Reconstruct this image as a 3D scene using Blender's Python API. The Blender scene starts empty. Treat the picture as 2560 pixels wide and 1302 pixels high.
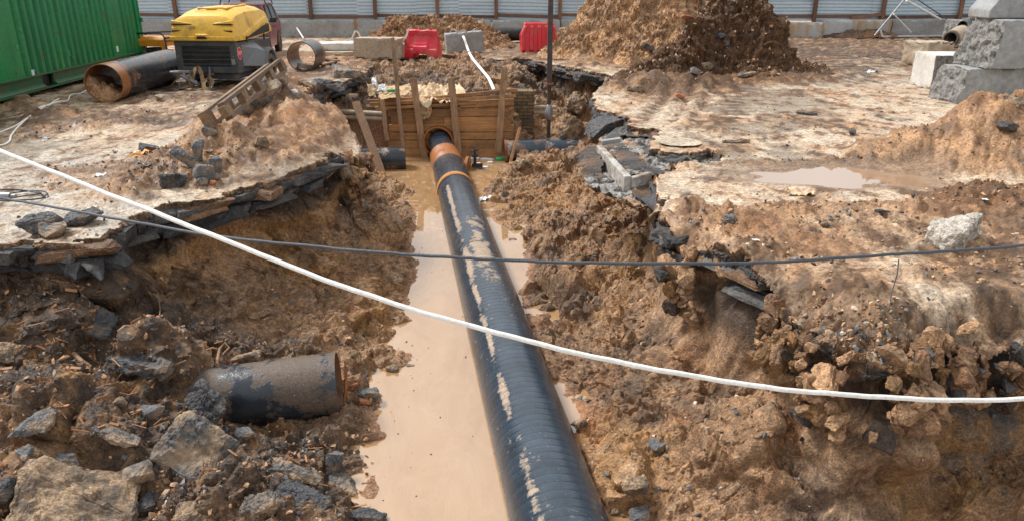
import bpy, bmesh, math, random
import numpy as np
from mathutils import Vector, Matrix, Euler
random.seed(7)
S = bpy.context.scene
COL = S.collection
R = math.radians
PI = math.pi
# ------------------------------------------------------------------ camera model
H = 2.15; F = 1852.0; PITCH = math.atan(686/1852.0)
CP, SP = math.cos(PITCH), math.sin(PITCH)
W = 1.65                         # depth of the water surface below the pavement
def ray(px, py):
    xc = (px-1280)/F; yc = -(py-651)/F
    return Vector((xc, CP+yc*SP, -SP+yc*CP))
def at(px, py, z=0.0):           # the place on the level z seen at a pixel of the photograph
    r = ray(px, py); t = (z-H)/r.z
    return Vector((r.x*t, r.y*t, z))
def atY(px, py, Y):
    r = ray(px, py); t = Y/r.y
    return Vector((r.x*t, Y, H+r.z*t))
def proj(P):
    x = P[:, 0]; y = P[:, 1]; z = P[:, 2]-H
    d = y*CP - z*SP; u = y*SP + z*CP
    d = np.where(d < .05, .05, d)
    return 1280+F*x/d, 651-F*u/d, d
cam = bpy.data.cameras.new('camera'); co = bpy.data.objects.new('camera', cam); COL.objects.link(co)
co.location = (0, 0, H); co.rotation_euler = (PI/2-PITCH, 0, 0)
cam.sensor_width = 36; cam.lens = F/2560*36; cam.clip_end = 1000; cam.clip_start = .05
S.camera = co
# ------------------------------------------------------------------ numpy noise
rng = np.random.RandomState(3)
PERM = rng.permutation(256).astype(np.int32); PERM = np.concatenate([PERM]*4)
G3 = rng.normal(size=(256, 3)).astype(np.float32); G3 /= np.linalg.norm(G3, axis=1)[:, None]
def pn(P):
    P = np.asarray(P, np.float32); I = np.floor(P); f = P-I; I = I.astype(np.int32) & 255
    w = f*f*f*(f*(f*6-15)+10); out = 0
    for dx in (0, 1):
        a = PERM[(I[:, 0]+dx) & 255]; wx = w[:, 0] if dx else 1-w[:, 0]
        for dy in (0, 1):
            b = PERM[(a+I[:, 1]+dy) & 255]; wy = w[:, 1] if dy else 1-w[:, 1]
            for dz in (0, 1):
                g = G3[PERM[(b+I[:, 2]+dz) & 255]]
                wz = w[:, 2] if dz else 1-w[:, 2]
                out = out + wx*wy*wz*(g[:, 0]*(f[:, 0]-dx)+g[:, 1]*(f[:, 1]-dy)+g[:, 2]*(f[:, 2]-dz))
    return out*1.5
def xyz(x, y, z=0.0):
    x = np.asarray(x, np.float32)
    return np.stack([x, np.broadcast_to(np.asarray(y, np.float32), x.shape), np.broadcast_to(np.asarray(z, np.float32), x.shape)], 1)
def fbm(P, fr, octv=4, gain=.5, off=0.0):
    s = 0; a = 1.0; P = np.asarray(P, np.float32)+off
    for i in range(octv):
        s = s+a*pn(P*fr+i*17.3); a *= gain; fr *= 2.03
    return s
def billow(P, fr, octv=4, gain=.5, off=0.0):     # rounded lumps with sharp creases between them
    s = 0; a = 1.0; P = np.asarray(P, np.float32)+off
    for i in range(octv):
        s = s+a*(np.abs(pn(P*fr+i*11.7))*2-.45); a *= gain; fr *= 2.1
    return s
HV3 = rng.rand(256, 4).astype(np.float32)
def cells(P, size, off=0.0):       # broken blocks: distance to the nearest centre and that block's own number
    Q = np.asarray(P, np.float32)/size+off; I = np.floor(Q); f = (Q-I).astype(np.float32); I = I.astype(np.int32)
    bd = np.full(len(Q), 9.0, np.float32); b2 = bd.copy(); idv = np.zeros(len(Q), np.float32)
    for dx in (-1, 0, 1):
        a = PERM[(I[:, 0]+dx) & 255]
        for dy in (-1, 0, 1):
            b = PERM[(a+I[:, 1]+dy) & 255]
            for dz in (-1, 0, 1):
                h = HV3[PERM[(b+I[:, 2]+dz) & 255]]
                d = (dx+h[:, 0]-f[:, 0])**2+(dy+h[:, 1]-f[:, 1])**2+(dz+h[:, 2]-f[:, 2])**2
                m_ = d < bd; b2 = np.where(m_, bd, np.minimum(b2, d)); idv = np.where(m_, h[:, 3], idv); bd = np.where(m_, d, bd)
    return np.sqrt(bd), np.sqrt(b2), idv
def cells2(x, y, size, off=0.0):
    Qx = x/size+off; Qy = y/size; ix = np.floor(Qx); iy = np.floor(Qy); fx = Qx-ix; fy = Qy-iy; ix = ix.astype(np.int32); iy = iy.astype(np.int32)
    bd = np.full(len(x), 9.0, np.float32); idv = np.zeros(len(x), np.float32)
    for dx in (-1, 0, 1):
        a = PERM[(ix+dx) & 255]
        for dy in (-1, 0, 1):
            h = HV3[PERM[(a+iy+dy) & 255]]; d = (dx+h[:, 0]-fx)**2+(dy+h[:, 1]-fy)**2; m_ = d < bd; idv = np.where(m_, h[:, 3], idv); bd = np.where(m_, d, bd)
    return np.sqrt(bd), idv
def clods(P, size, off=0.0):       # rounded clods with deep gaps, heights in 0..1 with a different size each
    a, b, i = cells(P, size, off); return np.clip(1-(a/.75)**2, 0, 1)*(.35+.65*i)*sstep(0, .22, b-a)
def sstep(a, b, x):
    t = np.clip((x-a)/(b-a), 0, 1); return t*t*(3-2*t)
def polydist(x, y, poly):        # signed distance to a polygon, positive inside
    n = len(poly); d2 = np.full(x.shape, 1e9, np.float32); ins = np.zeros(x.shape, bool)
    for i in range(n):
        ax, ay = poly[i]; bx, by = poly[(i+1) % n]
        ex, ey = bx-ax, by-ay; wx, wy = x-ax, y-ay
        t = np.clip((wx*ex+wy*ey)/(ex*ex+ey*ey+1e-12), 0, 1)
        d2 = np.minimum(d2, (wx-ex*t)**2+(wy-ey*t)**2)
        c = ((ay > y) != (by > y))
        if abs(ey) > 1e-9: ins ^= c & (x < ex*(y-ay)/ey+ax)
    d = np.sqrt(d2); return np.where(ins, d, -d)
def lump(x, y, blobs):           # sum of smooth bumps (cx, cy, height, rx, ry)
    s = 0
    for cx, cy, h, rx, ry in blobs:
        q = ((x-cx)/rx)**2+((y-cy)/ry)**2
        s = s+h*np.exp(-q*1.6)
    return s
# ------------------------------------------------------------------ objects
def tag(o, label=None, cat=None, group=None, kind=None):
    if label: o['label'] = label
    if cat: o['category'] = cat
    if group: o['group'] = group
    if kind: o['kind'] = kind
    return o
def thing(name, label, cat, loc=(0, 0, 0), rz=0, group=None, rot=None):
    o = bpy.data.objects.new(name, None); COL.objects.link(o); o.empty_display_size = .1
    o.location = loc; o.rotation_euler = rot if rot is not None else (0, 0, rz)
    return tag(o, label, cat, group)
def npmesh(name, V, Q, mat, parent=None, col=None, smooth=True, T=None):
    V = np.asarray(V, np.float32); Q = np.asarray(Q, np.int32).reshape(-1, 4)
    T = np.zeros((0, 3), np.int32) if T is None else np.asarray(T, np.int32).reshape(-1, 3)
    me = bpy.data.meshes.new(name)
    me.vertices.add(len(V)); me.vertices.foreach_set('co', V.ravel())
    nl = Q.size+T.size; me.loops.add(nl)
    me.loops.foreach_set('vertex_index', np.concatenate([Q.ravel(), T.ravel()]))
    me.polygons.add(len(Q)+len(T))
    ls = np.concatenate([np.arange(len(Q))*4, Q.size+np.arange(len(T))*3]).astype(np.int32)
    me.polygons.foreach_set('loop_start', ls)
    me.update(calc_edges=True)
    me.polygons.foreach_set('use_smooth', smooth if isinstance(smooth, np.ndarray) else np.full(len(me.polygons), smooth))
    if col is not None:
        a = me.color_attributes.new('Col', 'FLOAT_COLOR', 'POINT')
        a.data.foreach_set('color', np.concatenate([col, np.ones((len(V), 4-col.shape[1]))], 1).astype(np.float32).ravel())
    me.materials.append(mat)
    o = bpy.data.objects.new(name, me); COL.objects.link(o)
    if parent is not None: o.parent = parent
    return o
class MB:
    """collects shapes into one mesh"""
    def __init__(s): s.v = []; s.f = []
    def add(s, vs, fs, M=None):
        b = len(s.v)
        s.v += [(M @ Vector(v)) if M is not None else Vector(v) for v in vs]
        s.f += [tuple(i+b for i in f) for f in fs]; return s
    def box(s, c, d, rot=(0, 0, 0)):
        x, y, z = d[0]/2, d[1]/2, d[2]/2
        M = Matrix.Translation(c) @ Euler(rot).to_matrix().to_4x4()
        vs = [(i*x, j*y, k*z) for i in (-1, 1) for j in (-1, 1) for k in (-1, 1)]
        return s.add(vs, [(0, 1, 3, 2), (4, 6, 7, 5), (0, 4, 5, 1), (2, 3, 7, 6), (0, 2, 6, 4), (1, 5, 7, 3)], M)
    def plank(s, a, b, w, t, face=(0, -1, 0)):      # a board from a to b, w wide, t thick, its wide face towards face
        a = Vector(a); b = Vector(b); d = (b-a); L = d.length; d.normalize()
        f = Vector(face); f = (f-d*f.dot(d)).normalized(); x = d.cross(f)
        M = Matrix((x, f, d)).transposed().to_4x4(); M.translation = (a+b)/2
        vs = [(i*w/2, j*t/2, k*L/2) for i in (-1, 1) for j in (-1, 1) for k in (-1, 1)]
        return s.add(vs, [(0, 1, 3, 2), (4, 6, 7, 5), (0, 4, 5, 1), (2, 3, 7, 6), (0, 2, 6, 4), (1, 5, 7, 3)], M)
    def tube(s, pts, r, n=10, cap=True, closed=False):
        pts = [Vector(p) for p in pts]; m = len(pts); rs = r if isinstance(r, (list, tuple)) else [r]*m
        b = len(s.v); up = None
        for i, p in enumerate(pts):
            if closed: d = pts[(i+1) % m]-pts[i-1]
            else: d = pts[min(i+1, m-1)]-pts[max(i-1, 0)]
            d.normalize()
            if up is None: up = d.orthogonal().normalized()
            up = (up-d*up.dot(d)).normalized(); q = d.cross(up)
            for k in range(n):
                a = 2*PI*k/n; s.v.append(p+(up*math.cos(a)+q*math.sin(a))*rs[i])
        for i in range(m if closed else m-1):
            j = (i+1) % m
            for k in range(n):
                l = (k+1) % n; s.f.append((b+i*n+k, b+i*n+l, b+j*n+l, b+j*n+k))
        if cap and not closed:
            s.f.append(tuple(b+k for k in range(n))[::-1]); s.f.append(tuple(b+(m-1)*n+k for k in range(n)))
        return s
    def hollow(s, a, b_, R1, t, n=48, segs=1):         # an open pipe: outer wall, inner wall, end rings
        a = Vector(a); b_ = Vector(b_); d = (b_-a).normalized(); up = Vector((0, 0, 1)); up = (up-d*up.dot(d)).normalized(); q = d.cross(up)
        prof = [(a.lerp(b_, i/segs), R1) for i in range(segs+1)]+[(b_.lerp(a, i/segs), R1-t) for i in range(segs+1)]
        o = len(s.v); m = len(prof)
        for p, r in prof:
            for k in range(n):
                an = 2*PI*k/n; s.v.append(p+(up*math.cos(an)+q*math.sin(an))*r)
        for i in range(m):
            j = (i+1) % m
            for k in range(n):
                l = (k+1) % n; s.f.append((o+i*n+k, o+i*n+l, o+j*n+l, o+j*n+k))
        return s
    def prism(s, poly, y0, y1, M=None):               # polygon in x,z pushed along y
        n = len(poly); vs = [(p[0], y0, p[1]) for p in poly]+[(p[0], y1, p[1]) for p in poly]
        fs = [tuple(range(n)), tuple(range(2*n-1, n-1, -1))]+[(i, i+n, (i+1) % n+n, (i+1) % n) for i in range(n)]
        return s.add(vs, fs, M)
    def loft(s, rings, cap=True):
        b = len(s.v); n = len(rings[0])
        for r in rings: s.v += [Vector(p) for p in r]
        for i in range(len(rings)-1):
            for k in range(n):
                l = (k+1) % n; s.f.append((b+i*n+k, b+i*n+l, b+(i+1)*n+l, b+(i+1)*n+k))
        if cap:
            s.f.append(tuple(b+k for k in range(n))[::-1]); s.f.append(tuple(b+(len(rings)-1)*n+k for k in range(n)))
        return s
    def build(s, name, mat, parent=None, smooth=False, bevel=0, org=None, subdiv=0):
        me = bpy.data.meshes.new(name); o0 = Vector(org) if org is not None else Vector((0, 0, 0))
        me.from_pydata([v-o0 for v in s.v], [], s.f)
        bm = bmesh.new(); bm.from_mesh(me)
        bmesh.ops.recalc_face_normals(bm, faces=bm.faces[:])
        bm.to_mesh(me); bm.free()
        me.polygons.foreach_set('use_smooth', [smooth]*len(me.polygons))
        if smooth and not subdiv: me.set_sharp_from_angle(angle=R(38))
        me.materials.append(mat)
        o = bpy.data.objects.new(name, me); COL.objects.link(o)
        if parent is not None: o.parent = parent
        elif org is not None: o.location = o0
        if bevel:
            m = o.modifiers.new('bevel', 'BEVEL'); m.width = bevel; m.segments = 2; m.limit_method = 'ANGLE'
        if subdiv:
            m = o.modifiers.new('subdivision', 'SUBSURF'); m.levels = m.render_levels = subdiv
        return o
def dup(root, loc=None, rz=None, label=None):
    r = root.copy(); COL.objects.link(r)
    if loc is not None: r.location = loc
    if rz is not None: r.rotation_euler.z = rz
    if label: r['label'] = label
    for ch in list(root.children):
        c = ch.copy(); COL.objects.link(c); c.parent = r
        for g in ch.children:
            d = g.copy(); COL.objects.link(d); d.parent = c
    return r
# ------------------------------------------------------------------ materials
def newmat(name):
    m = bpy.data.materials.new(name); m.use_nodes = True; nt = m.node_tree
    return m, nt, nt.nodes['Principled BSDF']
def node(nt, t, **k):
    n = nt.nodes.new(t)
    for a, b in k.items():
        if a in ('operation', 'blend_type', 'data_type', 'attribute_name', 'wave_type', 'bands_direction', 'wave_profile', 'feature', 'distance', 'noise_dimensions'): setattr(n, a, b)
        else: n.inputs[a.replace('_', ' ')].default_value = b
    return n
def noise(nt, vec, scale, detail=6, rough=.6, dist=0.0):
    n = node(nt, 'ShaderNodeTexNoise'); n.inputs['Scale'].default_value = scale; n.inputs['Detail'].default_value = detail
    n.inputs['Roughness'].default_value = rough; n.inputs['Distortion'].default_value = dist
    nt.links.new(vec, n.inputs['Vector']); return n.outputs['Fac']
def ramp(nt, fac, stops):
    n = nt.nodes.new('ShaderNodeValToRGB'); cr = n.color_ramp
    while len(cr.elements) < len(stops): cr.elements.new(.5)
    for e, (p, c) in zip(cr.elements, stops):
        e.position = p; e.color = (c, c, c, 1) if isinstance(c, (int, float)) else (*c, 1)
    nt.links.new(fac, n.inputs[0]); return n.outputs['Color']
def mix(nt, fac, a, b, mode='MIX'):
    n = nt.nodes.new('ShaderNodeMix'); n.data_type = 'RGBA'; n.blend_type = mode
    for i, x in ((0, fac), (6, a), (7, b)):
        if isinstance(x, (int, float)): n.inputs[i].default_value = x if i == 0 else (x, x, x, 1)
        elif isinstance(x, tuple): n.inputs[i].default_value = (*x, 1)
        else: nt.links.new(x, n.inputs[i])
    return n.outputs[2]
def bump(nt, bs, h, strength, dist):
    b = nt.nodes.new('ShaderNodeBump'); b.inputs['Strength'].default_value = strength; b.inputs['Distance'].default_value = dist
    nt.links.new(h, b.inputs['Height'])
    nt.links.new(b.outputs[0], bs.inputs['Normal']); return b
def vec(nt, obj=True, scale=None):
    n = nt.nodes.new('ShaderNodeTexCoord'); o = n.outputs['Object']
    if scale is not None:
        m = nt.nodes.new('ShaderNodeMapping'); m.inputs['Scale'].default_value = scale; nt.links.new(o, m.inputs[0]); o = m.outputs[0]
    return o
def paint(name, base, dirt=(.16, .11, .07), amount=.5, scale=3, rough=.45, metal=0, bmp=.15, stretch=None, spots=None, rvar=.2, lo=.45, hi=.7, var=.15):
    """a surface colour with wear and dirt of its own"""
    m, nt, bs = newmat(name); v = vec(nt); vs = vec(nt, scale=stretch) if stretch else v
    n1 = noise(nt, vs, scale, 8, .65); n2 = noise(nt, v, scale*7, 6, .6)
    shade = ramp(nt, n2, [(.3, 1-var), (.7, 1+var)])
    c = mix(nt, 1.0, base, shade, 'MULTIPLY')
    f = ramp(nt, n1, [(lo, 0.0), (hi, amount)])
    c = mix(nt, f, c, dirt)
    if spots:
        n3 = noise(nt, v, spots[0], 4, .7); c = mix(nt, ramp(nt, n3, [(spots[1], 0.0), (spots[1]+.04, 1.0)]), c, spots[2])
    nt.links.new(c, bs.inputs['Base Color'])
    r = ramp(nt, n1, [(.3, max(.05, rough-rvar)), (.75, min(1, rough+rvar))]); nt.links.new(r, bs.inputs['Roughness'])
    bs.inputs['Metallic'].default_value = metal
    if bmp: bump(nt, bs, n2, bmp, .02)
    return m
def soilmat(name, fine=28.0, bstr=.9, rough=.8, wet=.35, bdist=.03, con=1.0, speck=.25, spec=.3):
    m, nt, bs = newmat(name); v = vec(nt)
    a = node(nt, 'ShaderNodeAttribute', attribute_name='Col')
    n1 = noise(nt, v, fine, 8, .72); n2 = noise(nt, v, fine*.22, 6, .65); n3 = noise(nt, v, fine*3.2, 3, .6)
    c = mix(nt, 1.0, a.outputs['Color'], ramp(nt, n1, [(.30, 1-.58*con), (.48, 1-.05*con), (.70, 1+.65*con)]), 'MULTIPLY')
    c = mix(nt, 1.0, c, ramp(nt, n3, [(.33, 1-.4*con), (.5, 1.0), (.68, 1+.4*con)]), 'MULTIPLY')
    c = mix(nt, 1.0, c, ramp(nt, n2, [(.3, (.72, .70, .68)), (.7, (1.22, 1.18, 1.12))]), 'MULTIPLY')
    vo = nt.nodes.new('ShaderNodeTexVoronoi'); vo.inputs['Scale'].default_value = fine*.9; nt.links.new(v, vo.inputs['Vector'])
    st = ramp(nt, vo.outputs['Distance'], [(.12, 1.0), (.2, 0.0)])
    sel = ramp(nt, noise(nt, v, fine*.5, 2), [(.55, 0.0), (.62, .8)])
    f = mix(nt, 1.0, st, sel, 'MULTIPLY')
    c = mix(nt, f, c, mix(nt, vo.outputs['Color'], (.05, .05, .055), (.3, .24, .18)))
    c = mix(nt, ramp(nt, noise(nt, v, fine*1.7, 5, .7, .4), [(.52, 0.0), (.60, speck)]), c, (.12, .075, .05))
    nt.links.new(c, bs.inputs['Base Color'])
    nt.links.new(ramp(nt, n2, [(.38, rough-wet), (.6, rough+.1)]), bs.inputs['Roughness'])
    bs.inputs['Specular IOR Level'].default_value = spec
    h = mix(nt, .35, n1, n3); h = mix(nt, .25, h, n2)
    bump(nt, bs, h, bstr, bdist)
    return m
M = {}
M['soil'] = soilmat('wet soil', 20, 1.0, .70, .42, .045, spec=.42)
M['ground'] = soilmat('muddy pavement', 13, .9, .72, .38, .025, .75, .62, .26)
M['pile'] = soilmat('dug earth', 7, 1.0, .85, .2, .10)
M['stone_grey'] = paint('grey stone', (.13, .135, .145), (.33, .22, .13), .85, 9, .6, bmp=1.0, lo=.48, hi=.6, var=.6, spots=(45, .64, (.3, .27, .22)))
M['stone_tan'] = paint('clay covered stone', (.37, .25, .15), (.11, .085, .065), .9, 7, .8, bmp=1.0, lo=.42, hi=.6, var=.6, spots=(40, .66, (.07, .065, .06)))
M['asphalt'] = paint('broken asphalt', (.045, .046, .05), (.30, .20, .12), .6, 5, .55, bmp=1.0, lo=.5, hi=.7, spots=(60, .66, (.3, .27, .22)), var=.5)
M['asphalt_mud'] = paint('asphalt under mud', (.09, .085, .08), (.38, .26, .16), .9, 5, .6, bmp=1.0, lo=.42, hi=.6, spots=(50, .68, (.35, .3, .25)), var=.5)
M['brick'] = paint('brick', (.42, .15, .07), (.25, .16, .1), .5, 5, .8, bmp=.5)
M['concrete'] = paint('grey concrete', (.30, .305, .30), (.2, .17, .14), .7, 1.6, .75, bmp=.35, spots=(35, .70, (.12, .12, .12)), var=.22)
M['concrete_rough'] = paint('broken concrete', (.30, .285, .265), (.10, .095, .09), .9, 14, .9, bmp=1.0, lo=.45, hi=.6, var=.5)
M['concrete_stained'] = paint('rust stained concrete', (.42, .42, .41), (.36, .22, .10), .9, .9, .8, bmp=.3, lo=.5, hi=.62, stretch=(1, 1, .25))
M['concrete_tan'] = paint('clay stained concrete', (.42, .34, .25), (.26, .17, .1), .7, 2, .8, bmp=.4, var=.25)
M['stone_pale'] = paint('pale boulder', (.52, .47, .40), (.20, .16, .12), .8, 8, .8, bmp=1.0, lo=.48, hi=.6, var=.5, spots=(40, .68, (.1, .09, .08)))
M['kerb'] = paint('muddy kerb concrete', (.46, .44, .40), (.22, .16, .11), .9, 5, .8, bmp=.6, lo=.42, hi=.6, var=.3)
M['concrete_white'] = paint('pale concrete', (.62, .60, .56), (.35, .28, .2), .6, 2.5, .75, bmp=.3)
M['green'] = paint('green painted steel', (.004, .21, .06), (.003, .11, .035), .8, 2.2, .38, bmp=.08, stretch=(1, 1, .2), spots=(45, .76, (.05, .03, .02)), var=.25)
M['green_light'] = paint('scraped green paint', (.05, .30, .16), (.02, .12, .06), .5, 6, .4)
M['green_dark'] = paint('dirty green rail', (.01, .13, .045), (.14, .09, .05), .8, 4, .45, bmp=.15, lo=.45, hi=.65)
M['yellow'] = paint('yellow plastic', (.80, .47, .05), (.30, .18, .06), .85, 2.6, .42, bmp=.05, lo=.5, hi=.72, spots=(26, .72, (.2, .12, .05)), var=.12)
M['slat'] = paint('dark louvre', (.035, .038, .044), (.12, .09, .07), .5, 3, .5, bmp=.06)
M['cgrey'] = paint('grey painted steel', (.052, .058, .068), (.2, .16, .12), .5, 3, .42, bmp=.06)
M['fgrey'] = paint('light grey fender', (.17, .185, .2), (.2, .16, .12), .5, 3, .42, bmp=.06)
M['black'] = paint('black plastic', (.012, .012, .013), (.1, .07, .05), .4, 5, .5, bmp=.1)
M['rubber'] = paint('tyre rubber', (.02, .02, .021), (.2, .13, .08), .8, 4, .8, bmp=.3)
M['tyre_mud'] = paint('muddy tyre tread', (.09, .065, .045), (.24, .16, .1), .9, 5, .85, bmp=.5)
M['maroon'] = paint('maroon car paint', (.20, .022, .035), (.25, .18, .14), .4, 2.5, .28, bmp=.03)
M['glass'] = paint('dark glass', (.03, .035, .04), (.1, .1, .1), .3, 3, .12, bmp=0, rvar=.05)
M['redplastic'] = paint('red plastic', (.60, .012, .03), (.36, .13, .09), .85, 3.5, .45, bmp=.08, lo=.48, hi=.68, var=.12)
M['rust'] = paint('rusty steel', (.26, .085, .03), (.10, .045, .025), .8, 7, .75, bmp=.4, var=.4)
M['bandrust'] = paint('orange primer band', (.52, .22, .03), (.25, .12, .04), .8, 6, .6, bmp=.3)
M['rust_orange'] = paint('fresh rust', (.38, .13, .03), (.2, .075, .03), .8, 5, .6, bmp=.3, var=.3)
M['steel'] = paint('dull galvanised steel', (.33, .34, .35), (.2, .13, .09), .6, 8, .42, metal=.6, bmp=.2)
M['darksteel'] = paint('dark steel', (.05, .045, .045), (.17, .085, .045), .8, 6, .55, bmp=.3, metal=.2)
M['fence'] = paint('galvanised sheet', (.50, .60, .66), (.40, .47, .52), .7, 1.2, .45, metal=.15, bmp=.04, stretch=(.6, 1, 3), var=.08)
M['whiteband'] = paint('white strap', (.78, .78, .77), (.5, .42, .33), .6, 5, .6, bmp=.15)
M['rope'] = paint('white rope', (.80, .78, .74), (.6, .54, .46), .4, 12, .55, bmp=.25)
M['darkcable'] = paint('dark cable', (.045, .055, .07), (.12, .12, .12), .5, 20, .55, bmp=.3)
M['paper'] = paint('wet cardboard', (.52, .36, .2), (.33, .2, .1), .8, 3, .8, bmp=.3, var=.2)
M['paper_pale'] = paint('pale wet paper', (.66, .50, .32), (.45, .28, .13), .8, 2.4, .7, bmp=.4, var=.2)
M['plastic_white'] = paint('white plastic sheet', (.75, .76, .76), (.5, .45, .38), .5, 6, .35, bmp=.2)
M['webbing'] = paint('tan webbing', (.30, .20, .10), (.16, .1, .05), .7, 9, .85, bmp=.5)
M['orange'] = paint('orange plastic', (.75, .28, .02), (.2, .1, .04), .5, 8, .45, bmp=.05)
M['blue'] = paint('blue wrapper', (.12, .3, .5), (.6, .6, .6), .7, 20, .4, bmp=.1)
M['greenbottle'] = paint('green bottle', (.02, .35, .12), (.1, .3, .15), .4, 9, .2, bmp=0)
M['redpaint'] = paint('red sign paint', (.65, .02, .04), (.4, .1, .08), .2, 9, .4, bmp=0)
M['whitepaint'] = paint('white sign paint', (.8, .8, .8), (.6, .6, .6), .3, 9, .4, bmp=0)
def woodmat(name, c1, c2, c3, stretch):
    m, nt, bs = newmat(name); v = vec(nt, scale=stretch)
    n1 = noise(nt, v, 3.0, 8, .7, .6); n2 = noise(nt, vec(nt), 2.0, 5, .6)
    oi = nt.nodes.new('ShaderNodeObjectInfo')
    c = ramp(nt, n1, [(.3, c1), (.52, c2), (.75, c3)])
    c = mix(nt, 1.0, c, ramp(nt, oi.outputs['Random'], [(0, (.62, .60, .58)), (1, (1.25, 1.2, 1.15))]), 'MULTIPLY')
    c = mix(nt, ramp(nt, n2, [(.45, 0.0), (.7, .7)]), c, (.10, .065, .04))
    nt.links.new(c, bs.inputs['Base Color']); bs.inputs['Roughness'].default_value = .72
    bump(nt, bs, n1, .5, .01); return m
M['board'] = woodmat('shoring board', (.26, .115, .04), (.46, .235, .09), (.62, .36, .16), (.6, 5, 16))
M['stake'] = woodmat('timber stake', (.17, .095, .05), (.34, .205, .115), (.50, .35, .22), (14, 14, .7))
M['fencewood'] = woodmat('red brown timber', (.11, .05, .03), (.20, .095, .055), (.30, .17, .11), (6, 6, .6))
M['palletwood'] = woodmat('pallet timber', (.09, .055, .03), (.21, .13, .07), (.36, .24, .14), (4, 4, 4))
# ------------------------------------------------------------------ world and sun
SUN_EL, SUN_AZ = R(52), R(-62)       # the sun stands to the left and a little beyond, veiled by cloud
w = bpy.data.worlds.new('World'); S.world = w; w.use_nodes = True; nt = w.node_tree
sky = nt.nodes.new('ShaderNodeTexSky'); sky.sky_type = 'NISHITA'; sky.sun_disc = False
sky.sun_elevation = SUN_EL; sky.sun_rotation = SUN_AZ; sky.air_density = 1.0; sky.dust_density = 3.0
tc = nt.nodes.new('ShaderNodeTexCoord'); cn = noise(nt, tc.outputs['Generated'], 2.0, 5, .5)
cloud = ramp(nt, cn, [(.32, (.68, .71, .75)), (.66, (1.2, 1.19, 1.16))])
cl = nt.nodes.new('ShaderNodeVectorMath'); cl.operation = 'SCALE'; cl.inputs[3].default_value = 7.8; nt.links.new(cloud, cl.inputs[0])
mx = mix(nt, .8, sky.outputs[0], cl.outputs[0])
bg = nt.nodes['Background']; nt.links.new(mx, bg.inputs['Color']); bg.inputs['Strength'].default_value = .12
sl = bpy.data.lights.new('sun', 'SUN'); sl.energy = 3.5; sl.angle = R(15); sl.color = (1, .985, .965)
so = bpy.data.objects.new('sun', sl); COL.objects.link(so)
sd = Vector((math.sin(SUN_AZ)*math.cos(SUN_EL), math.cos(SUN_AZ)*math.cos(SUN_EL), math.sin(SUN_EL)))
so.rotation_euler = sd.to_track_quat('Z', 'Y').to_euler(); so.location = sd*30
vs_ = S.view_settings; vs_.view_transform = 'Standard'; vs_.look = 'None'; vs_.exposure = 0.24; vs_.gamma = 1
# ------------------------------------------------------------------ outlines of the pit and of the water, in metres
EDGE_PX = [(265, 603), (330, 545), (440, 515), (560, 490), (660, 455), (760, 420), (840, 385), (893, 362), (880, 335), (845, 305), (800, 280), (765, 250),
           (800, 228), (860, 205), (905, 190), (928, 168), (925, 152), (985, 143), (1100, 140), (1195, 140), (1235, 150), (1330, 150), (1400, 168), (1530, 190), (1545, 200), (1500, 228),
           (1477, 251), (1500, 275), (1563, 290), (1581, 313), (1640, 325), (1630, 345), (1632, 362), (1655, 380), (1700, 388), (1745, 380), (1768, 366), (1800, 380), (1780, 400), (1700, 420), (1640, 440), (1625, 462), (1650, 490),
           (1645, 560), (1753, 616), (1858, 670), (1930, 700), (1995, 740), (2050, 790), (2110, 830), (2190, 870), (2290, 860), (2400, 800), (2560, 765), (2800, 770), (3300, 830)]
edge = [(-9, -4), (-9, 5.4), (at(-700, 640).x, at(-700, 640).y), (at(-300, 612).x, at(-300, 612).y), (at(0, 604).x, at(0, 604).y), (at(150, 606).x, at(150, 606).y)]
edge += [tuple(at(x, y).xy) for x, y in EDGE_PX] + [(9, -4)]
WATER_PX = [(915, 1330), (920, 1240), (912, 1180), (960, 1130), (925, 1060), (915, 1030), (950, 960), (990, 930), (1012, 890), (995, 850), (1018, 825), (982, 775), (1030, 720), (1042, 650), (1032, 600),
            (1042, 560), (1028, 500), (1040, 470), (990, 457), (965, 440), (900, 415), (900, 388), (1268, 388), (1262, 410), (1235, 450), (1195, 480), (1205, 500), (1232, 545), (1280, 600),
            (1322, 660), (1308, 710), (1305, 770), (1322, 850), (1362, 940), (1440, 1020), (1430, 1060), (1425, 1130), (1450, 1200), (1500, 1330)]
WATER_PX = [(x_+(26 if i < 12 else 0), y_) for i, (x_, y_) in enumerate(WATER_PX)]
water = [(-1.0, -3)] + [tuple(at(x, y, -W).xy) for x, y in WATER_PX] + [(1.6, -3)]
EDGE = [(float(a), float(b)) for a, b in edge]; WAT = [(float(a), float(b)) for a, b in water]
WALLY = 17.45
def g2(px, py, h, rx, ry, z=0.0):
    p = at(px, py, z); return (p.x, p.y, h, rx, ry)
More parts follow.
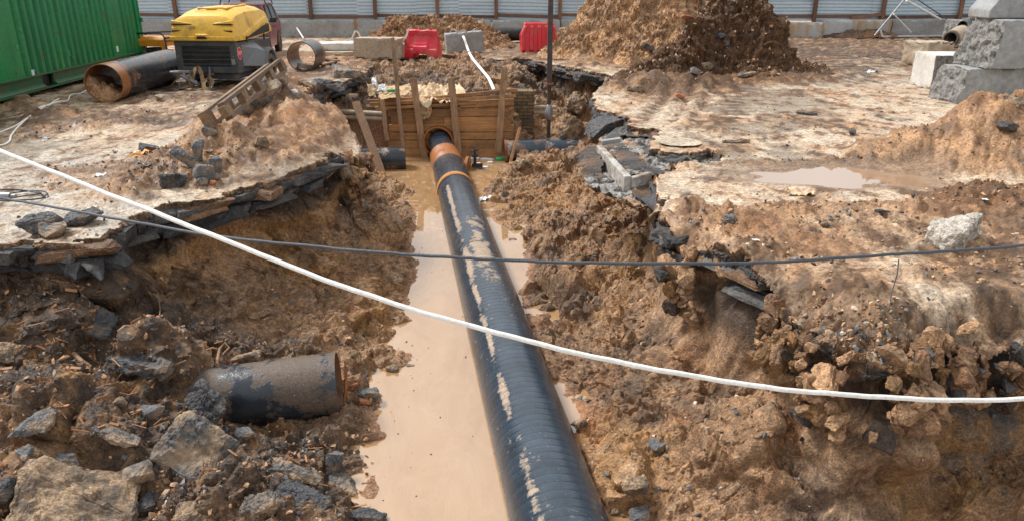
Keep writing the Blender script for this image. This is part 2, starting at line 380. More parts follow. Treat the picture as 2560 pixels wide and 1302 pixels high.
# bumps of mud and debris lying on the pavement
GB = [g2(775, 330, .26, .75, 1.5), g2(670, 290, .58, .85, 1.3), g2(700, 245, .36, .8, 1.5), g2(610, 330, .34, .75, 1.0), g2(520, 400, .26, .8, .9), g2(640, 400, .17, .9, .9), g2(760, 340, .14, .7, 1.3), g2(420, 450, .16, .7, .55), g2(300, 500, .08, .7, .45),
      g2(2470, 400, .40, 1.0, .85), g2(2560, 385, .42, 1.0, .8), g2(2330, 410, .24, .9, .7), g2(2650, 420, .5, 1.3, 1.1), g2(2240, 390, .12, .7, .6),
      g2(1600, 225, .28, .8, .8), g2(1480, 165, .2, .8, 1.3), g2(1720, 215, .22, 1.3, 1.2), g2(1900, 200, .2, 1.7, 1.2), g2(2050, 185, .12, 1.2, 1.0),
      g2(1800, 560, .09, .5, .4), g2(1720, 520, .12, .25, .3), g2(2000, 540, .05, .6, .3), g2(2350, 540, .1, .5, .3), g2(2480, 500, .14, .6, .4), g2(1600, 470, .1, .35, .3),
      g2(2400, 760, .05, .5, .3), g2(1900, 640, .06, .4, .3), g2(2120, 700, .05, .5, .3), g2(1950, 425, .04, .3, .12),
      g2(110, 300, .08, .8, .9), g2(60, 275, .12, .6, .8), g2(250, 320, .05, .8, .8), g2(900, 120, .15, 1.2, 2)]
ROLL = [g2(2300, 800, 1.5, .75, .6), g2(2000, 730, .9, .3, .3), g2(2600, 780, 1.3, .8, .6), g2(1700, 600, 1.0, .3, .25), g2(880, 365, .6, .5, .6)]
PUD = at(2105, 438)
def puddle_d(x, y):     # below zero inside the puddle in the pavement
    return np.sqrt(((x-PUD.x)/.95)**2+((y-PUD.y)/.46)**2)+.45*pn(xyz(x*1.6, y*3))-1
MUDB = [g2(300, 300, .9, 2.2, 1.0), g2(120, 330, .9, 1.2, .5), g2(500, 440, 1.2, 1.6, 1.0), g2(650, 300, 1.3, 1.1, 2.0), g2(1650, 230, 1.2, 1.8, 1.6), g2(1900, 200, 1.2, 2.4, 1.5), g2(1850, 130, 1.3, 9, 5), g2(2200, 110, 1.2, 9, 4),
        g2(2450, 400, 1.5, 1.5, 1.1), g2(1950, 560, 1.5, 1.6, .7), g2(2250, 560, 1.4, 1.6, .7), g2(1800, 640, 1.3, .8, .5), g2(2050, 760, 1.4, .7, .4), g2(2450, 800, 1.5, 1.0, .25), g2(2200, 830, 1.3, .5, .2), g2(2550, 620, 1.3, .8, .6), g2(1700, 600, 1.0, .6, .6), g2(2300, 700, .8, 1.2, .5), g2(2500, 520, 1.3, 1.0, .8),
        g2(1650, 420, .9, .6, .5), g2(900, 150, 1.3, 3, 5), g2(1300, 120, 1.2, 5, 4), g2(450, 255, .7, 1.6, 1.2), g2(1980, 410, .8, 1.6, .35), g2(700, 150, 1.1, 3.5, 3.5)]
def mudmask(x, y, P):
    m = np.clip(lump(x, y, MUDB), 0, 1.4)
    n = fbm(P*np.array([.7, 1.0, 1]), .9, 4, .55, 5.1)
    return sstep(.35, .75, m*.75+n*.55+.12)
def ground_h(x, y):
    P = xyz(x, y, 0); m = mudmask(x, y, P)
    near = 1/(1+(y/14)**2)
    h = .008*fbm(P, 3.0, 3)+.012*fbm(P, .35, 2)
    b = lump(x, y, GB)
    bm_ = sstep(.015, .10, b)
    k = np.clip(m*.75+bm_, 0, 1.15)
    h = h + b*(1+.40*fbm(P, 1.3, 3, .5, 2.0)) + k*(.055*billow(P, 2.0, 5, .62)+.014) + k*.026*billow(P, 6.5, 4, .64, 3.3)
    nr_ = (y < 16)*1.0; cl1 = clods(P, .21, 1.1); cl2 = clods(P, .085, 4.4)
    h = h + k*(.075*cl1*np.clip(.3+fbm(P, .8, 2)*1.5, 0, 1)+.030*cl2)*(1-.4*sstep(10, 20, y)) + .010*cl2*np.clip(fbm(P, 1.1, 3, .6, 6.0)*2, 0, 1)
    thin = np.clip(1-k, 0, 1)
    h = h + thin*.010*np.maximum(billow(P*np.array([1, 1.3, 1]), 4.0, 4, .6)-.05, 0)*2
    ed = -polydist(x, y, EDGE); rl = np.clip(lump(x, y, ROLL), 0, 1); h = h - rl*.34*(1-sstep(0, .45, ed))**1.5 + rl*.09*clods(P, .26, 7.7) + rl*.04*billow(P, 3.0, 4, .6, 9.0)
    # wheel tracks running back along the right side
    tr = np.abs(x-(3.1+(y-14)*.33)) ; trk = np.exp(-(tr/.6)**4)*sstep(11.5, 14, y)*(1-sstep(24, 28, y))
    h = h + trk*(.045*np.sin((x-(y*.33))*14)+.02*np.sin(y*18))*.8
    pd = puddle_d(x, y); h = h*sstep(-.1, .5, pd) - .035*(1-sstep(-.3, .3, pd))
    return h, k, thin
def lerp3(a, b, t): return a+(b-a)*t[:, None]
CREAM = np.array([.56, .475, .37]); TAN = np.array([.44, .265, .145]); BROWN = np.array([.195, .108, .057]); DARK = np.array([.065, .045, .033]); OCHRE = np.array([.36, .20, .08]); RUSTY = np.array([.38, .18, .08])
GREY = np.array([.12, .118, .115]); BLACK = np.array([.030, .031, .034]); PINK = np.array([.46, .31, .195])
DARKB = [g2(1950, 150, 1.4, 6, 4), g2(1880, 200, 1.3, 2.8, 1.5), g2(1620, 225, .9, 1.0, .9), g2(330, 300, 1, 2.0, .8), g2(60, 300, 1.2, 1.5, 1.2), g2(1850, 130, 1.3, 12, 4.5), g2(2200, 105, 1.2, 12, 4), g2(1700, 230, .9, 1.5, 1.2), g2(1950, 195, 1.1, 2.5, 1.3), g2(420, 440, .9, .9, .5), g2(640, 230, .7, 1.2, 1.2), g2(560, 240, 1.0, 1.6, 1.0), g2(430, 220, 1.2, 2.2, 2.4)]
ORANGEB = [g2(700, 330, 1.0, 1.2, 1.7), g2(750, 160, 1.2, 3.5, 4), g2(900, 130, 1, 2, 4), g2(2450, 400, .5, 2, 1), g2(1750, 205, .7, 2, 1), g2(1850, 590, .5, 1.2, .6), g2(2450, 520, .8, 1.2, .6)]
def ground_col(x, y, k):
    P = xyz(x, y, 0)
    P = P*np.array([1, .6, 1]); a = fbm(P, 1.0, 6, .62, 9.0); b = fbm(P, 4.0, 5, .62, 4.0); c_ = fbm(P, 12, 3, .6, 1.0)
    c = lerp3(np.broadcast_to(CREAM, (len(x), 3)), TAN, np.clip(.36+a*1.1+b*.3, 0, 1))
    c = lerp3(c, PINK, np.clip(.2+b, 0, .6))
    gz = np.clip(lump(x, y, [g2(150, 430, 1.1, 2.6, 2.2), g2(80, 570, 1.2, 1.8, 1.0)]), 0, 1); c = lerp3(c, np.array([.40, .375, .335])*(1-.25*(b > .1))[:, None], gz*.75) if 0 else lerp3(c, np.array([.41, .38, .335]), gz*np.clip(.7-b*.5, 0, 1))
    c = lerp3(c, BROWN*.8, sstep(.16, .42, b*.75+a*.45+c_*.35)*.85)
    c = lerp3(c, DARK, sstep(.34, .5, b*.5+c_*.6)*.6)
    mc = lerp3(np.broadcast_to(TAN, (len(x), 3)), BROWN, np.clip(.62+b*.9+a*.5, 0, 1))
    c = lerp3(c, mc, np.clip(k*.95, 0, 1))
    trk = np.exp(-(np.abs(np.abs(x-(3.4+(y-14)*.36))-.75)/.22)**2)*sstep(10.5, 13, y)*(1-sstep(26, 30, y)); c = lerp3(c, BROWN*.7, trk*np.clip(.7+.5*np.sin(y*16+x*4)+b*.6, 0, 1)*.9)
    dk = np.clip(lump(x, y, DARKB)*1.3, 0, 1); c = lerp3(c, BROWN*.55, dk*np.clip(.80+b*.8, 0, 1))
    og = np.clip(lump(x, y, ORANGEB), 0, 1); c = lerp3(c, RUSTY, og*np.clip(.35+a*.5, 0, .6))
    wt = sstep(.02, .22, fbm(xyz(x, y*.6, 0), .45, 4, .55, 52.0)+.25*b); c = c*(1-.42*wt)[:, None]
    pd = puddle_d(x, y); c = lerp3(c, np.array([.25, .17, .115]), 1-sstep(-.1, .9, pd))
    return c
# ------------------------------------------------------------------ a broken sheet of pavement
SURF = []          # every terrain vertex, to lay stones and find places
def vnormals(V, nr, nc):
    A = V.reshape(nr, nc, 3); du = np.gradient(A, axis=1); dv = np.gradient(A, axis=0)
    n = np.cross(du, dv).reshape(-1, 3); n /= (np.linalg.norm(n, axis=1)[:, None]+1e-9); return n
def gridfaces(nr, nc, keep=None):
    i = np.arange(nr*nc).reshape(nr, nc)
    Q = np.stack([i[:-1, :-1], i[:-1, 1:], i[1:, 1:], i[1:, :-1]], -1).reshape(-1, 4)
    if keep is not None: Q = Q[keep[Q].all(axis=1)]
    return Q
def compact(V, Q, *arr):
    used = np.zeros(len(V), bool); used[Q.ravel()] = True; idx = np.cumsum(used)-1
    return V[used], idx[Q].astype(np.int32), [a[used] for a in arr]
def sheet(X, Y, sdf, hfun, cfun, thick, name, mat, skirt_col, levels=22, eps_mul=.75, gfun=None):
    gfun = gfun or sdf
    nr, nc = X.shape; x = X.ravel().astype(np.float32); y = Y.ravel().astype(np.float32)
    s = sdf(x, y); cell = np.maximum(np.abs(np.gradient(X, axis=1)).ravel(), 1e-4); cy = np.abs(np.gradient(Y, axis=0)).ravel()
    e = .03; gx = (sdf(x+e, y)-sdf(x-e, y))/(2*e); gy = (sdf(x, y+e)-sdf(x, y-e))/(2*e); gl = np.sqrt(gx*gx+gy*gy)+1e-6; gx /= gl; gy /= gl
    cc = np.minimum(cell, cy) ; lim = np.maximum(cell, cy)*eps_mul
    keep = s > -lim; mv = (s < lim*.35) & keep
    x = np.where(mv, x-s*gx, x); y = np.where(mv, y-s*gy, y)
    h, k = hfun(x, y)
    V = np.stack([x, y, h], 1); Q = gridfaces(nr, nc, keep)
    C = cfun(x, y, k)
    V, Q, (C, gx, gy) = compact(V, Q, C, gx, gy)
    # boundary edges
    E = np.concatenate([Q[:, [0, 1]], Q[:, [1, 2]], Q[:, [2, 3]], Q[:, [3, 0]]]); key = np.sort(E, 1); kk = key[:, 0].astype(np.int64)*len(V)+key[:, 1]
    u, inv, cnt = np.unique(kk, return_inverse=True, return_counts=True); E = E[cnt[inv] == 1]
    b = np.unique(E); mp = -np.ones(len(V), np.int64); mp[b] = np.arange(len(b))
    # leave out the outer border of the grid (far from any broken edge)
    base = V[b]; E1 = .16; bx, by = base[:, 0], base[:, 1]
    ox = -(gfun(bx+E1, by)-gfun(bx-E1, by)); oy = -(gfun(bx, by+E1)-gfun(bx, by-E1)); ol = np.sqrt(ox*ox+oy*oy)+1e-6; q_ = np.minimum(ol/(2*E1), 1); ox *= q_/ol; oy *= q_/ol
    top = [b]; nV = len(V); Vs = [V]; Cs = [C]
    for L in range(1, levels+2):
        if L <= levels:
            t = L/levels
            P = base.copy(); P[:, 2] = base[:, 2]*(1-t*.7)-thick*t
            rlb = np.clip(lump(base[:, 0], base[:, 1], ROLL), 0, 1) if name == 'ground' else 0; th = thick*(.8+.5*fbm(xyz(base[:, 0], base[:, 1], 3.3), 1.4, 3)+rlb*.5); P[:, 2] = base[:, 2]*(1-t) - th*t
            c1_, c2_, id1 = cells(P*np.array([1, 1, 1.5]), .24, 2.2); _, _, id2 = cells(P*np.array([1, 1, 1.3]), .085, 5.5); lay_ = float(np.interp(t*11, range(12), [.0, .03, .05, -.01, -.04, .02, .05, .0, -.05, -.03, -.06, -.1]))*+rlb*.10*math.sin(min(t*1.25, 1)*PI)**.8
            out = ((id1-.5)*.07+(id2-.5)*.03+billow(P, 9, 3, .6, 7.0)*.02)*min(1, t*6)+lay_ - .07*t*t
            P[:, 0] += ox*out; P[:, 1] += oy*out
        else:
            P = P.copy(); P[:, 0] -= ox*.22; P[:, 1] -= oy*.22; P[:, 2] += .02
        Vs.append(P); Cs.append(skirt_col(P, min(L/levels, 1)))
    Qs = [Q]
    for L in range(levels+1):
        def idx(j, lev): return j if lev == 0 else nV+(lev-1)*len(b)+mp[j]
        Qs.append(np.stack([idx(E[:, 1], L), idx(E[:, 0], L), idx(E[:, 0], L+1), idx(E[:, 1], L+1)], 1))
    V = np.concatenate(Vs); nQ0 = len(Q); Q = np.concatenate(Qs); C = np.concatenate(Cs)
    o = npmesh(name, V, Q, mat, col=C, smooth=np.arange(len(Q)) < nQ0); SURF.append((V[:nV], None)); SURFV.append(V)
    return o
SURFV = []
def skirt_col(P, t):
    n = fbm(P, 3.0, 4, .6, 2.0); f = fbm(P, 14, 3, .6)
    c = lerp3(np.broadcast_to(BLACK, (len(P), 3)), GREY*.8, np.clip(.3+f, 0, 1))
    c = lerp3(c, BROWN*.9, sstep(.12, .5, n+.12*f)*.75)
    c = lerp3(c, BROWN*1.3, np.clip(lump(P[:, 0], P[:, 1], ROLL), 0, 1)*np.clip(.45+n*1.6, 0, .95))
    if t < .34: c = lerp3(c, TAN, np.full(len(P), (.34-t)*2.0))
    return c
def edge_warp(x, y):
    P = xyz(x, y, 0); d, i = cells2(x, y, .42, 3.3); d2, i2 = cells2(x, y, .13, 8.1); return .07*fbm(P, 1.3, 3, .55, 3.0)+.16*(i-.5)+.05*(i2-.5)+.01*fbm(P, 12, 2)
def ground_sdf(x, y):
    return -(polydist(x, y, EDGE)) + edge_warp(x, y)
# rows of the ground grid
ys = [1.2]
while ys[-1] < 60: ys.append(ys[-1]+min(max(ys[-1]**2/1700, .011), .055 if ys[-1] < 25 else .35))
ys = np.array(ys); nc = 620
U = np.linspace(-1, 1, nc); Yg = np.repeat(ys[:, None], nc, 1); Xg = U[None, :]*(ys[:, None]*.80+1.3)
def gh(x, y):
    h, k, th = ground_h(x, y); return h, k
sheet(Xg, Yg, ground_sdf, gh, ground_col, .27, 'ground', M['ground'], skirt_col, gfun=lambda x, y: -polydist(x, y, EDGE))['kind'] = 'structure'
# the plain beyond and to the sides, reaching to the horizon, just under the worked sheet
far = MB(); far.box((0, 260, -.25), (900, 400, .3)); far.box((-75, 0, -.25), (110, 119.99, .3)); far.box((75, 0, -.25), (110, 119.99, .3)); far.box((0, -35, -.25), (40, 50, .3))
o = far.build('outer_ground', paint('trodden earth', (.26, .18, .12), (.12, .085, .06), .8, .6, .8, bmp=.6)); o['kind'] = 'structure'
# ------------------------------------------------------------------ earth sides and bed of the pit
BENCH = [g2(330, 740, .22, .8, .7, -.9), g2(60, 840, .42, 1.2, .8, -.9), g2(200, 1050, .34, .9, .6, -1.1), g2(600, 1220, .22, .5, .4, -1.4), g2(480, 930, .34, .40, .28, -1.2), g2(400, 960, .42, .38, .30, -1.2), g2(500, 830, .16, .6, .4, -1.1), g2(1750, 700, .16, .5, .5, -.8), g2(1650, 900, .20, .4, .5, -1.1), g2(1850, 1050, .25, .5, .4, -1.0),
         g2(960, 560, .22, .35, 1.0, -1.3), g2(900, 700, .10, .4, .6, -1.2), g2(1330, 430, .36, .75, .9, -1.4), g2(1600, 620, .22, .4, .9, -1.0), g2(1700, 1150, .12, .25, .3, -1.3), g2(1560, 1200, .12, .2, .2, -1.5), g2(1380, 560, .12, .35, 1.0, -1.5), g2(1900, 1000, .16, .5, .4, -.9), g2(700, 640, -.12, .6, .5, -.9)]
def pit_h(x, y):
    P = xyz(x, y, 0)
    wob = .14*fbm(P, .9, 3, .5, 8.0)
    a = polydist(x, y, EDGE) + .30 + wob*.6 + .10*fbm(P, 3.5, 3, .6, 2.0)
    # the right bank is undercut deeper
    bw = polydist(x, y, WAT) + .07*fbm(P, 2.2, 4, .6, 6.0)
    b = np.maximum(-bw, 0); ins = np.maximum(bw, 0)
    cl = np.clip(.62+.40*fbm(P, .6, 2, .5, 12.0)+.12*(x > 0), .30, 1.05)
    ap = np.maximum(a, 0); t = ap/(ap+b+1e-4)
    D = W-.34
    z = -.34 - cl*sstep(0, .34, a) - np.maximum(D-cl, .12)*np.power(t, .85)*sstep(0, .3, a+.05)
    z = np.where(ins > 0, -W-.45*sstep(0, .5, ins)-.01, z)
    z = z + np.where(b > 0, lump(x, y, BENCH), 0)*sstep(0, .25, b)*sstep(0.0, .4, a)
    # small terraces where clods have slumped
    ter = .10*np.abs(((z*4.2+fbm(P, 1.1, 3)) % 1)-.5); z = z+ter*sstep(0, .2, b)*sstep(0, .1, a)
    # filled ground behind the shoring wall
    fill = -.50+.065*(y-WALLY)+.12*fbm(P, 1.2, 3, .6)
    wgt = sstep(WALLY+.03, WALLY+.10, y)*sstep(-5.2, -4.6, x)*(1-sstep(-.15, .35+.25*(y-WALLY), x))
    z = z*(1-wgt)+np.maximum(z, np.minimum(fill, -.08))*wgt
    return z, a, b, ins
ys2 = [1.6]
while ys2[-1] < 27: ys2.append(ys2[-1]+min(max(ys2[-1]/460, .0085), .05))
ys2 = np.array(ys2)
ep = np.array(EDGE); Lx = []; Rx = []
for yy in ys2:
    xs = []
    for i in range(len(ep)):
        (ax, ay), (bx, by) = ep[i], ep[(i+1) % len(ep)]
        lo, hi = min(ay, by), max(ay, by)
        if hi >= yy-.8 and lo <= yy+.8:
            for tt in np.linspace(0, 1, 9):
                q = ay+(by-ay)*tt
                if abs(q-yy) <= .8: xs.append(ax+(bx-ax)*tt)
    lim = .86*yy+1.6
    Lx.append(max(min(xs)-.5 if xs else -1, -lim)); Rx.append(min(max(xs)+.5 if xs else 1, lim))
Lx = np.array(Lx); Rx = np.array(Rx); kk = np.ones(121)/121
run = lambda a, f_: np.array([f_(a[max(0, i-75):i+76]) for i in range(len(a))])
Lx = np.convolve(np.pad(run(Lx, np.min), 60, 'edge'), kk, 'valid'); Rx = np.convolve(np.pad(run(Rx, np.max), 60, 'edge'), kk, 'valid')
nc2 = 700; u = np.linspace(0, 1, nc2)
Yp = np.repeat(ys2[:, None], nc2, 1); Xp = Lx[:, None]+(Rx-Lx)[:, None]*u[None, :]
x = Xp.ravel(); y = Yp.ravel()
z, A_, B_, I_ = pit_h(x, y)
A3 = np.stack([x, y, z], 1).astype(np.float32).reshape(len(ys2), nc2, 3); nom = (ys2/460).clip(.0085, .05)[1:-1, None, None]*1.6
for _ in range(50):          # spread the grid evenly over the steep faces
    M_ = (A3[:-2, 1:-1]+A3[2:, 1:-1]+A3[1:-1, :-2]+A3[1:-1, 2:])/4
    st_ = np.maximum(np.linalg.norm(A3[2:, 1:-1]-A3[:-2, 1:-1], axis=2), np.linalg.norm(A3[1:-1, 2:]-A3[1:-1, :-2], axis=2))[..., None]/2
    A3[1:-1, 1:-1] += (M_-A3[1:-1, 1:-1])*np.clip((st_/nom-1)*1.5, 0, .9)*(A3[1:-1, 1:-1, 1:2] < WALLY-.3)
V = A3.reshape(-1, 3); N = vnormals(V, len(ys2), nc2)
land = sstep(-.02, .25, B_+.02)*sstep(-.3, .1, A_)
Pn = V.copy()
wp = Pn+.05*np.stack([fbm(Pn, 3, 2, .5, q_) for q_ in (1.0, 5.0, 9.0)], 1)
rg_ = np.clip(.6+fbm(Pn, .7, 3, .5, 14.0)*1.8, .25, 1.5)
amp = .09*billow(Pn*np.array([1, 1, 1.2]), 1.2, 4, .5, 1.0)+.20*(clods(wp, .56, 1.7)-.3)*rg_+.16*(cells(wp*np.array([1, 1, 1.6]), .75, 6.6)[2]-.5)+.085*(clods(wp, .20, 4.1)-.2)*np.clip(1.3-rg_*.5, .3, 1)+.034*clods(wp, .085, 9.2)+.016*billow(Pn, 9, 4, .65, 6.0)
steep = 1-np.clip(N[:, 2], 0, 1)
V = V+N*(amp*(.12+.88*land))[:, None]
A3 = V.reshape(len(ys2), nc2, 3)
for _ in range(8):
    M_ = (A3[:-2, 1:-1]+A3[2:, 1:-1]+A3[1:-1, :-2]+A3[1:-1, 2:])/4
    st_ = np.maximum(np.linalg.norm(A3[2:, 1:-1]-A3[:-2, 1:-1], axis=2), np.linalg.norm(A3[1:-1, 2:]-A3[1:-1, :-2], axis=2))[..., None]/2
    A3[1:-1, 1:-1] += (M_-A3[1:-1, 1:-1])*np.clip((st_/nom-1.6)*.8, 0, .7)
V = A3.reshape(-1, 3)
# colours: layers and patches of different earth
P = V; n1 = fbm(P*np.array([1, 1, 1.6]), 1.3, 5, .6, 3.0); n2 = fbm(P, 5, 4, .62, 8.0); n3 = fbm(P, .55, 3, .5, 21.0)
C = lerp3(np.broadcast_to(TAN*.80, (len(V), 3)), BROWN*.85, np.clip(.48+n1*1.1+n2*.5, 0, 1))
C = lerp3(C, DARK*1.3, sstep(.15, .5, fbm(P, .8, 4, .55, 41.0))*.7)
C = lerp3(C, OCHRE*1.1, sstep(-.05, .40, n3+n1*.35)*.7)
C = lerp3(C, PINK, sstep(.2, .5, n2+n1*.4)*.5)
C = lerp3(C, RUSTY*.8, sstep(.3, .55, fbm(P, 1.7, 3, .5, 33.0))*.5)
lay = V[:, 2]+.10*n1
C = lerp3(C, DARK, (sstep(-.75, -.5, lay)*(1-sstep(-.30, -.2, lay))*.85*sstep(-.1, .4, n1+.35)))
C = lerp3(C, OCHRE*1.1, sstep(-.85, -.70, lay)*(1-sstep(-.60, -.5, lay))*.7*(V[:, 0] < -1.2))
ZD = [g2(150, 900, 1.2, 1.3, .9, -1), g2(350, 1050, 1.2, 1.3, .8, -1.2), g2(650, 1180, 1.2, .9, .7, -1.4), g2(100, 1250, 1, .9, .6, -1), g2(450, 820, .9, .9, .5, -1.1), g2(780, 1100, .8, .5, .5, -1.5)]
C = lerp3(C, DARK*1.05, np.clip(lump(V[:, 0], V[:, 1], ZD), 0, 1)*np.clip(.88+n2*.8, 0, 1))
ZG = [g2(2300, 860, 1.3, .75, .35, -.4), g2(2150, 820, .9, .35, .25, -.4), g2(2520, 900, 1.2, .5, .5, -.6)]
C = lerp3(C, GREY*.75, np.clip(lump(V[:, 0], V[:, 1], ZG), 0, 1)*np.clip(.35+n2*1.5, 0, .95))
C = lerp3(C, np.array([.36, .19, .115]), (1-sstep(0, .16, B_))*.75)
C = lerp3(C, RUSTY*.95, np.clip(lump(V[:, 0], V[:, 1], [g2(1450, 1050, 1.4, .22, .5, -1.62)]), 0, 1)*.85)
Q = gridfaces(len(ys2), nc2)
o = npmesh('trench_soil', V, Q, M['soil'], col=C, smooth=False); o['kind'] = 'structure'
TRV, TRN = V, N; TR_B = B_; TR_A = A_
SURFV.append(V)
# ------------------------------------------------------------------ muddy water in the trench
m, nt, bs = newmat('muddy water'); v = vec(nt)
n1 = noise(nt, vec(nt, scale=(1.1, .6, 1)), 1.4, 5, .6, 1.5); n2 = noise(nt, vec(nt, scale=(1.3, .9, 1)), 2.6, 6, .7, 2.2); n3 = noise(nt, vec(nt, scale=(1.6, .5, 1)), 1.1, 7, .6, 3.0)
c = ramp(nt, n1, [(.3, (.34, .185, .078)), (.7, (.41, .245, .115))]); c = mix(nt, ramp(nt, n3, [(.50, 0.0), (.54, .12), (.56, .02), (.66, .14), (.70, 0.0)]), c, (.55, .40, .27))
geo = nt.nodes.new('ShaderNodeNewGeometry'); sx = nt.nodes.new('ShaderNodeSeparateXYZ'); nt.links.new(geo.outputs['Position'], sx.inputs[0])
mr = nt.nodes.new('ShaderNodeMapRange'); mr.inputs['From Min'].default_value = 10; mr.inputs['From Max'].default_value = 13; nt.links.new(sx.outputs['Y'], mr.inputs['Value'])
foam = mix(nt, 1.0, ramp(nt, n2, [(.56, 0.0), (.60, .8), (.63, 0.1), (.68, .6), (.74, 0.0)]), mr.outputs[0], 'MULTIPLY')
c = mix(nt, foam, c, (.62, .50, .38)); nt.links.new(c, bs.inputs['Base Color'])
bs.inputs['Roughness'].default_value = .03; bs.inputs['IOR'].default_value = 2.6
nb = noise(nt, v, 5, 2, .5); bb = bump(nt, bs, nb, .04, .01)
wm = MB(); wm.box((-2, 9.5, -W-.5), (13, 21, 1.0)); o = wm.build('muddy_water', m); o['kind'] = 'structure'
m, nt, bs = newmat('puddle water'); bs.inputs['Base Color'].default_value = (.33, .21, .13, 1); bs.inputs['Roughness'].default_value = .03; bs.inputs['IOR'].default_value = 3.2
pts = [(PUD.x+1.75*math.cos(a), PUD.y+.85*math.sin(a), -.012) for a in np.linspace(0, 2*PI, 49)[:-1]]
pm = MB(); pm.add(pts+[(p[0], p[1], -.05) for p in pts], [tuple(range(48)), tuple(range(95, 47, -1))]+[(i, i+48, (i+1) % 48+48, (i+1) % 48) for i in range(48)])
o = pm.build('puddle_water', m); o['kind'] = 'structure'
# ------------------------------------------------------------------ heaps of dug earth
def heap(name, label, blobs, x0, x1, y0, y1, res, colr, seed, rough=1.0, cat='dirt pile'):
    xs = np.arange(x0, x1, res); yy = np.arange(y0, y1, res*1.15); X, Y = np.meshgrid(xs, yy); x = X.ravel(); y = Y.ravel(); P = xyz(x, y, 0); x_0, y_0 = x, y; x = x+.55*fbm(P, .45, 3, .55, seed+20); y = y+.55*fbm(P, .45, 3, .55, seed+30)
    q = sum(h*np.maximum(1-np.sqrt(((x-cx)/rx)**2+((y-cy)/ry)**2), 0)**.9 for cx, cy, h, rx, ry in blobs)
    q = q*(1+.30*fbm(P, .9, 3, .5, seed))
    x, y = x_0, y_0; V = np.stack([x, y, q], 1).astype(np.float32); N = vnormals(V, len(yy), len(xs))
    am = (.12*clods(V, .50, seed)+.06*clods(V, .20, seed+2)-.06+.08*billow(V, 1.1, 4, .55, seed)+.085*billow(V, 3.6, 5, .66, seed+3)+.08*fbm(V*np.array([1, 1, 1.5]), 1.4, 4, .6, seed+5))*rough
    V = V+N*(am*np.clip(q*2.5, 0, 1))[:, None]; V[:, 2] -= .12*(q < .02)
    n = fbm(V, 1.2, 5, .6, seed+9); n2 = fbm(V, 4, 4, .62, seed)
    C = lerp3(np.broadcast_to(colr[0], (len(V), 3)), colr[1], np.clip(.45+n*.9+n2*.45, 0, 1))
    C = lerp3(C, colr[2], sstep(.1, .5, n2+.3*n)*.6)
    Q = gridfaces(len(yy), len(xs), q > .004); Vc, Q, (C,) = compact(V, Q, C)
    org = np.array([blobs[0][0], blobs[0][1], 0], np.float32)
    o = npmesh(name, Vc-org, Q, M['pile'], col=C, smooth=False); o.location = org.tolist(); SURFV.append(Vc)
    return tag(o, label, cat)
p1 = at(1640, 148); p2 = at(1800, 188)
heap('dirt_pile', 'tallest pale tan heap of dug earth right of the ribbed red barrier', [(p1.x-.2, p1.y+.6, 2.35, 2.8, 3.0), (p1.x-.9, p1.y-.8, .7, 1.6, 1.5), (p1.x+1.3, p1.y, .8, 1.8, 2), (p1.x-1.8, p1.y+.4, .9, 1.9, 1.8)], p1.x-4, p1.x+4.4, p1.y-3.4, p1.y+4.2, .035, (TAN*1.15, TAN*.62, PINK*1.15), 3.0)
heap('dirt_pile', 'dark brown heap of wet earth in front of the tall tan heap', [(p2.x, p2.y, 1.95, 2.0, 1.7), (p2.x+.75, p2.y+.1, .45, 1.1, 1.1), (p2.x-.9, p2.y-.6, .35, .9, 1.0), (p2.x+1.5, p2.y-.1, .5, 1.4, 1.1), (p2.x-1.6, p2.y-1.3, .55, 1.5, .9)], p2.x-3.6, p2.x+4.2, p2.y-2.8, p2.y+2.6, .028, (BROWN*.62, BROWN*.36, RUSTY*.33), 14.0)
p3 = at(1085, 118)
heap('dirt_pile', 'low reddish brown heap of earth behind the left red barrier', [(p3.x, p3.y, 1.05, 3.2, 1.9), (p3.x-1.3, p3.y-.2, .45, 1.4, 1.4), (p3.x+1.4, p3.y-.2, .35, 1.6, 1.4)], p3.x-4, p3.x+4, p3.y-2.2, p3.y+2.3, .035, (TAN*.9, BROWN*.85, RUSTY*.8), 25.0)
# every terrain point as it appears from the camera place, to find where a stone of the photograph lies
SV = np.concatenate(SURFV); SX, SY, SD = proj(SV)
vis = (SX > -400) & (SX < 2960) & (SY > -60) & (SY < 1500); SV, SX, SY, SD = SV[vis], SX[vis], SY[vis], SD[vis]
def hit(px, py, r=7):
    for k in (1, 2, 4, 8):
        i = np.where((np.abs(SX-px) < r*k) & (np.abs(SY-py) < r*k))[0]
        if len(i):
            d = SD[i]; m_ = d.min(); i = i[d < m_*1.02+.03]
            j = i[np.argmin((SX[i]-px)**2+(SY[i]-py)**2)]; return Vector(SV[j].tolist())
    return at(px, py)
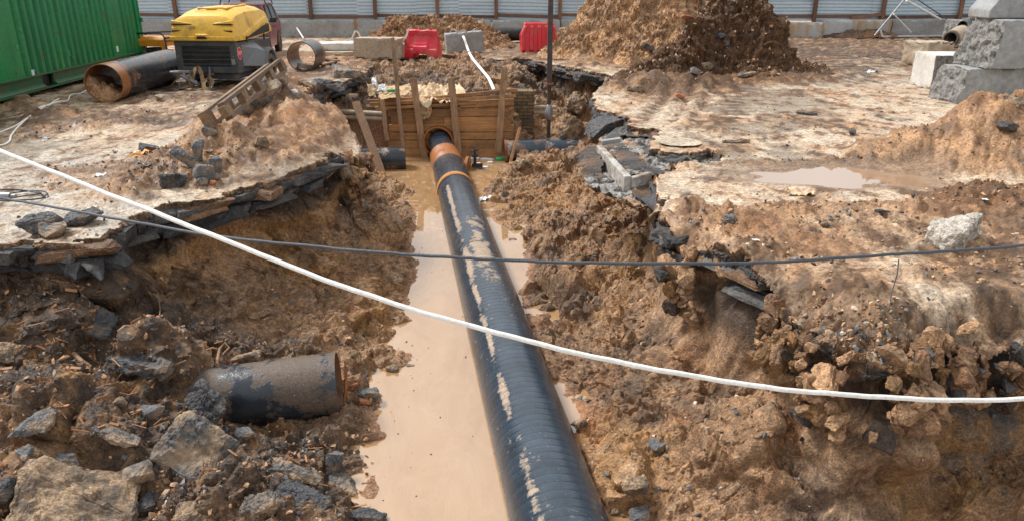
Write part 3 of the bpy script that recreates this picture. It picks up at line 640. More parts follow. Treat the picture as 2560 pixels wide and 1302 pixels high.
# ------------------------------------------------------------------ main pipe
def pipeobj(name, a, b, r, mat, parent=None, t=.012, segs=60, n=72, colf=None, org=None):
    a = Vector(a); b = Vector(b); d = (b-a).normalized(); up = Vector((0, 0, 1)); up = (up-d*up.dot(d)).normalized(); q = d.cross(up)
    L = (b-a).length; o0 = Vector(org) if org is not None else Vector((0, 0, 0))
    prof = [(i/segs, r) for i in range(segs+1)]+([(1-i/12, r-t) for i in range(13)] if t else [])
    m = len(prof); s_ = np.array([p[0] for p in prof]); rr = np.array([p[1] for p in prof]); an = np.arange(n)*2*PI/n
    Sg, An = np.meshgrid(s_, an, indexing='ij'); Rr = np.repeat(rr[:, None], n, 1)
    V = np.array(a-o0)[None, None]+Sg[..., None]*np.array(b-a)+Rr[..., None]*(np.cos(An)[..., None]*np.array(up)+np.sin(An)[..., None]*np.array(q))
    V = V.reshape(-1, 3)
    i = np.arange(m*n).reshape(m, n); i = np.concatenate([i, i[:, :1]], 1)
    if t: i = np.concatenate([i, i[:1]], 0)
    Q = np.stack([i[:-1, :-1], i[:-1, 1:], i[1:, 1:], i[1:, :-1]], -1).reshape(-1, 4)[:, ::-1]
    outer = (np.arange(m) <= segs)[:, None]*np.ones(n, bool)
    C = colf((Sg*L).ravel(), An.ravel(), outer.ravel(), V.astype(np.float32)) if colf else None
    o = npmesh(name, V, Q, mat, parent, C); o.data.set_sharp_from_angle(angle=R(40))
    if parent is None and org is not None: o.location = o0
    return o
def coatmat(name, pitch, dark=(.026, .040, .056), d=None, mudc=((.33, .235, .16), (.50, .40, .30))):
    """tape wrapped bitumen coating: Col.r is how much mud lies on it"""
    m, nt, bs = newmat(name); v = vec(nt); a = node(nt, 'ShaderNodeAttribute', attribute_name='Col')
    sp = nt.nodes.new('ShaderNodeSeparateColor'); nt.links.new(a.outputs['Color'], sp.inputs[0])
    n1 = noise(nt, v, 3, 8, .7); n2 = noise(nt, v, 22, 6, .65); n3 = noise(nt, v, 60, 3, .6)
    c = ramp(nt, n1, [(.3, tuple(k*.6 for k in dark)), (.7, tuple(k*1.6 for k in dark))])
    # the mask in Col sharpened by fine noise
    mm = nt.nodes.new('ShaderNodeMath'); mm.operation = 'ADD'; nt.links.new(sp.outputs[0], mm.inputs[0])
    m2 = nt.nodes.new('ShaderNodeMath'); m2.operation = 'MULTIPLY_ADD'; nt.links.new(n2, m2.inputs[0]); m2.inputs[1].default_value = 1.1; m2.inputs[2].default_value = -.55; nt.links.new(m2.outputs[0], mm.inputs[1])
    f = ramp(nt, mm.outputs[0], [(.40, 0.0), (.52, .55), (.70, .92)])
    mud = mix(nt, n2, mudc[0], mix(nt, n1, mudc[0], mudc[1]))
    mud = mix(nt, 1.0, mud, ramp(nt, n3, [(.3, .6), (.7, 1.4)]), 'MULTIPLY')
    c = mix(nt, f, c, mud)
    c = mix(nt, ramp(nt, n3, [(.73, 0.0), (.76, .9)]), c, (.6, .56, .5))
    # overlaps of the tape: Col.g runs 0..1 over each turn
    fr_ = nt.nodes.new('ShaderNodeMath'); fr_.operation = 'FRACT'; nt.links.new(sp.outputs[1], fr_.inputs[0])
    line = ramp(nt, fr_.outputs[0], [(.0, .12), (.10, .9), (.5, 1.0), (.9, 1.12), (1.0, 1.2)])
    c = mix(nt, 1.0, c, line, 'MULTIPLY'); rr_ = mix(nt, sp.outputs[2], c, mix(nt, n2, (.22, .08, .03), (.38, .17, .07)))
    nt.links.new(rr_, bs.inputs['Base Color'])
    nt.links.new(mix(nt, f, ramp(nt, n2, [(.3, .15), (.7, .32)]), .7), bs.inputs['Roughness'])
    hh = mix(nt, .6, line, n2); hh = mix(nt, .4, hh, f); bump(nt, bs, hh, .65, .012)
    return m
M['coat'] = coatmat('tape wrapped pipe coating', .1)
M['coat2'] = coatmat('bitumen coating', .1, (.02, .024, .03))
M['coat3'] = coatmat('muddy bitumen coating', .1, (.022, .028, .036), mudc=((.07, .05, .037), (.24, .16, .105)))
PZ = -W+.03
def paxis(px, py): return at(px, py, PZ)
pa = paxis(1400, 1318); pb = paxis(1118, 408); pb = pa.lerp(pb, (16.0-pa.y)/(pb.y-pa.y)); pdir = (pb-pa).normalized()
p0 = pa-pdir*2.6; pend = pb+pdir*.0
ppr = .36
main = thing('coated_pipe', 'long black tape wrapped pipe running up the middle of the flooded trench', 'pipe', (pa.x, pa.y, PZ))
s5 = (paxis(1150, 505)-p0).dot(pdir)
def main_col(s, an, outer, V):
    P = np.stack([s*.9, np.cos(an)*.5, np.sin(an)*.5], 1)
    aa = (an+PI) % (2*PI)-PI            # 0 is the top; positive is to the left bank
    c = .15*fbm(P, 1.0, 4, .6, 2.0)
    st = np.exp(-((aa-(-.62*SGN)+.07*fbm(xyz(s, 0, 0), 1.1, 4))/(.10+.07*fbm(xyz(s, 7, 0), .8, 3)))**2)*np.clip(.55+fbm(xyz(s, 0, 0), 1.0, 4)*.9, 0, 1)
    st = st*(1-sstep(s5-.1, s5+.3, s))
    top = np.exp(-((aa-.1*SGN)/.40)**2)*np.exp(-((s-8.2)/1.4)**2)*np.clip(.55+fbm(P, 2.6, 4, .6, 7.0)*1.3, 0, 1)*1.1
    low = sstep(1.35, 1.6, np.abs(aa))*.35
    g = (s+.05*np.sin(aa+.6)+.012*fbm(P, 1.2, 2)+8)/.093
    return np.stack([np.clip(st*.95+top+low+c*.9+.14+.25*np.clip(fbm(P*3, 2.2, 4, .65, 3.0), 0, 1)*(np.abs(aa) < 1.2), 0, 1), g, np.zeros_like(s)+(~outer)*.8], 1)
SGN = 1
pipeobj('pipe_wall', p0, pend, ppr, M['coat'], main, t=0, segs=1500, n=96, colf=main_col, org=(pa.x, pa.y, PZ))
org = Vector((pa.x, pa.y, PZ))
def band(px, py, w_, r_, name, mat):
    q = paxis(px, py); s_ = (q-pa).dot(pdir); c0 = pa+pdir*s_
    mb = MB(); mb.hollow(c0-pdir*w_/2, c0+pdir*w_/2, r_, .012, 72); return mb.build(name, mat, main, True, org=org)
band(1146, 476, .17, ppr+.006, 'joint_band', M['bandrust'])
band(1146, 481, .06, ppr+.012, 'joint_band', M['rust_orange'])
# rusty branch piece, thin inner pipe and the casing in the timber wall
q0 = pend; q1 = atY(1110, 388, 16.4); q2 = atY(1096, 342, WALLY+.25)
mb = MB(); mb.tube([q0-pdir*.06, q0.lerp(q1, .5)+Vector((0, 0, .02)), q1], [.36, .345, .32], 48)
mb.build('rusty_sleeve', M['rust_orange'], main, True, org=org)
mb = MB(); c_ = q0.lerp(q1, .35); mb.tube([c_+Vector((.1, -.02, -.05)), c_+Vector((.47, -.07, -.08))], .16, 32); mb.tube([c_+Vector((.43, -.065, -.08)), c_+Vector((.49, -.075, -.08))], .25, 32); mb.build('branch_flange', M['rust_orange'], main, True, org=org)
pipeobj('inner_pipe', q1-pdir*.05-org, q2-org, .25, M['coat'], main, t=0, segs=60, n=64, colf=lambda s, an, o_, V: np.stack([.15+.3*np.clip(fbm(V, 5, 3), 0, 1), s/.093, 0*s], 1))
vv = MB(); c_ = c_+Vector((.62, -.05, .02)); vv.tube([c_, c_+Vector((0, 0, .16))], .035, 12); vv.tube([c_+Vector((-.07, 0, .17)), c_+Vector((.07, 0, .17))], .03, 12); vv.tube([c_+Vector((0, 0, .17)), c_+Vector((0, 0, .3))], .018, 10)
vv.tube([c_+Vector((.08*math.cos(a), .08*math.sin(a), .3)) for a in np.linspace(0, 2*PI, 17)[:-1]], .014, 8, closed=True); vv.box(c_+Vector((.05, 0, -.05)), (.24, .1, .08))
vv.build('valve', M['black'], main, True, org=org)
cc = atY(1097, 352, WALLY-.10)
cas = thing('pipe_casing', 'short wide rusty casing the pipe passes through in the board wall', 'pipe', cc)
mb = MB(); mb.hollow((0, -.12, 0), (0, .5, .02), .345, .018, 56); mb.build('casing_tube', M['rust'], cas, True)
mb = MB(); mb.hollow((0, -.17, 0), (0, -.121, 0), .355, .035, 56); mb.build('casing_rim', M['rust_orange'], cas, True)
def stub_col(s, an, outer, V, k=.5, seed=1.0):
    P = V; n = fbm(P, 2.0, 5, .6, seed); aa = np.abs((an+PI) % (2*PI)-PI)
    mud = np.clip(k*(1-sstep(.5, 1.6, aa))+n*.6+.1, 0, 1)
    return np.stack([mud, np.full_like(s, .5), np.where(outer, sstep(.32, .55, fbm(P, 3, 4, .6, seed+4))*.8, .8)], 1)
# stub of an old pipe sticking out of the left bank, near the camera
e1 = Vector((0, 0, 0)); e1 = atY(848, 958, 6.05); e0 = e1+Vector((-2.2, -.38, -.12))
st = thing('old_pipe', 'muddy dark pipe stub poking out of the left bank towards the water', 'pipe', e1)
def c1(s, an, outer, V):
    P = V; n = fbm(P, 1.6, 5, .62, 3.0); aa = (an+PI) % (2*PI)-PI
    mud = np.clip(.50*np.exp(-((aa)/.9)**2)+n*.7+.40+.3*fbm(P, 6, 3, .6, 5.0)+.22*sstep(1.3, 2.0, np.abs(aa)), 0, 1)
    return np.stack([mud, np.full_like(s, .5), np.where(outer, 0, .55)], 1)
pipeobj('pipe_wall', e1, e0, .295, M['coat3'], st, t=.012, segs=160, n=80, colf=c1, org=e1)
mb = MB(); mb.tube([Vector((.002, -.02, 0))+Vector((0, math.cos(a)*.296, math.sin(a)*.296)) for a in np.linspace(-1.3, .35, 10)], [.004, .01, .016, .014, .02, .014, .016, .012, .008, .004], 6); mb.build('torn_edge', M['rust_orange'], st, True)
# stubs at the far end of the pit
a1 = atY(1014, 397, 16.25); a0 = a1+Vector((-2.2, -.30, -.02))
st = thing('pipe_stub', 'short dark pipe end left of the timber wall, behind the leaning plank', 'pipe', a1)
pipeobj('pipe_wall', a1, a0, .265, M['coat2'], st, segs=60, n=64, colf=lambda s, an, o, V: stub_col(s, an, o, V, .1, 2.0)*np.array([1, 1, 1.0]), org=a1)
b1 = atY(1262, 380, 16.9); b0 = b1+Vector((3.2, .22, .02))
st = thing('pipe_stub', 'dark pipe end right of the timber wall, with the tall steel pole above it', 'pipe', b1)
pipeobj('pipe_wall', b1, b0, .265, M['coat'], st, segs=80, n=64, colf=lambda s, an, o, V: stub_col(s, an, o, V, .35, 5.0)*np.array([1, 1, .5]), org=b1)
mb = MB(); d_ = (b0-b1).normalized(); mb.hollow(-d_*.012, d_*.05, .275, .03, 56); mb.build('rusty_rim', M['rust'], st, True)
def thinpipe(label, p, q, r, mat='concrete_tan'):
    p = Vector(p); q = Vector(q); t_ = thing('thin_pipe', label, 'pipe', p, group='thin pipes buried beside the pit'); mb = MB(); mb.hollow((0, 0, 0), q-p, r, r*.25, 24); mb.build('pipe_wall', M[mat], t_, True)
    mb = MB(); d_ = (q-p); mb.hollow(d_*.42, d_*.5, r*1.18, r*.3, 24); mb.build('pipe_socket', M[mat], t_, True)
for i, yy in enumerate((285, 298)):
    a = atY(957, yy, 17.2); thinpipe(('upper' if i == 0 else 'lower')+' of two thin clay coloured pipes left of the board wall', a, a+Vector((-1.3, .25, .02)), .055)
    a = atY(1328, yy-16, 18.6); thinpipe(('upper' if i == 0 else 'lower')+' of two thin pipes crossing behind the steel pole', a, a+Vector((.62, .10, -.02)), .05, 'concrete_tan')
# brick pier in the far corner of the pit
bp = atY(1306, 352, 18.2); zt = atY(1306, 232, 18.2).z
m, nt, bs = newmat('old brick'); v = vec(nt); br = nt.nodes.new('ShaderNodeTexBrick'); mp_ = nt.nodes.new('ShaderNodeMapping'); mp_.inputs['Rotation'].default_value = (PI/2, 0, 0); nt.links.new(v, mp_.inputs[0]); nt.links.new(mp_.outputs[0], br.inputs['Vector'])
br.inputs['Color1'].default_value = (.22, .13, .05, 1); br.inputs['Color2'].default_value = (.10, .07, .035, 1); br.inputs['Mortar'].default_value = (.05, .045, .035, 1); br.inputs['Scale'].default_value = 1; br.inputs['Mortar Size'].default_value = .010; br.inputs['Brick Width'].default_value = .25; br.inputs['Row Height'].default_value = .082
nt.links.new(mix(nt, 1.0, br.outputs[0], ramp(nt, noise(nt, v, 9), [(.3, .6), (.7, 1.5)]), 'MULTIPLY'), bs.inputs['Base Color']); bs.inputs['Roughness'].default_value = .7; bump(nt, bs, br.outputs['Fac'], -.8, .02)
mb = MB(); zz = -1.8
k = 0
while zz < zt:
    j = random.uniform(-.02, .02); mb.box((bp.x+j, bp.y+.25+random.uniform(-.01, .01), zz+.041), (.56+random.uniform(-.03, .03), .5, .080)); zz += .082
tag(mb.build('brick_pier', m, bevel=.006, org=(bp.x, bp.y, -1.65)), 'old mossy brick pier in the far pit corner right of the boards', 'brick pier')
# ------------------------------------------------------------------ timber shoring wall
wl = thing('shoring_wall', 'wall of horizontal brown boards shoring the far end of the trench', 'timber wall', (at(1100, 392, -W).x, WALLY, -W)); wo = wl.location.copy()
rows = [(395, 372, 972, 1262), (372, 350, 970, 1268), (350, 331, 975, 1283), (331, 312, 973, 1285), (312, 291, 978, 1277), (291, 271, 970, 1272), (271, 258, 955, 1285)]
for i, (yb, yt, xl, xr) in enumerate(rows):
    A = atY(xl, (yb+yt)/2, WALLY); B = atY(xr, (yb+yt)/2, WALLY); hgt = atY(1100, yt, WALLY).z-atY(1100, yb, WALLY).z
    if i in (2, 4, 5): cuts = [(A.x, -1.9+.3*(i % 3)), (-1.9+.3*(i % 3)+.01, B.x)]
    else: cuts = [(A.x, B.x)]
    for u0, u1 in cuts:
        dz = random.uniform(-.012, .012); mb = MB(); mb.plank((u0, WALLY-.02*random.random(), A.z+dz), (u1, WALLY-.02*random.random(), A.z+dz+.012*random.uniform(-1, 1)), hgt-.012, .045); mb.build('board', M['board'], wl, bevel=.004, org=wo)
# the loose boards lying on the top edge
for (xl, yl, xr, yr, dy, th) in [(925, 262, 1150, 248, -.06, .05), (918, 254, 1160, 240, .02, .045), (940, 272, 1190, 258, -.09, .04), (1140, 240, 1293, 226, -.07, .05), (1120, 251, 1290, 240, -.10, .045), (1150, 262, 1285, 255, -.05, .09)]:
    A = atY(xl, yl, WALLY+dy); B = atY(xr, yr, WALLY+dy); mb = MB(); mb.plank(A, B, th*1.6, .06); mb.build('top_board', M['board'], wl, bevel=.004, org=wo)
def stake(label, x0, y0, Y0, x1, y1, Y1, w_, t_=.05, face=(0, -1, 0), mat='stake', name='timber_stake', cat='timber stake', group='timber stakes driven along the board wall'):
    A = atY(x0, y0, Y0); B = atY(x1, y1, Y1); mb = MB(); n = 7; d = (B-A)
    for_ = Vector(face); f = (for_-d.normalized()*for_.dot(d.normalized())).normalized(); xx = d.normalized().cross(f)
    rings = []
    for i in range(n):
        p = A.lerp(B, i/(n-1))+xx*random.uniform(-.006, .006); ww = w_*random.uniform(.96, 1.04)
        if i == n-1: tips = [random.uniform(-.02, .02) for _ in range(4)]
        else: tips = [0]*4
        rings.append([p+xx*(sx*ww/2)+f*(sy*t_/2)+d.normalized()*tips[k] for k, (sx, sy) in enumerate(((-1, -1), (1, -1), (1, 1), (-1, 1)))])
    mb.loft(rings); o = mb.build(name, M[mat], bevel=.003, org=A); return tag(o, label, cat, group)
stake('upright timber stake left of the casing, leaning slightly left', 1062, 398, 17.25, 1033, 196, 17.3, .155, .06)
stake('upright timber stake right of the casing with a worn square top', 1146, 386, 17.2, 1128, 194, 17.3, .16, .06)
stake('thick timber stake at the right end of the boards, leaning right', 1245, 384, 17.15, 1262, 171, 17.3, .155, .06)
stake('long thin dark stake standing left of the board wall, tallest of the stakes', 1010, 388, 16.9, 981, 96, 17.6, .085, .07)
stake('wide pale plank leaning left from the water beside the left pipe end', 958, 448, 15.2, 890, 256, 16.1, .17, .045, face=(.3, -1, .2), group='loose planks in the pit')
stake('thin weathered grey plank hanging under the cardboard at the left wall end', 968, 352, 17.1, 955, 250, 17.2, .10, .03, group='loose planks in the pit')
stake('thin dark rod leaning right at the water edge before the right pipe end', 1268, 432, 15.6, 1300, 321, 16.1, .06, .05, mat='board', group='loose planks in the pit')
stake('tiny splintered peg stuck in the mud below the right pipe end', 1338, 412, 16.0, 1340, 388, 16.0, .03, .03, group='loose planks in the pit')
# ------------------------------------------------------------------ tall steel pole
pp = atY(1371, 345, 17.35); pole = thing('steel_pole', 'tall dark steel pole rising out of the pit past the top of the picture', 'pole', pp)
zf = atY(1371, 210, 17.35).z-pp.z; zv = atY(1371, 283, 17.35).z-pp.z
mb = MB(); mb.box((0, 0, zf+2.2), (.115, .10, 4.4)); mb.build('upper_tube', M['darksteel'], pole, bevel=.012)
mb = MB(); mb.tube([(0, 0, 0), (0, 0, zf)], .045, 20); mb.build('lower_tube', M['darksteel'], pole, True)
mb = MB(); mb.tube([(0, 0, zf-.02), (0, 0, zf+.02)], .105, 24); mb.build('flange', M['rust'], pole, True)
mb = MB(); mb.loft([[(r_*math.cos(a), r_*math.sin(a), z_) for a in np.linspace(0, 2*PI, 25)[:-1]] for z_, r_ in ((zv-.16, .05), (zv-.12, .075), (zv-.05, .095), (zv+.04, .095), (zv+.09, .07), (zv+.17, .065), (zv+.19, .05))]); mb.tube([(.0, -.09, zv), (.0, -.14, zv)], .02, 10); mb.build('coupling', M['steel'], pole, True)
# ------------------------------------------------------------------ cardboard, sheets and litter on the top of the wall
def crumple(name, label, cat, quad, mat, seed, amp=.05, n=26, th=.006, group=None, pz=0, tri=False):
    q = [Vector(p) for p in quad]; c = sum(q, Vector())/4; u, v_ = np.meshgrid(np.linspace(0, 1, n), np.linspace(0, 1, n)); u = u.ravel(); v_ = v_.ravel()
    # wavy torn outline
    uu = u+.06*np.sin(v_*9+seed)*np.abs(2*u-1); vv2 = v_+.06*np.sin(u*8+seed*2)*np.abs(2*v_-1)
    P = sum(np.outer(w__, np.array(p-c)) for w__, p in zip(((1-uu)*(1-vv2), uu*(1-vv2), uu*vv2, (1-uu)*vv2), q)).astype(np.float32)
    nrm = np.array((q[1]-q[0]).cross(q[3]-q[0]).normalized()); d = amp*(billow(P, 3.2/max(.3, (q[1]-q[0]).length), 3, .55, seed)+.6*fbm(P, 6, 2, .5, seed))
    P = P+nrm[None]*d[:, None]
    Vv = np.concatenate([P, P-nrm[None]*th]); Q = gridfaces(n, n); Q2 = Q[:, ::-1]+n*n
    i = np.arange(n*n).reshape(n, n); rim = np.concatenate([i[0, :-1], i[:-1, -1], i[-1, ::-1][:-1], i[::-1, 0][:-1]]); r2 = np.roll(rim, -1)
    Qr = np.stack([r2, rim, rim+n*n, r2+n*n], 1)
    o = npmesh(name, Vv, np.concatenate([Q, Q2, Qr]), M[mat]); o.location = c
    return tag(o, label, cat, group)
Y1 = 17.45
crumple('wet_sheet', 'large crumpled pale wet sheet draped over the middle of the board wall', 'sheet', [atY(1045, 262, Y1-.25), atY(1122, 256, Y1-.2), atY(1125, 216, Y1+.9), atY(1040, 212, Y1+1.0)], 'paper_pale', 1.3, .09, 40)
crumple('hanging_sheet', 'torn brown sheet hanging down over the boards beside the left stake', 'sheet', [atY(1040, 300, Y1-.12), atY(1074, 300, Y1-.12), atY(1082, 252, Y1-.12), atY(1050, 256, Y1-.16)], 'paper', 4.0, .05, 26)
crumple('cardboard', 'flat brown cardboard flap folded at the left end of the board wall', 'cardboard', [atY(950, 250, Y1-.25), atY(992, 244, Y1-.2), atY(985, 226, Y1+.2), atY(945, 233, Y1+.3)], 'paper', 7.0, .02, 20)
crumple('cardboard', 'small upright cardboard piece leaning at the far left of the boards', 'cardboard', [atY(921, 240, Y1-.1), atY(940, 243, Y1-.1), atY(938, 216, Y1+.1), atY(918, 210, Y1+.1)], 'paper', 8.0, .02, 20)
crumple('cardboard', 'stacked pale cardboard sheet behind the long thin stake', 'cardboard', [atY(960, 234, Y1+.1), atY(1030, 236, Y1+.1), atY(1030, 211, Y1+.8), atY(962, 217, Y1+.8)], 'paper', 9.0, .04, 26)
crumple('cardboard', 'pale triangular cardboard piece right of the second stake', 'cardboard', [atY(1140, 238, Y1-.1), atY(1168, 236, Y1+.0), atY(1150, 210, Y1+.6), atY(1138, 212, Y1+.6)], 'paper_pale', 10.0, .02, 20)
crumple('plastic_bag', 'white crumpled plastic bag among the cardboard left of the long stake', 'plastic bag', [atY(942, 226, Y1+.2), atY(966, 228, Y1+.2), atY(962, 208, Y1+.4), atY(950, 210, Y1+.4)], 'plastic_white', 11.0, .05, 20)
crumple('plastic_bag', 'thin white plastic strip tangled on the bank left of the cardboard', 'plastic bag', [atY(931, 214, Y1+.5), atY(944, 216, Y1+.5), atY(940, 194, Y1+.7), atY(928, 196, Y1+.7)], 'plastic_white', 12.0, .05, 16)
def bottle(label, p, rz, L=.26, r=.035, mat='greenbottle', tilt=0):
    t_ = thing('plastic_bottle', label, 'bottle', p, rot=(tilt, 0, rz)); mb = MB()
    mb.loft([[(x_, r_*math.cos(a), r+r_*math.sin(a)) for a in np.linspace(0, 2*PI, 17)[:-1]] for x_, r_ in ((0, r*.8), (.02, r), (L*.65, r), (L*.85, r*.45), (L, r*.35))]); mb.build('bottle_body', M[mat], t_, True)
    mb = MB(); mb.tube([(L, 0, r), (L+.02, 0, r)], r*.42, 12); mb.build('bottle_cap', M['plastic_white'], t_, True)
p = atY(968, 232, Y1); bottle('tiny green bottle among the cardboard on the wall top', (p.x, p.y, p.z), .4)
p = at(1240, 402, -W); bottle('green bottle floating on the water before the right pipe end', (p.x, p.y, -W-.02), .2, .3, .05)
for k, (x_, y_, l_) in enumerate(((1185, 398, 'white foam scrap floating right of the pipe, farthest left'), (1218, 400, 'long white foam scrap floating beside the green bottle'), (1190, 412, 'thin white foam scrap floating nearest the rusty sleeve'), (1205, 420, 'dirty foam scrap floating lowest in the far basin'), (1225, 408, 'small foam scrap floating below the long one'))):
    p = at(x_, y_, -W); mb = MB(); L_ = (.28, .32, .24, .3, .14)[k]; mb.loft([[(L_*c1_*s1, .12*c1_*s2, zz) for s1, s2 in ((-.5, -.4), (-.1, -.5), (.45, -.35), (.5, .3), (.05, .5), (-.4, .35))] for zz, c1_ in ((-.02, .85), (0, 1), (.02, .9))]); o = mb.build('foam_scrap', M['whiteband']); o.location = (p.x, p.y, -W+.012); o.rotation_euler.z = random.uniform(-.5, .5); tag(o, l_, 'foam scrap', 'foam scraps on the far water')
# ------------------------------------------------------------------ concrete blocks
def rough_block(sx, sy, sz, seed, cell=.05, amp=.006, chip=.03, broken=0, lean=0, slope_end=0):
    """a cast block; broken: amplitude of the rough break on its -x end"""
    ax = [np.linspace(-d/2, d/2, max(3, int(d/cell)+1)) for d in (sx, sy, sz)]
    Vs, Qs, nb_ = [], [], 0
    for k in range(3):
        i, j = [(1, 2), (2, 0), (0, 1)][k]
        for sgn in (-1, 1):
            A, B = np.meshgrid(ax[i], ax[j]); P = np.zeros((A.size, 3)); P[:, i] = A.ravel(); P[:, j] = B.ravel(); P[:, k] = sgn*(sx, sy, sz)[k]/2
            Q = gridfaces(*A.shape)+nb_; Qs.append(Q if sgn > 0 else Q[:, ::-1]); Vs.append(P); nb_ += len(P)
    P = np.concatenate(Vs).astype(np.float32); key = np.round(P/1e-4).astype(np.int64); _, ui, inv = np.unique(key, axis=0, return_index=True, return_inverse=True)
    P = P[ui]; Q = inv.ravel()[np.concatenate(Qs)]
    hd = np.array([sx/2, sy/2, sz/2]); rel = hd-np.abs(P)        # distance to each face
    srt = np.sort(rel, 1); edge_d = srt[:, 1]
    ch = np.clip(fbm(P, 3, 3, .6, seed)+.05, 0, 1)*chip*np.exp(-(edge_d/.035)**2)
    P0 = P.copy(); P = P-np.sign(P0)*(rel < .06)*(ch[:, None]*1.3+.006*np.exp(-(edge_d/.012)**2)[:, None])
    P = P+np.stack([fbm(P0, 2.5, 4, .5, seed+k) for k in range(3)], 1)*amp
    if broken:
        wgt = np.exp(-((P0[:, 0]+sx/2)/.03)**2)
        P[:, 0] += wgt*broken*(fbm(P0, 4, 5, .65, seed+4)*1.0+.3)+slope_end*np.exp(-((P0[:, 0]+sx/2)/(slope_end+.05))**2)*(P0[:, 2]/sz+.5)
        P[:, 1] += wgt*.3*broken*fbm(P0, 6, 3, .6, seed+6); P[:, 2] += wgt*.3*broken*fbm(P0, 6, 3, .6, seed+8)
    return P, Q, P0
def block(name, label, cat, size, loc, rz, mat, seed, group=None, rot=None, **kw):
    P, Q, P0 = rough_block(*size, seed, **kw)
    o = npmesh(name, P, Q, M[mat], smooth=False); o.data.set_sharp_from_angle(angle=R(30)); o.location = loc; o.rotation_euler = rot if rot else (0, 0, rz)
    if kw.get('broken'):
        o.data.materials.append(M['concrete_rough']); c = P0[Q].mean(1); mi = (np.abs(c[:, 0]+size[0]/2) < 1e-3).astype(np.int32); o.data.polygons.foreach_set('material_index', mi)
    return tag(o, label, cat, group)
def onG(px, py, dz=0): p = at(px, py); return Vector((p.x, p.y, dz))
# stack at the right
def rblock(label, xl, yb, wpx, hm, dep, lenx, rz, z0, seed, mat='concrete', Y=None, **kw):
    p = at(xl, yb) if z0 == 0 else atY(xl, yb, Y)
    c = Vector((p.x, p.y, p.z if z0 else 0)); Rm = Matrix.Rotation(rz, 3, 'Z'); c = c+Rm @ Vector((lenx/2, dep/2, hm/2))
    return block('concrete_block', label, 'concrete block', (lenx, dep, hm), c, rz, mat, seed, group='concrete blocks stacked at the right', **kw)
Lw = at(2340, 262); hl = (262-170)/ (297/2.15)
rblock('lower dark concrete block of the near stack at the right edge, end broken off', 2388, 262, 0, hl, 1.0, 2.6, R(3), 0, 2.0, broken=.07, slope_end=.16)
up = atY(2455, 178, Lw.y+.02)
c_ = Vector((up.x+1.25, Lw.y+.50, hl+.45)); block('concrete_block', 'large upper concrete block of the near stack with a crumbled left end', 'concrete block', (2.5, 1.15, .88), c_, R(2), 'concrete', 5.0, group='concrete blocks stacked at the right', broken=.08, slope_end=.14)
p = at(2333, 228); block('concrete_block', 'pale concrete block standing on the ground left of the stack', 'concrete block', (1.15, 1.3, .74), (p.x+.68, p.y+.60, .37), R(84), 'concrete_white', 7.0, group='concrete blocks stacked at the right', broken=.03)
p = at(2450, 112); block('concrete_block', 'far concrete block behind the stack, top level with the fence base', 'concrete block', (4.2, 1.2, .75), (p.x+.9, p.y, .38+.15), R(-2), 'concrete', 8.0, group='concrete blocks stacked at the right', broken=.06)
pq = atY(2500, 52, Lw.y+.55)
mb = MB(); zt = hl+.90
prof = [(-.62, 0), (-.62, .16), (-.50, .34), (-.47, 1.6), (.47, 1.6), (.50, .34), (.62, .16), (.62, 0)]
mb.prism(prof, -.4, .4); o = mb.build('barrier_block', M['concrete'], bevel=.025); o.location = (pq.x+.28, Lw.y+.68, zt); o.rotation_euler.z = R(-4); tag(o, 'grey concrete footing block with a flared base standing on top of the stack', 'concrete block')
# a broken lump at the right edge, a roll of pipe insulation between the blocks
p = at(2405, 118)
roll = thing('insulated_pipe', 'torn insulated pipe lying between the concrete blocks at the right', 'pipe', (p.x, p.y, .35)); a = Vector((-.9, -.8, 0)); b = Vector((1.0, 1.1, .35)); mb = MB(); mb.hollow(a, b, .30, .05, 28, 6); mb.build('wrapping', M['concrete_tan'], roll, True)
mb = MB(); mb.hollow(a*.98, a*1.12, .24, .03, 28); mb.build('pipe_wall', M['cgrey'], roll, True)
mb = MB(); mb.hollow(Vector((-.2, -.1, .42)), Vector((1.2, 1.3, .72)), .17, .02, 24); mb.build('wrapping_tube', M['cgrey'], roll, True)
p = at(2330, 165); tag(block('clay_boulder', 'rounded clay covered boulder behind the pale block', 'boulder', (1.1, .9, .7), (p.x, p.y+.3, .3), .3, 'concrete_tan', 31.0, chip=.25, amp=.06, cell=.05), None)
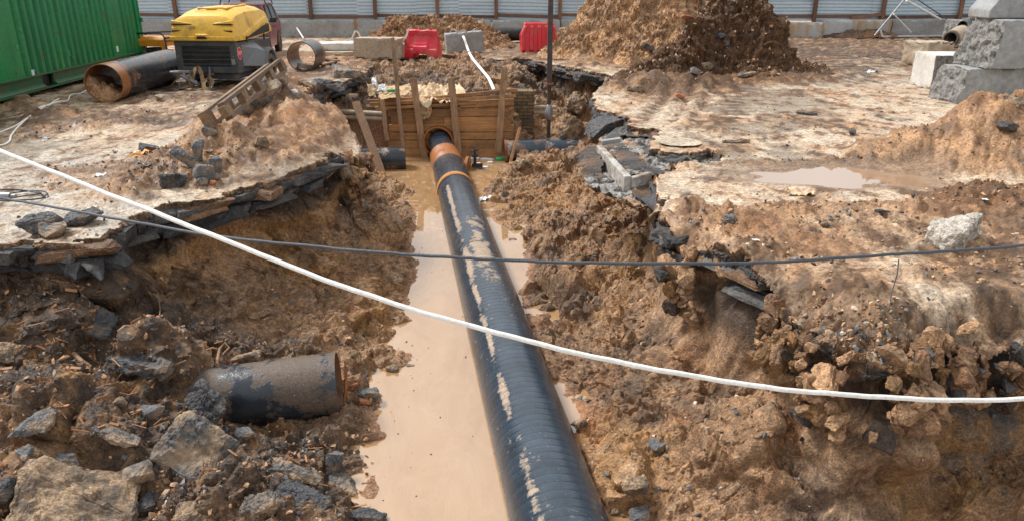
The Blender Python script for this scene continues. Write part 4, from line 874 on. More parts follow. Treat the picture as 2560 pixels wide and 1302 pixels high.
# blocks and barriers behind the pit
p = at(948, 150); block('concrete_block', 'tan mud stained concrete block left of the left red barrier', 'concrete block', (1.5, .7, .62), (p.x, p.y+.35, .33), R(-9), 'concrete_tan', 11.0, chip=.06)
p = at(1160, 136); block('concrete_block', 'grey concrete block draped with white tape, right of the left barrier', 'concrete block', (1.28, .6, .66), (p.x, p.y+.3, .36), R(9), 'concrete', 12.0, rot=(0, R(-4), R(9)))
p = at(833, 140); block('concrete_slab', 'flat pale concrete slab lying on the ground behind the short pipe', 'concrete slab', (1.35, 1.1, .22), (p.x, p.y+.5, .28), R(8), 'concrete_white', 13.0)
p = at(825, 143); block('concrete_slab', 'lower darker slab under the flat pale concrete slab', 'concrete slab', (1.2, 1.0, .15), (p.x+.1, p.y+.5, .08), R(4), 'concrete_tan', 14.0)
def barrier(label, px, py, rz, style):
    p = at(px, py); t_ = thing('plastic_barrier', label, 'barrier', (p.x, p.y, 0), rz); L2 = .58; Hh = .80; nu, nv = 121, 61
    u, v_ = np.meshgrid(np.linspace(-1, 1, nu), np.linspace(0, 1, nv)); u = u.ravel(); v_ = v_.ravel()
    if style == 'ribbed':
        half = L2*(1-.20*sstep(.55, 1, v_)); zt = Hh*(1+0*u); zb = .02+0*u
        th = .24-.15*v_; rib = (np.cos(u*PI*4.5) > .1)*1.0; sm = np.clip((np.cos(u*PI*4.5)-.05)*5, 0, 1)
        th = th+(.055*sm*(1-sstep(.84, .92, v_))*sstep(.02, .06, v_)-.02)
    else:
        half = L2*(1-.10*sstep(.3, 1, v_)); zt = Hh*(1-.07*np.exp(-(u/.4)**2)+.03*np.cos(u*PI)); zb = .02+.12*sstep(.08, .0, np.abs(np.abs(u)-.0)-.38)*1.0
        th = .23-.15*sstep(.05, .9, v_)+.03*sstep(.34, .3, v_); th = th-.015*sstep(.1, .0, np.abs(v_-.62)-.12)*sstep(.15, 0, np.abs(u)-.62)
    th = th*np.minimum(1, np.sqrt(np.clip((1-np.abs(u))/.06, 0.05, 1)))*np.minimum(1, np.sqrt(np.clip((1-v_)/.05, .12, 1)))
    x = u*half; z_ = zb+(zt-zb)*v_; Fv = np.stack([x, -th, z_], 1); Bv = np.stack([x, th, z_], 1); i = np.arange(nu*nv).reshape(nv, nu)
    Q = gridfaces(nv, nu); rim = np.concatenate([i[0, :-1], i[:-1, -1], i[-1, ::-1][:-1], i[::-1, 0][:-1]]); r2 = np.roll(rim, -1); N0 = nu*nv
    npmesh('barrier_shell', np.concatenate([Fv, Bv]), np.concatenate([Q, Q[:, ::-1]+N0, np.stack([r2, rim, rim+N0, r2+N0], 1)]), M['redplastic'], t_)
    mb = MB(); mb.tube([(.28, 0, Hh-.02), (.28, 0, Hh+.025)], .05, 16); mb.build('filler_cap', M['redplastic'], t_, True)
    if style != 'ribbed':
        for s_ in (-1, 1):
            mb = MB(); mb.box((s_*L2*.93, 0, .5), (.05, .11, .22)); mb.build('end_socket', M['redplastic'], t_, bevel=.01)
    else:
        for s_ in (-1, 1):
            mb = MB(); mb.box((s_*L2*.97, 0, .35), (.06, .13, .3)); mb.build('end_lug', M['redplastic'], t_, bevel=.01)
    return t_
barrier('red plastic barrier with a saddle top and arched foot, between two concrete blocks', 1058, 147, R(-16), 'smooth').scale = (1, 1, 1.12)
barrier('red plastic barrier with deep upright ribs, beside the tall earth heap', 1347, 131, R(6), 'ribbed').scale = (1.12, 1, 1.22)
# ------------------------------------------------------------------ fence with its concrete base
FY = 34.6
fz = lambda py, px=1280: atY(px, py, FY).z
f = thing('metal_fence', 'long pale blue corrugated metal fence on red brown timber posts', 'fence', (0, FY, 0))
def corr(x0, x1, z0, z1, tilt, name='metal_panel', yo=.16, mat='fence'):
    prof = []; z_ = z0; n = int((z1-z0)/.14); k = (z1-z0)/n
    for i in range(n): prof += [(0, z0+k*i), (0, z0+k*(i+.62)), (.050, z0+k*(i+.70)), (.050, z0+k*(i+.88))]
    prof.append((0, z1)); mb = MB(); vs = []
    for x_ in (x0, x1):
        for y_, zz in prof: vs.append((x_, yo+y_, zz+tilt*(x_-x0)))
    n_ = len(prof); vs += [(v[0], v[1]+.012, v[2]) for v in vs]
    fs = []
    for i in range(n_-1): fs += [(i, i+1, n_+i+1, n_+i), (2*n_+i, 3*n_+i, 3*n_+i+1, 2*n_+i+1)]
    fs += [(i, n_*2+i, n_*2+i+1, i+1) for i in range(n_-1)]+[(n_+i, n_+i+1, n_*3+i+1, n_*3+i) for i in range(n_-1)]
    mb.add(vs, fs); return mb.build(name, M[mat], f)
postx = [atY(x_, 20, FY).x for x_ in (-330, -176, -20, 130, 284, 437, 607, 775, 936, 1094, 1240, 1400, 1555, 1712, 1876, 2040, 2210, 2405, 2560, 2720)]
xx = postx[0]-.3; i = 0
while xx < postx[-1]:
    wd = random.choice((1.9, 2.3, 2.6)); zb = .62+.05*math.sin(xx*1.3); corr(xx, xx+wd+.05, zb, 3.1, random.uniform(-.02, .025), yo=.16+.02*(i % 2)); xx += wd; i += 1
for x_ in postx:
    lean = random.uniform(-.04, .04); mb = MB(); mb.plank((x_, .04, 0), (x_+lean, .04, 3.0), .15, .13); mb.build('fence_post', M['fencewood'], f)
for a_, b_ in zip(postx[:-1], postx[1:]):
    for z_ in (.90, 2.2):
        mb = MB(); d1, d2 = random.uniform(-.06, .06), random.uniform(-.06, .06); mb.plank((a_-.05, .135, z_+d1), (b_+.05, .135, z_+d2), .12, .05); mb.build('fence_rail', M['fencewood'], f)
mb = MB(); mb.plank((atY(2130, 40, FY).x, .02, .80), (atY(2215, 33, FY).x, .02, .98), .14, .04); mb.build('loose_rail', M['fencewood'], f)
lab = ['concrete base block of the fence hidden behind the green container', 'concrete base block of the fence', 'grey fence base block between the container and the yellow compressor', 'grey fence base block behind the yellow compressor']
bx = [atY(x_, 60, FY).x for x_ in (-200, -20, 170, 345, 530, 697, 895, 1060, 1230, 1400, 1560, 1720, 1878, 2047, 2216, 2400, 2580)]
labs = ['fence base block far left behind the green container', 'second fence base block behind the green container', 'third fence base block behind the green container', 'fence base block just right of the container', 'fence base block behind the yellow hood and the car', 'plain grey fence base block right of the maroon car',
        'grey fence base block behind the left tan block', 'fence base block behind the low reddish heap', 'fence base block between the two red barriers', 'fence base block behind the tall earth heap', 'fence base block behind the middle of the tall heap', 'fence base block behind the dark heap',
        'rust streaked fence base block with a chipped top, right of the tall heap', 'light grey fence base block with one wide rust stain', 'dark grey fence base block behind the yellow bucket', 'fence base block behind the concrete stack']
for i, (a_, b_) in enumerate(zip(bx[:-1], bx[1:])):
    hh = .66 if i == 12 else .76; vis_ = i in (3, 5, 6, 12, 13, 14)
    if not vis_ and i in (0, 1, 2, 10, 11, 15): continue
    block('fence_base_block', labs[i], 'concrete block', (b_-a_-.03, .5, hh), ((a_+b_)/2, FY-.30-(.15 if i == 12 else 0), hh/2-.02), 0, 'concrete_stained' if i in (12, 13) else 'concrete', 40.0+i, cell=.09, chip=.05, group='concrete blocks under the fence')
# dirt bank and small things at the fence
def bars(name, label, cat, segs, mat, r, loc=None, pn_='bar', group=None):
    t_ = thing(name, label, cat, segs[0][1], group=group); o_ = Vector(segs[0][1])
    for nm, a, b, rr, mt in [(s_+(r, mat))[:5] if len(s_) == 3 else s_ for s_ in segs]:
        mb = MB(); mb.tube([Vector(a)-o_, Vector(b)-o_], rr, 10); mb.build(nm, M[mt], t_, True)
    return t_
FB = FY-1.3
ap = atY(2266, 2, FB); bars('scaffold_brace', 'grey and white pole brace standing before the fence at the right', 'brace', [
    ('leg_pole', atY(2186, 90, FB-.6), ap+Vector((.05, 0, .25)), .035, 'steel'), ('white_pole', ap, atY(2352, 50, FB+.3), .045, 'whiteband'), ('white_strut', atY(2234, 36, FB-.35), atY(2278, 82, FB+.2), .03, 'whiteband'),
    ('thin_pole', atY(2290, -3, FB+.5), atY(2372, 52, FB+.6), .022, 'cgrey'), ('foot_pole', atY(2201, 74, FB-.5), atY(2206, 92, FB-.5), .03, 'whiteband')], 'steel', .03)
p = at(2285, 90); bk = thing('bucket', 'yellow rusty bucket standing by the fence base', 'bucket', (p.x, p.y-.3, 0)); mb = MB(); mb.hollow((0, 0, .0), (0, 0, .40), .24, .02, 24); mb.tube([(0, 0, 0), (0, 0, .02)], .23, 24); mb.build('bucket_body', paint('worn yellow tin', (.6, .33, .02), (.05, .035, .02), .95, 5, .6, lo=.48, hi=.55, stretch=(3, 3, .5)), bk, True)
mb = MB(); mb.tube([(0.24*math.cos(a), -.05, .40+.10*math.sin(a)) for a in np.linspace(0, PI, 12)], .01, 6); mb.build('handle', M['steel'], bk, True)
p = at(2160, 84); mb = MB()
for i in (-1, 0, 1): mb.box((i*.16, 0, 0), (.05, .2, .2))
for i in (-1, 1): mb.box((0, 0, i*.10), (.38, .2, .05))
o = mb.build('cinder_block', M['concrete'], bevel=.01); o.location = (p.x, p.y-1.2, .24); o.rotation_euler = (R(-20), R(25), 0); tag(o, 'small hollow cinder block tilted on the dirt by the fence', 'cinder block')
p = at(2125, 92); heap('dirt_mound', 'low dark mound of earth at the foot of the fence', [(p.x, p.y-1, .42, 2.0, .6)], p.x-2.3, p.x+2.3, p.y-1.9, p.y, .05, (DARK, BROWN*.6, BROWN*.8), 50.0, .5, cat='dirt mound')
mb = MB(); a = at(2190, 95); b = at(2420, 92); mb.plank((a.x, a.y-.6, .08), (b.x, b.y-.6, .10), .12, .06, (0, 0, 1)); tag(mb.build('long_board', M['concrete_white'], org=(a.x, a.y-.6, .08)), 'long pale board lying on the ground along the fence', 'board')
# excavator bucket behind the tall heap
p = atY(1742, 22, p1.y+1.1); eb = thing('excavator_bucket', 'brown excavator bucket showing above the tall earth heap', 'excavator bucket', p)
mb = MB(); mb.loft([[(-.42+.0*k, y_, z_) if 0 else (x_, y_, z_) for x_, z_ in ((-.45, -.6), (.25, -.55), (.50, -.1), (.42, .5), (.0, .75), (-.10, .2), (-.38, -.2))] for y_ in (-.45, .45)]); mb.build('bucket_shell', M['tyre_mud'], eb, bevel=.02)
mb = MB(); mb.loft([[(x_, y_, z_) for x_, z_ in ((.0, .6), (.42, .45), (.7, 2.6), (.3, 2.7))] for y_ in (-.16, .16)]); mb.build('arm', M['yellow'], eb, bevel=.02)
# ------------------------------------------------------------------ green container
A = at(362, 166); B = at(-2, 268); dr = (B-A).normalized(); Lc = 12.2
ct = thing('shipping_container', 'big green corrugated steel container at the left edge', 'container', (A.x, A.y, 0), math.atan2(dr.y, dr.x))   # local x runs from the far corner towards the camera
def cs(px, py): # distance along the wall seen at a pixel
    r = ray(px, py); n = Vector((-dr.y, dr.x, 0)); t = (A-Vector((0, 0, H))).dot(n)/r.dot(n); return (Vector((0, 0, H))+r*t-Vector((A.x, A.y, 0))).dot(dr)
s15, s0 = cs(73, 210), cs(287, 155); pitch = (s15-s0)/15
z0, z1 = .42, 2.95; prof = []; s_ = .12
starts = [s0+pitch*(i-.35) for i in range(16)]; extra = [cs(348, 150), cs(338, 150), cs(327, 150)]; near_ = [cs(8, 225)+pitch*(i+.5) for i in range(0, 12)]
xs = [0.0]; yv = [0.0]
for s_ in sorted(extra+starts+near_):
    if s_ <= xs[-1]+pitch*.3: s_ = xs[-1]+pitch*.35
    w_ = min(pitch, .6); xs += [s_, s_+.13*w_, s_+.45*w_, s_+.60*w_]; yv += [0, -.085, -.085, 0]
xs.append(Lc); yv.append(0)
if xs[-2] > Lc: k = next(i for i, v in enumerate(xs) if v > Lc-.3); xs = xs[:k-(k-1) % 4]+[Lc]; yv = yv[:len(xs)-1]+[0]
mb = MB(); vs = []
for zz in (z0, z1):
    for a, b in zip(xs, yv): vs.append((a, -b*0+b, zz))
n_ = len(xs); side = 1
mb.add(vs, [(i, i+1, n_+i+1, n_+i) for i in range(n_-1)]); wallo = mb.build('corrugated_side', M['green'], ct)
sm_ = wallo.modifiers.new('thickness', 'SOLIDIFY'); sm_.thickness = .01
DX = 2.4; ydir = -1      # the body lies behind the visible side
mb = MB(); mb.box((Lc/2, ydir*DX/2-.03, (z0+z1)/2), (Lc-.1, DX-.12, z1-z0-.04)); mb.build('inner_body', M['green'], ct)
mb = MB(); mb.box((Lc/2, ydir*DX/2, z1+.05), (Lc, DX, .10)); mb.build('roof', M['green'], ct, bevel=.02)
for sx_ in (.05, Lc-.05):
    mb = MB(); mb.box((sx_, -.02, (z0+z1)/2), (.14, .13, z1-z0)); mb.build('corner_post', M['green'], ct, bevel=.01)
for px_, py_ in ((298, 154), (88, 214)):
    s_ = cs(px_, py_); mb = MB(); mb.box((s_, .01, .46 if px_ < 100 else .60), (.10, .012, .14)); mb.build('paper_tag', M['whiteband'], ct)
for i in range(26):
    s_ = random.uniform(.3, Lc-.5); zz = random.uniform(.5, 2.6); mb = MB(); mb.box((s_, .004, zz), (random.uniform(.02, .07), .006, random.uniform(.03, .22)), (0, random.uniform(-.5, .5), 0)); mb.build('rust_patch' if i % 2 else 'paint_scrape', M['rust'] if i % 2 else M['green_light'], ct)
# bottom rail: upper flange, recessed web, lower flange, with fork pockets
zr = .12
mb = MB(); mb.box((Lc/2, .0, z0-.01), (Lc, .09, .03)); mb.build('rail_lip', M['green_dark'], ct)
ps = cs(128, 222)
segs = [(0, ps-.35), (ps+.15, ps+3.2), (ps+3.7, Lc)]
for a, b in segs:
    mb = MB(); mb.prism([(0, 0), (-.07, .07), (-.07, .24), (0, .27), (-.12, .27), (-.12, 0)], a, b, Matrix(((0, 1, 0, 0), (1, 0, 0, 0), (0, 0, 1, zr+.02), (0, 0, 0, 1)))); mb.build('bottom_rail', M['green_dark'], ct)
mb = MB(); mb.box((Lc/2, .0, zr), (Lc, .10, .03)); mb.build('lower_flange', M['green_dark'], ct)
mb = MB(); mb.box((Lc/2, ydir*DX/2, zr+.12), (Lc-.1, DX-.3, .24)); mb.build('floor_frame', M['black'], ct)
mb = MB(); mb.tube([(-.08, .04, .3), (-.08, .04, 2.9)], .03, 10); mb.box((-.1, .05, 1.25), (.10, .10, .12)); mb.build('lock_rod', M['green'], ct)
for px_, lab_ in ((52, 'brown timber support block under the near end of the container'), ):
    q = at(px_, 258); block('support_block', lab_, 'timber block', (.42, .3, .13), (q.x-.12, q.y+.12, .07), R(10), 'stake', 60.0)
# ------------------------------------------------------------------ big pipe on the ground by the container
o1 = at(268, 258); o2 = at(455, 196); dv = Vector((o2.x-o1.x, o2.y-o1.y, 0)).normalized(); rr = .37; o1.z = rr; a0 = o1
gp = thing('steel_pipe', 'long dark steel pipe with a rusty open end full of earth, beside the container', 'pipe', a0)
def gcol(s, an, outer, V):
    n = fbm(V, 2.2, 4, .6, 6.0); aa = np.abs((an+PI) % (2*PI)-PI)
    rustm = np.where(outer, np.maximum(1-sstep(.32, .42, s+.03*n), sstep(.45, .6, n)*.5), .85)
    mud = np.clip(n*.4+.12+.5*(aa < .5)*fbm(V, 7, 3, .6), 0, 1)*outer
    return np.stack([mud, np.full_like(s, .5), rustm], 1)
M['pipebare'] = coatmat('dark pipe lacquer', .1, (.028, .03, .036))
pipeobj('pipe_wall', a0, a0+dv*3.4, rr, M['pipebare'], gp, t=.016, segs=120, n=88, colf=gcol, org=a0)
mb = MB(); rg = []
u, v_ = np.meshgrid(np.linspace(0, 1, 26), np.linspace(-1, 1, 34)); u = u.ravel(); v_ = v_.ravel(); side_ = Vector((dv.y, -dv.x, 0))
wi = v_*(rr-.02); top = -.06-.20*u*1.0-.22*v_+.10*fbm(xyz(u*2, v_*2), 2, 3)+.05*np.cos(v_*7); bot = -np.sqrt(np.maximum((rr-.015)**2-wi**2, 0)); top = np.clip(top, bot, np.sqrt(np.maximum((rr-.02)**2-wi**2, 0)))
pos = np.array(dv)[None]*(.06+u*1.0)[:, None]+np.array(side_)[None]*wi[:, None]; pos[:, 2] += top
pf = pos[:34] if 0 else None
idx = np.arange(26*34).reshape(34, 26); front = idx[:, 0]; fb_ = np.array(dv)[None]*np.full(34, .05)[:, None]+np.array(side_)[None]*wi[front][:, None]; fb_[:, 2] += bot[front]
Vv = np.concatenate([pos, fb_]); Q = gridfaces(34, 26); Qf = np.array([(front[i], front[i+1], 26*34+i+1, 26*34+i) for i in range(33)])
Vv = Vv + (billow(Vv, 9, 4, .6)*.018)[:, None]*np.array([-dv.x, -dv.y, .6]); npmesh('earth_fill', Vv, np.concatenate([Q, Qf]), M['pile'], gp, col=np.broadcast_to(TAN*.85, (len(Vv), 3)))
# short piece of pipe further right
o1 = at(757, 180); o2 = at(800, 163); dv = Vector((o2.x-o1.x, o2.y-o1.y+.15, 0)).normalized(); rr = .385; a0 = Vector((o1.x, o1.y, rr))
gp = thing('steel_pipe', 'short cut piece of dark pipe with two open ends, right of the car', 'pipe', a0)
def gcol2(s, an, outer, V):
    n = fbm(V, 2.2, 4, .6, 16.0); return np.stack([np.clip(n*.5+.15, 0, 1)*outer, np.full_like(s, .5), np.where(outer, np.maximum(sstep(.78, .86, s/1.05), sstep(.35, .55, n)*.5), .6)], 1)
pipeobj('pipe_wall', a0, a0+dv*1.05, rr, M['pipebare'], gp, t=.022, segs=60, n=80, colf=gcol2, org=a0)
mb = MB(); mb.box((0, 0, 0), (.34, .22, .12)); o = mb.build('brick', M['concrete_tan'], bevel=.01); o.location = a0+dv*.3+Vector((-.02, 0, -rr+.11)); o.rotation_euler = (0, R(12), R(40)); tag(o, 'pale block lying inside the short cut pipe', 'brick')
for i, (x_, y_, x2, y2, l_) in enumerate(((790, 160, 838, 150, 'split wood plank lying right of the short pipe, uppermost'), (800, 170, 838, 162, 'pale short wood plank lying right of the short pipe, lowest'), (815, 156, 845, 163, 'dark wood scrap crossing the planks right of the short pipe'))):
    a = at(x_, y_); b = at(x2, y2); a.z = b.z = .05+.03*i; mb = MB(); mb.plank(a, b, .16, .04, (0, 0, 1)); tag(mb.build('wood_plank', M['palletwood'], org=a), l_, 'plank', 'wood planks by the short pipe')
p = at(870, 132); crumple('plastic_wrapper', 'crumpled light blue plastic wrapper left of the tan concrete block', 'wrapper', [p+Vector((-.12, -.1, .25)), p+Vector((.14, -.1, .35)), p+Vector((.16, .1, .42)), p+Vector((-.1, .1, .3))], 'blue', 5.0, .04, 16)
# ------------------------------------------------------------------ yellow compressor trailer
fr = at(612, 218); fl = at(446, 218); mid = (fr+fl)/2; Wc = 1.42
cp = thing('air_compressor', 'yellow and dark grey towable air compressor with STOP sticker', 'compressor', (mid.x, mid.y+.0, 0), R(-6)); cp.scale = (1, .78, 1.02)
def ring(y_, zb, zt, wb, wt, zs): # hood section: bottom width, shoulder, top
    return [(-wb, y_, zb), (wb, y_, zb), (wb*1.0, y_, zb+.06), (wt*1.04, y_, zs), (wt*.86, y_, zt-.03), (wt*.55, y_, zt), (-wt*.55, y_, zt), (-wt*.86, y_, zt-.03), (-wt*1.04, y_, zs), (-wb*1.0, y_, zb+.06)]
L_ = 2.35; hb = Wc/2
mb = MB(); mb.box((0, L_/2, .62), (Wc-.02, L_, .66)); mb.build('lower_body', M['cgrey'], cp, bevel=.02)
mb = MB(); mb.box((0, .06+L_/2-.1, .235), (Wc-.18, L_-.2, .14)); mb.build('chassis', M['cgrey'], cp, bevel=.02)
mb = MB(); mb.box((0, -.012, .66), (1.10, .03, .46)); mb.build('grille_opening', M['black'], cp)
for (cx, cz, dx, dz) in ((0, .935, Wc, .11), (0, .375, Wc, .13), (-.635, .66, .15, .46), (.635, .66, .15, .46)):
    mb = MB(); mb.box((cx, -.035, cz), (dx, .07, dz)); mb.build('grille_frame', M['cgrey'], cp, bevel=.006)
for i in range(5):
    mb = MB(); mb.box((0, -.045, .47+.098*i), (1.13, .02, .062), (R(38), 0, 0)); mb.build('grille_slat', M['slat'], cp)
for s_ in (-1, 1):
    mb = MB(); mb.tube([(s_*.635, -.085, .66), (s_*.635, -.065, .66)], .014, 10); mb.build('bolt', M['steel'], cp, True)
hood = MB(); hood.loft([ring(-.14, .985, 1.06, hb+.02, hb-.0, 1.05), ring(-.12, .985, 1.20, hb+.05, hb-.01, 1.13), ring(-.02, .985, 1.40, hb+.05, hb-.04, 1.30), ring(.06, .985, 1.50, hb+.05, hb-.08, 1.42), ring(.45, .985, 1.60, hb+.05, hb-.10, 1.50), ring(1.0, 1.0, 1.66, hb+.05, hb-.10, 1.56), ring(2.0, 1.06, 1.68, hb+.05, hb-.10, 1.58), ring(2.40, 1.10, 1.60, hb+.04, hb-.10, 1.52), ring(2.45, 1.12, 1.50, hb, hb-.14, 1.45)])
hd = hood.build('hood', M['yellow'], cp, True, bevel=.012)
mb = MB(); mb.box((0, -.155, 1.035), (Wc+.08, .05, .085)); mb.build('hood_lip', M['yellow'], cp, bevel=.012)
mb = MB(); mb.loft([[(x_, y_, z_) for x_, z_ in ((-.20, 1.05), (.20, 1.05), (.13, 1.13), (-.13, 1.13))] for y_ in (-.20, -.06)]); mb.build('hood_handle', M['yellow'], cp, bevel=.015)
mb = MB(); mb.loft([[(x_, y_, z_) for x_, z_ in ((-.13, 1.03), (.13, 1.03), (.09, 1.085), (-.09, 1.085))] for y_ in (-.204, -.15)]); mb.build('handle_recess', M['black'], cp)
# pressed ribs that run from the front face round the corners
for s_ in (-1, 1):
    for z_, zz, x0_ in ((1.33, 1.36, .24), (1.21, 1.22, .28)):
        mb = MB(); mb.loft([[(s_*x0_, -.085 if z_ < 1.3 else -.055, z_), (s_*x0_, -.07 if z_ < 1.3 else -.04, z_+.02), (s_*x0_, .0, z_+.01), (s_*x0_, .0, z_-.012)], [(s_*(hb-.02), -.135 if z_ < 1.3 else -.10, zz-.02), (s_*(hb-.02), -.12 if z_ < 1.3 else -.09, zz+.04), (s_*(hb-.02), .03, zz+.05), (s_*(hb-.02), .03, zz-.03)], [(s_*(hb+.035), .02, zz-.035), (s_*(hb+.02), .03, zz+.05), (s_*(hb-.06), .10, zz+.05), (s_*(hb-.06), .10, zz-.03)]]); mb.build('hood_rib', M['yellow'], cp, bevel=.006)
        mb = MB(); mb.loft([[(s_*x0_, -.10 if z_ < 1.3 else -.065, z_-.018), (s_*x0_, -.10 if z_ < 1.3 else -.065, z_-.004), (s_*x0_, .0, z_-.004), (s_*x0_, 0, z_-.018)], [(s_*(hb-.015), -.128 if z_ < 1.3 else -.09, zz-.050), (s_*(hb-.015), -.128 if z_ < 1.3 else -.09, zz-.022), (s_*(hb-.1), .05, zz-.022), (s_*(hb-.1), .05, zz-.05)]]); mb.build('rib_groove', M['black'], cp)
    # side fin
    mb = MB(); mb.loft([[(s_*(hb+.02), .35, 1.02), (s_*(hb+.07), .35, 1.03), (s_*(hb+.06), .35, 1.09), (s_*(hb-.02), .35, 1.12)], [(s_*(hb-.06), 2.1, 1.36), (s_*(hb+.05), 2.1, 1.33), (s_*(hb+.03), 2.1, 1.43), (s_*(hb-.08), 2.1, 1.47)]]); mb.build('side_fin', M['yellow'], cp, bevel=.01)
    mb = MB(); mb.loft([[(s_*(hb+.0), .5, .995), (s_*(hb+.056), .5, .997), (s_*(hb+.056), .5, 1.02), (s_*(hb-.02), .5, 1.03)], [(s_*(hb-.03), 2.2, 1.10), (s_*(hb+.058), 2.2, 1.10), (s_*(hb+.054), 2.2, 1.27), (s_*(hb-.04), 2.2, 1.30)]]); mb.build('side_recess', M['black'], cp)
mb = MB(); mb.tube([(.30*math.cos(a)-.02, .62+.16*math.sin(a), 1.645) for a in np.linspace(PI*.9, 2.1*PI, 14)], .02, 8); mb.build('lifting_lip', M['yellow'], cp, True)
mb = MB(); mb.box((0, .62, 1.635), (.24, .16, .03)); mb.build('lifting_hole', M['black'], cp, bevel=.01)
mb = MB(); mb.plank((.35, .5, 1.64), (.33, 1.9, 1.70), .06, .03, (0, 0, 1)); mb.build('hood_seam', M['yellow'], cp, bevel=.008)
for s_ in (-1, 1):
    for y_ in (.55, 1.75):
        mb = MB(); mb.box((s_*(hb+.055), y_, 1.0), (.03, .05, .13)); mb.box((s_*(hb+.07), y_, 1.03), (.02, .07, .03)); mb.build('hood_latch', M['black'], cp, bevel=.004)
mb = MB(); mb.box((-.22, -.136, 1.27), (.16, .004, .05), (R(-30), 0, 0)); mb.build('worn_decal', M['webbing'], cp)
mb = MB(); mb.box((.62, -.074, .55), (.09, .006, .12)); mb.build('data_plate', M['steel'], cp)
def wheel(parent, loc, r, w_, name='wheel', mud=True):
    # tyre with a rounded section, rim and hub as sub-parts
    prof = [(-w_/2, r*.60), (-w_/2-.01, r*.8), (-w_/2+.015, r*.95), (-w_*.3, r), (w_*.3, r), (w_/2-.015, r*.95), (w_/2+.01, r*.8), (w_/2, r*.60)]
    n = 40; mb = MB(); rings = []
    for k in range(n):
        a = 2*PI*k/n; rings.append([(x_, q*math.cos(a), q*math.sin(a)) for x_, q in prof])
    vs = [p_ for rg_ in rings for p_ in rg_]; m_ = len(prof); fs = [(k*m_+j, k*m_+j+1, ((k+1) % n)*m_+j+1, ((k+1) % n)*m_+j) for k in range(n) for j in range(m_-1)]
    fs += [(k*m_+m_-1, k*m_, ((k+1) % n)*m_, ((k+1) % n)*m_+m_-1) for k in range(n)]
    mb.add(vs, fs); o = mb.build(name, M['tyre_mud'] if mud else M['rubber'], parent, True); o.location = loc
    mb = MB(); mb.hollow((-w_*.42, 0, 0), (w_*.42, 0, 0), r*.61, .02, 32); mb.tube([(-w_*.1, 0, 0), (w_*.2, 0, 0)], r*.58, 32); mb.build('rim', M['cgrey'], o, True)
    mb = MB(); mb.tube([(w_*.15, 0, 0), (w_*.42, 0, 0)], r*.2, 16); mb.tube([(-w_*.42, 0, 0), (-w_*.15, 0, 0)], r*.2, 16); mb.build('hub', M['black'], o, True)
    return o
for s_ in (-1, 1):
    wheel(cp, (s_*(hb+.17), 1.45, .33), .33, .20).scale = (1, 1/.78, 1)
    prof_ = [(.42*math.cos(a), .36+.42*math.sin(a)) for a in np.linspace(-.1, PI+.1, 17)]
    mb = MB(); inn = [(.36*math.cos(a), .36+.36*math.sin(a)) for a in np.linspace(PI+.1, -.1, 17)]
    poly = prof_+inn; x0_, x1_ = (hb-.02, hb+.30) if s_ > 0 else (-hb-.30, -hb+.02)
    for i in range(16):
        quad = [prof_[i], prof_[i+1], inn[15-i], inn[16-i]]; vs = [(xq, 1.45+q[0], q[1]) for xq in (x0_, x1_) for q in quad]
        mb.add(vs, [(0, 1, 2, 3), (7, 6, 5, 4), (0, 4, 5, 1), (1, 5, 6, 2), (2, 6, 7, 3), (3, 7, 4, 0)])
    fo = mb.build('fender', M['fgrey'], cp, True)
    mb = MB(); mb.loft([[(s_*(hb-.02), .28, .42), (s_*(hb+.01), .28, .44), (s_*(hb+.01), .28, .86), (s_*(hb-.02), .28, .9)], [(s_*(hb-.02), .72, .38), (s_*(hb+.17), .75, .40), (s_*(hb+.14), .80, .80), (s_*(hb-.02), .8, .92)], [(s_*(hb-.02), 1.10, .38), (s_*(hb+.29), 1.10, .38), (s_*(hb+.27), 1.12, .72), (s_*(hb-.02), 1.2, .92)]]); mb.build('fender_skirt', M['fgrey'], cp, bevel=.015)
mb = MB(); mb.loft([[(hb-.005, -.06, .40), (hb+.004, -.06, .40), (hb+.004, -.06, .94), (hb-.005, -.06, .94)], [(hb-.005, .26, .40), (hb+.012, .26, .40), (hb+.012, .26, .94), (hb-.005, .26, .94)]]); mb.build('side_panel', M['cgrey'], cp, bevel=.004)
# stop sticker on the side panel
stk_c = Vector((hb+.012, .10, .72))
def disc(name, r_, dx_, mat, par):
    mb = MB(); mb.tube([stk_c+Vector((dx_, 0, 0)), stk_c+Vector((dx_+.002, 0, 0))], r_, 36); return mb.build(name, M[mat], par)
sg = disc('stop_sticker', .135, .002, 'whitepaint', cp); disc('sticker_face', .125, .005, 'redpaint', sg)
def text(body, size, Mx, mat, name, parent, ext=.001, cat=None):
    cu = bpy.data.curves.new(name, 'FONT'); cu.body = body; cu.size = size; cu.extrude = ext; cu.align_x = 'CENTER'; cu.align_y = 'CENTER'
    t_ = bpy.data.objects.new(name, cu); COL.objects.link(t_); dg = bpy.context.evaluated_depsgraph_get(); me = bpy.data.meshes.new_from_object(t_.evaluated_get(dg)); bpy.data.objects.remove(t_)
    me.materials.clear(); me.materials.append(M[mat]); me.transform(Mx); o = bpy.data.objects.new(name, me); COL.objects.link(o); o.parent = parent; return o
Mx = Matrix.Translation(stk_c+Vector((.009, 0, 0))) @ Matrix(((0, 0, 1, 0), (1, 0, 0, 0), (0, 1, 0, 0), (0, 0, 0, 1)))
text('STOP', .105, Mx, 'whitepaint', 'sticker_lettering', sg)
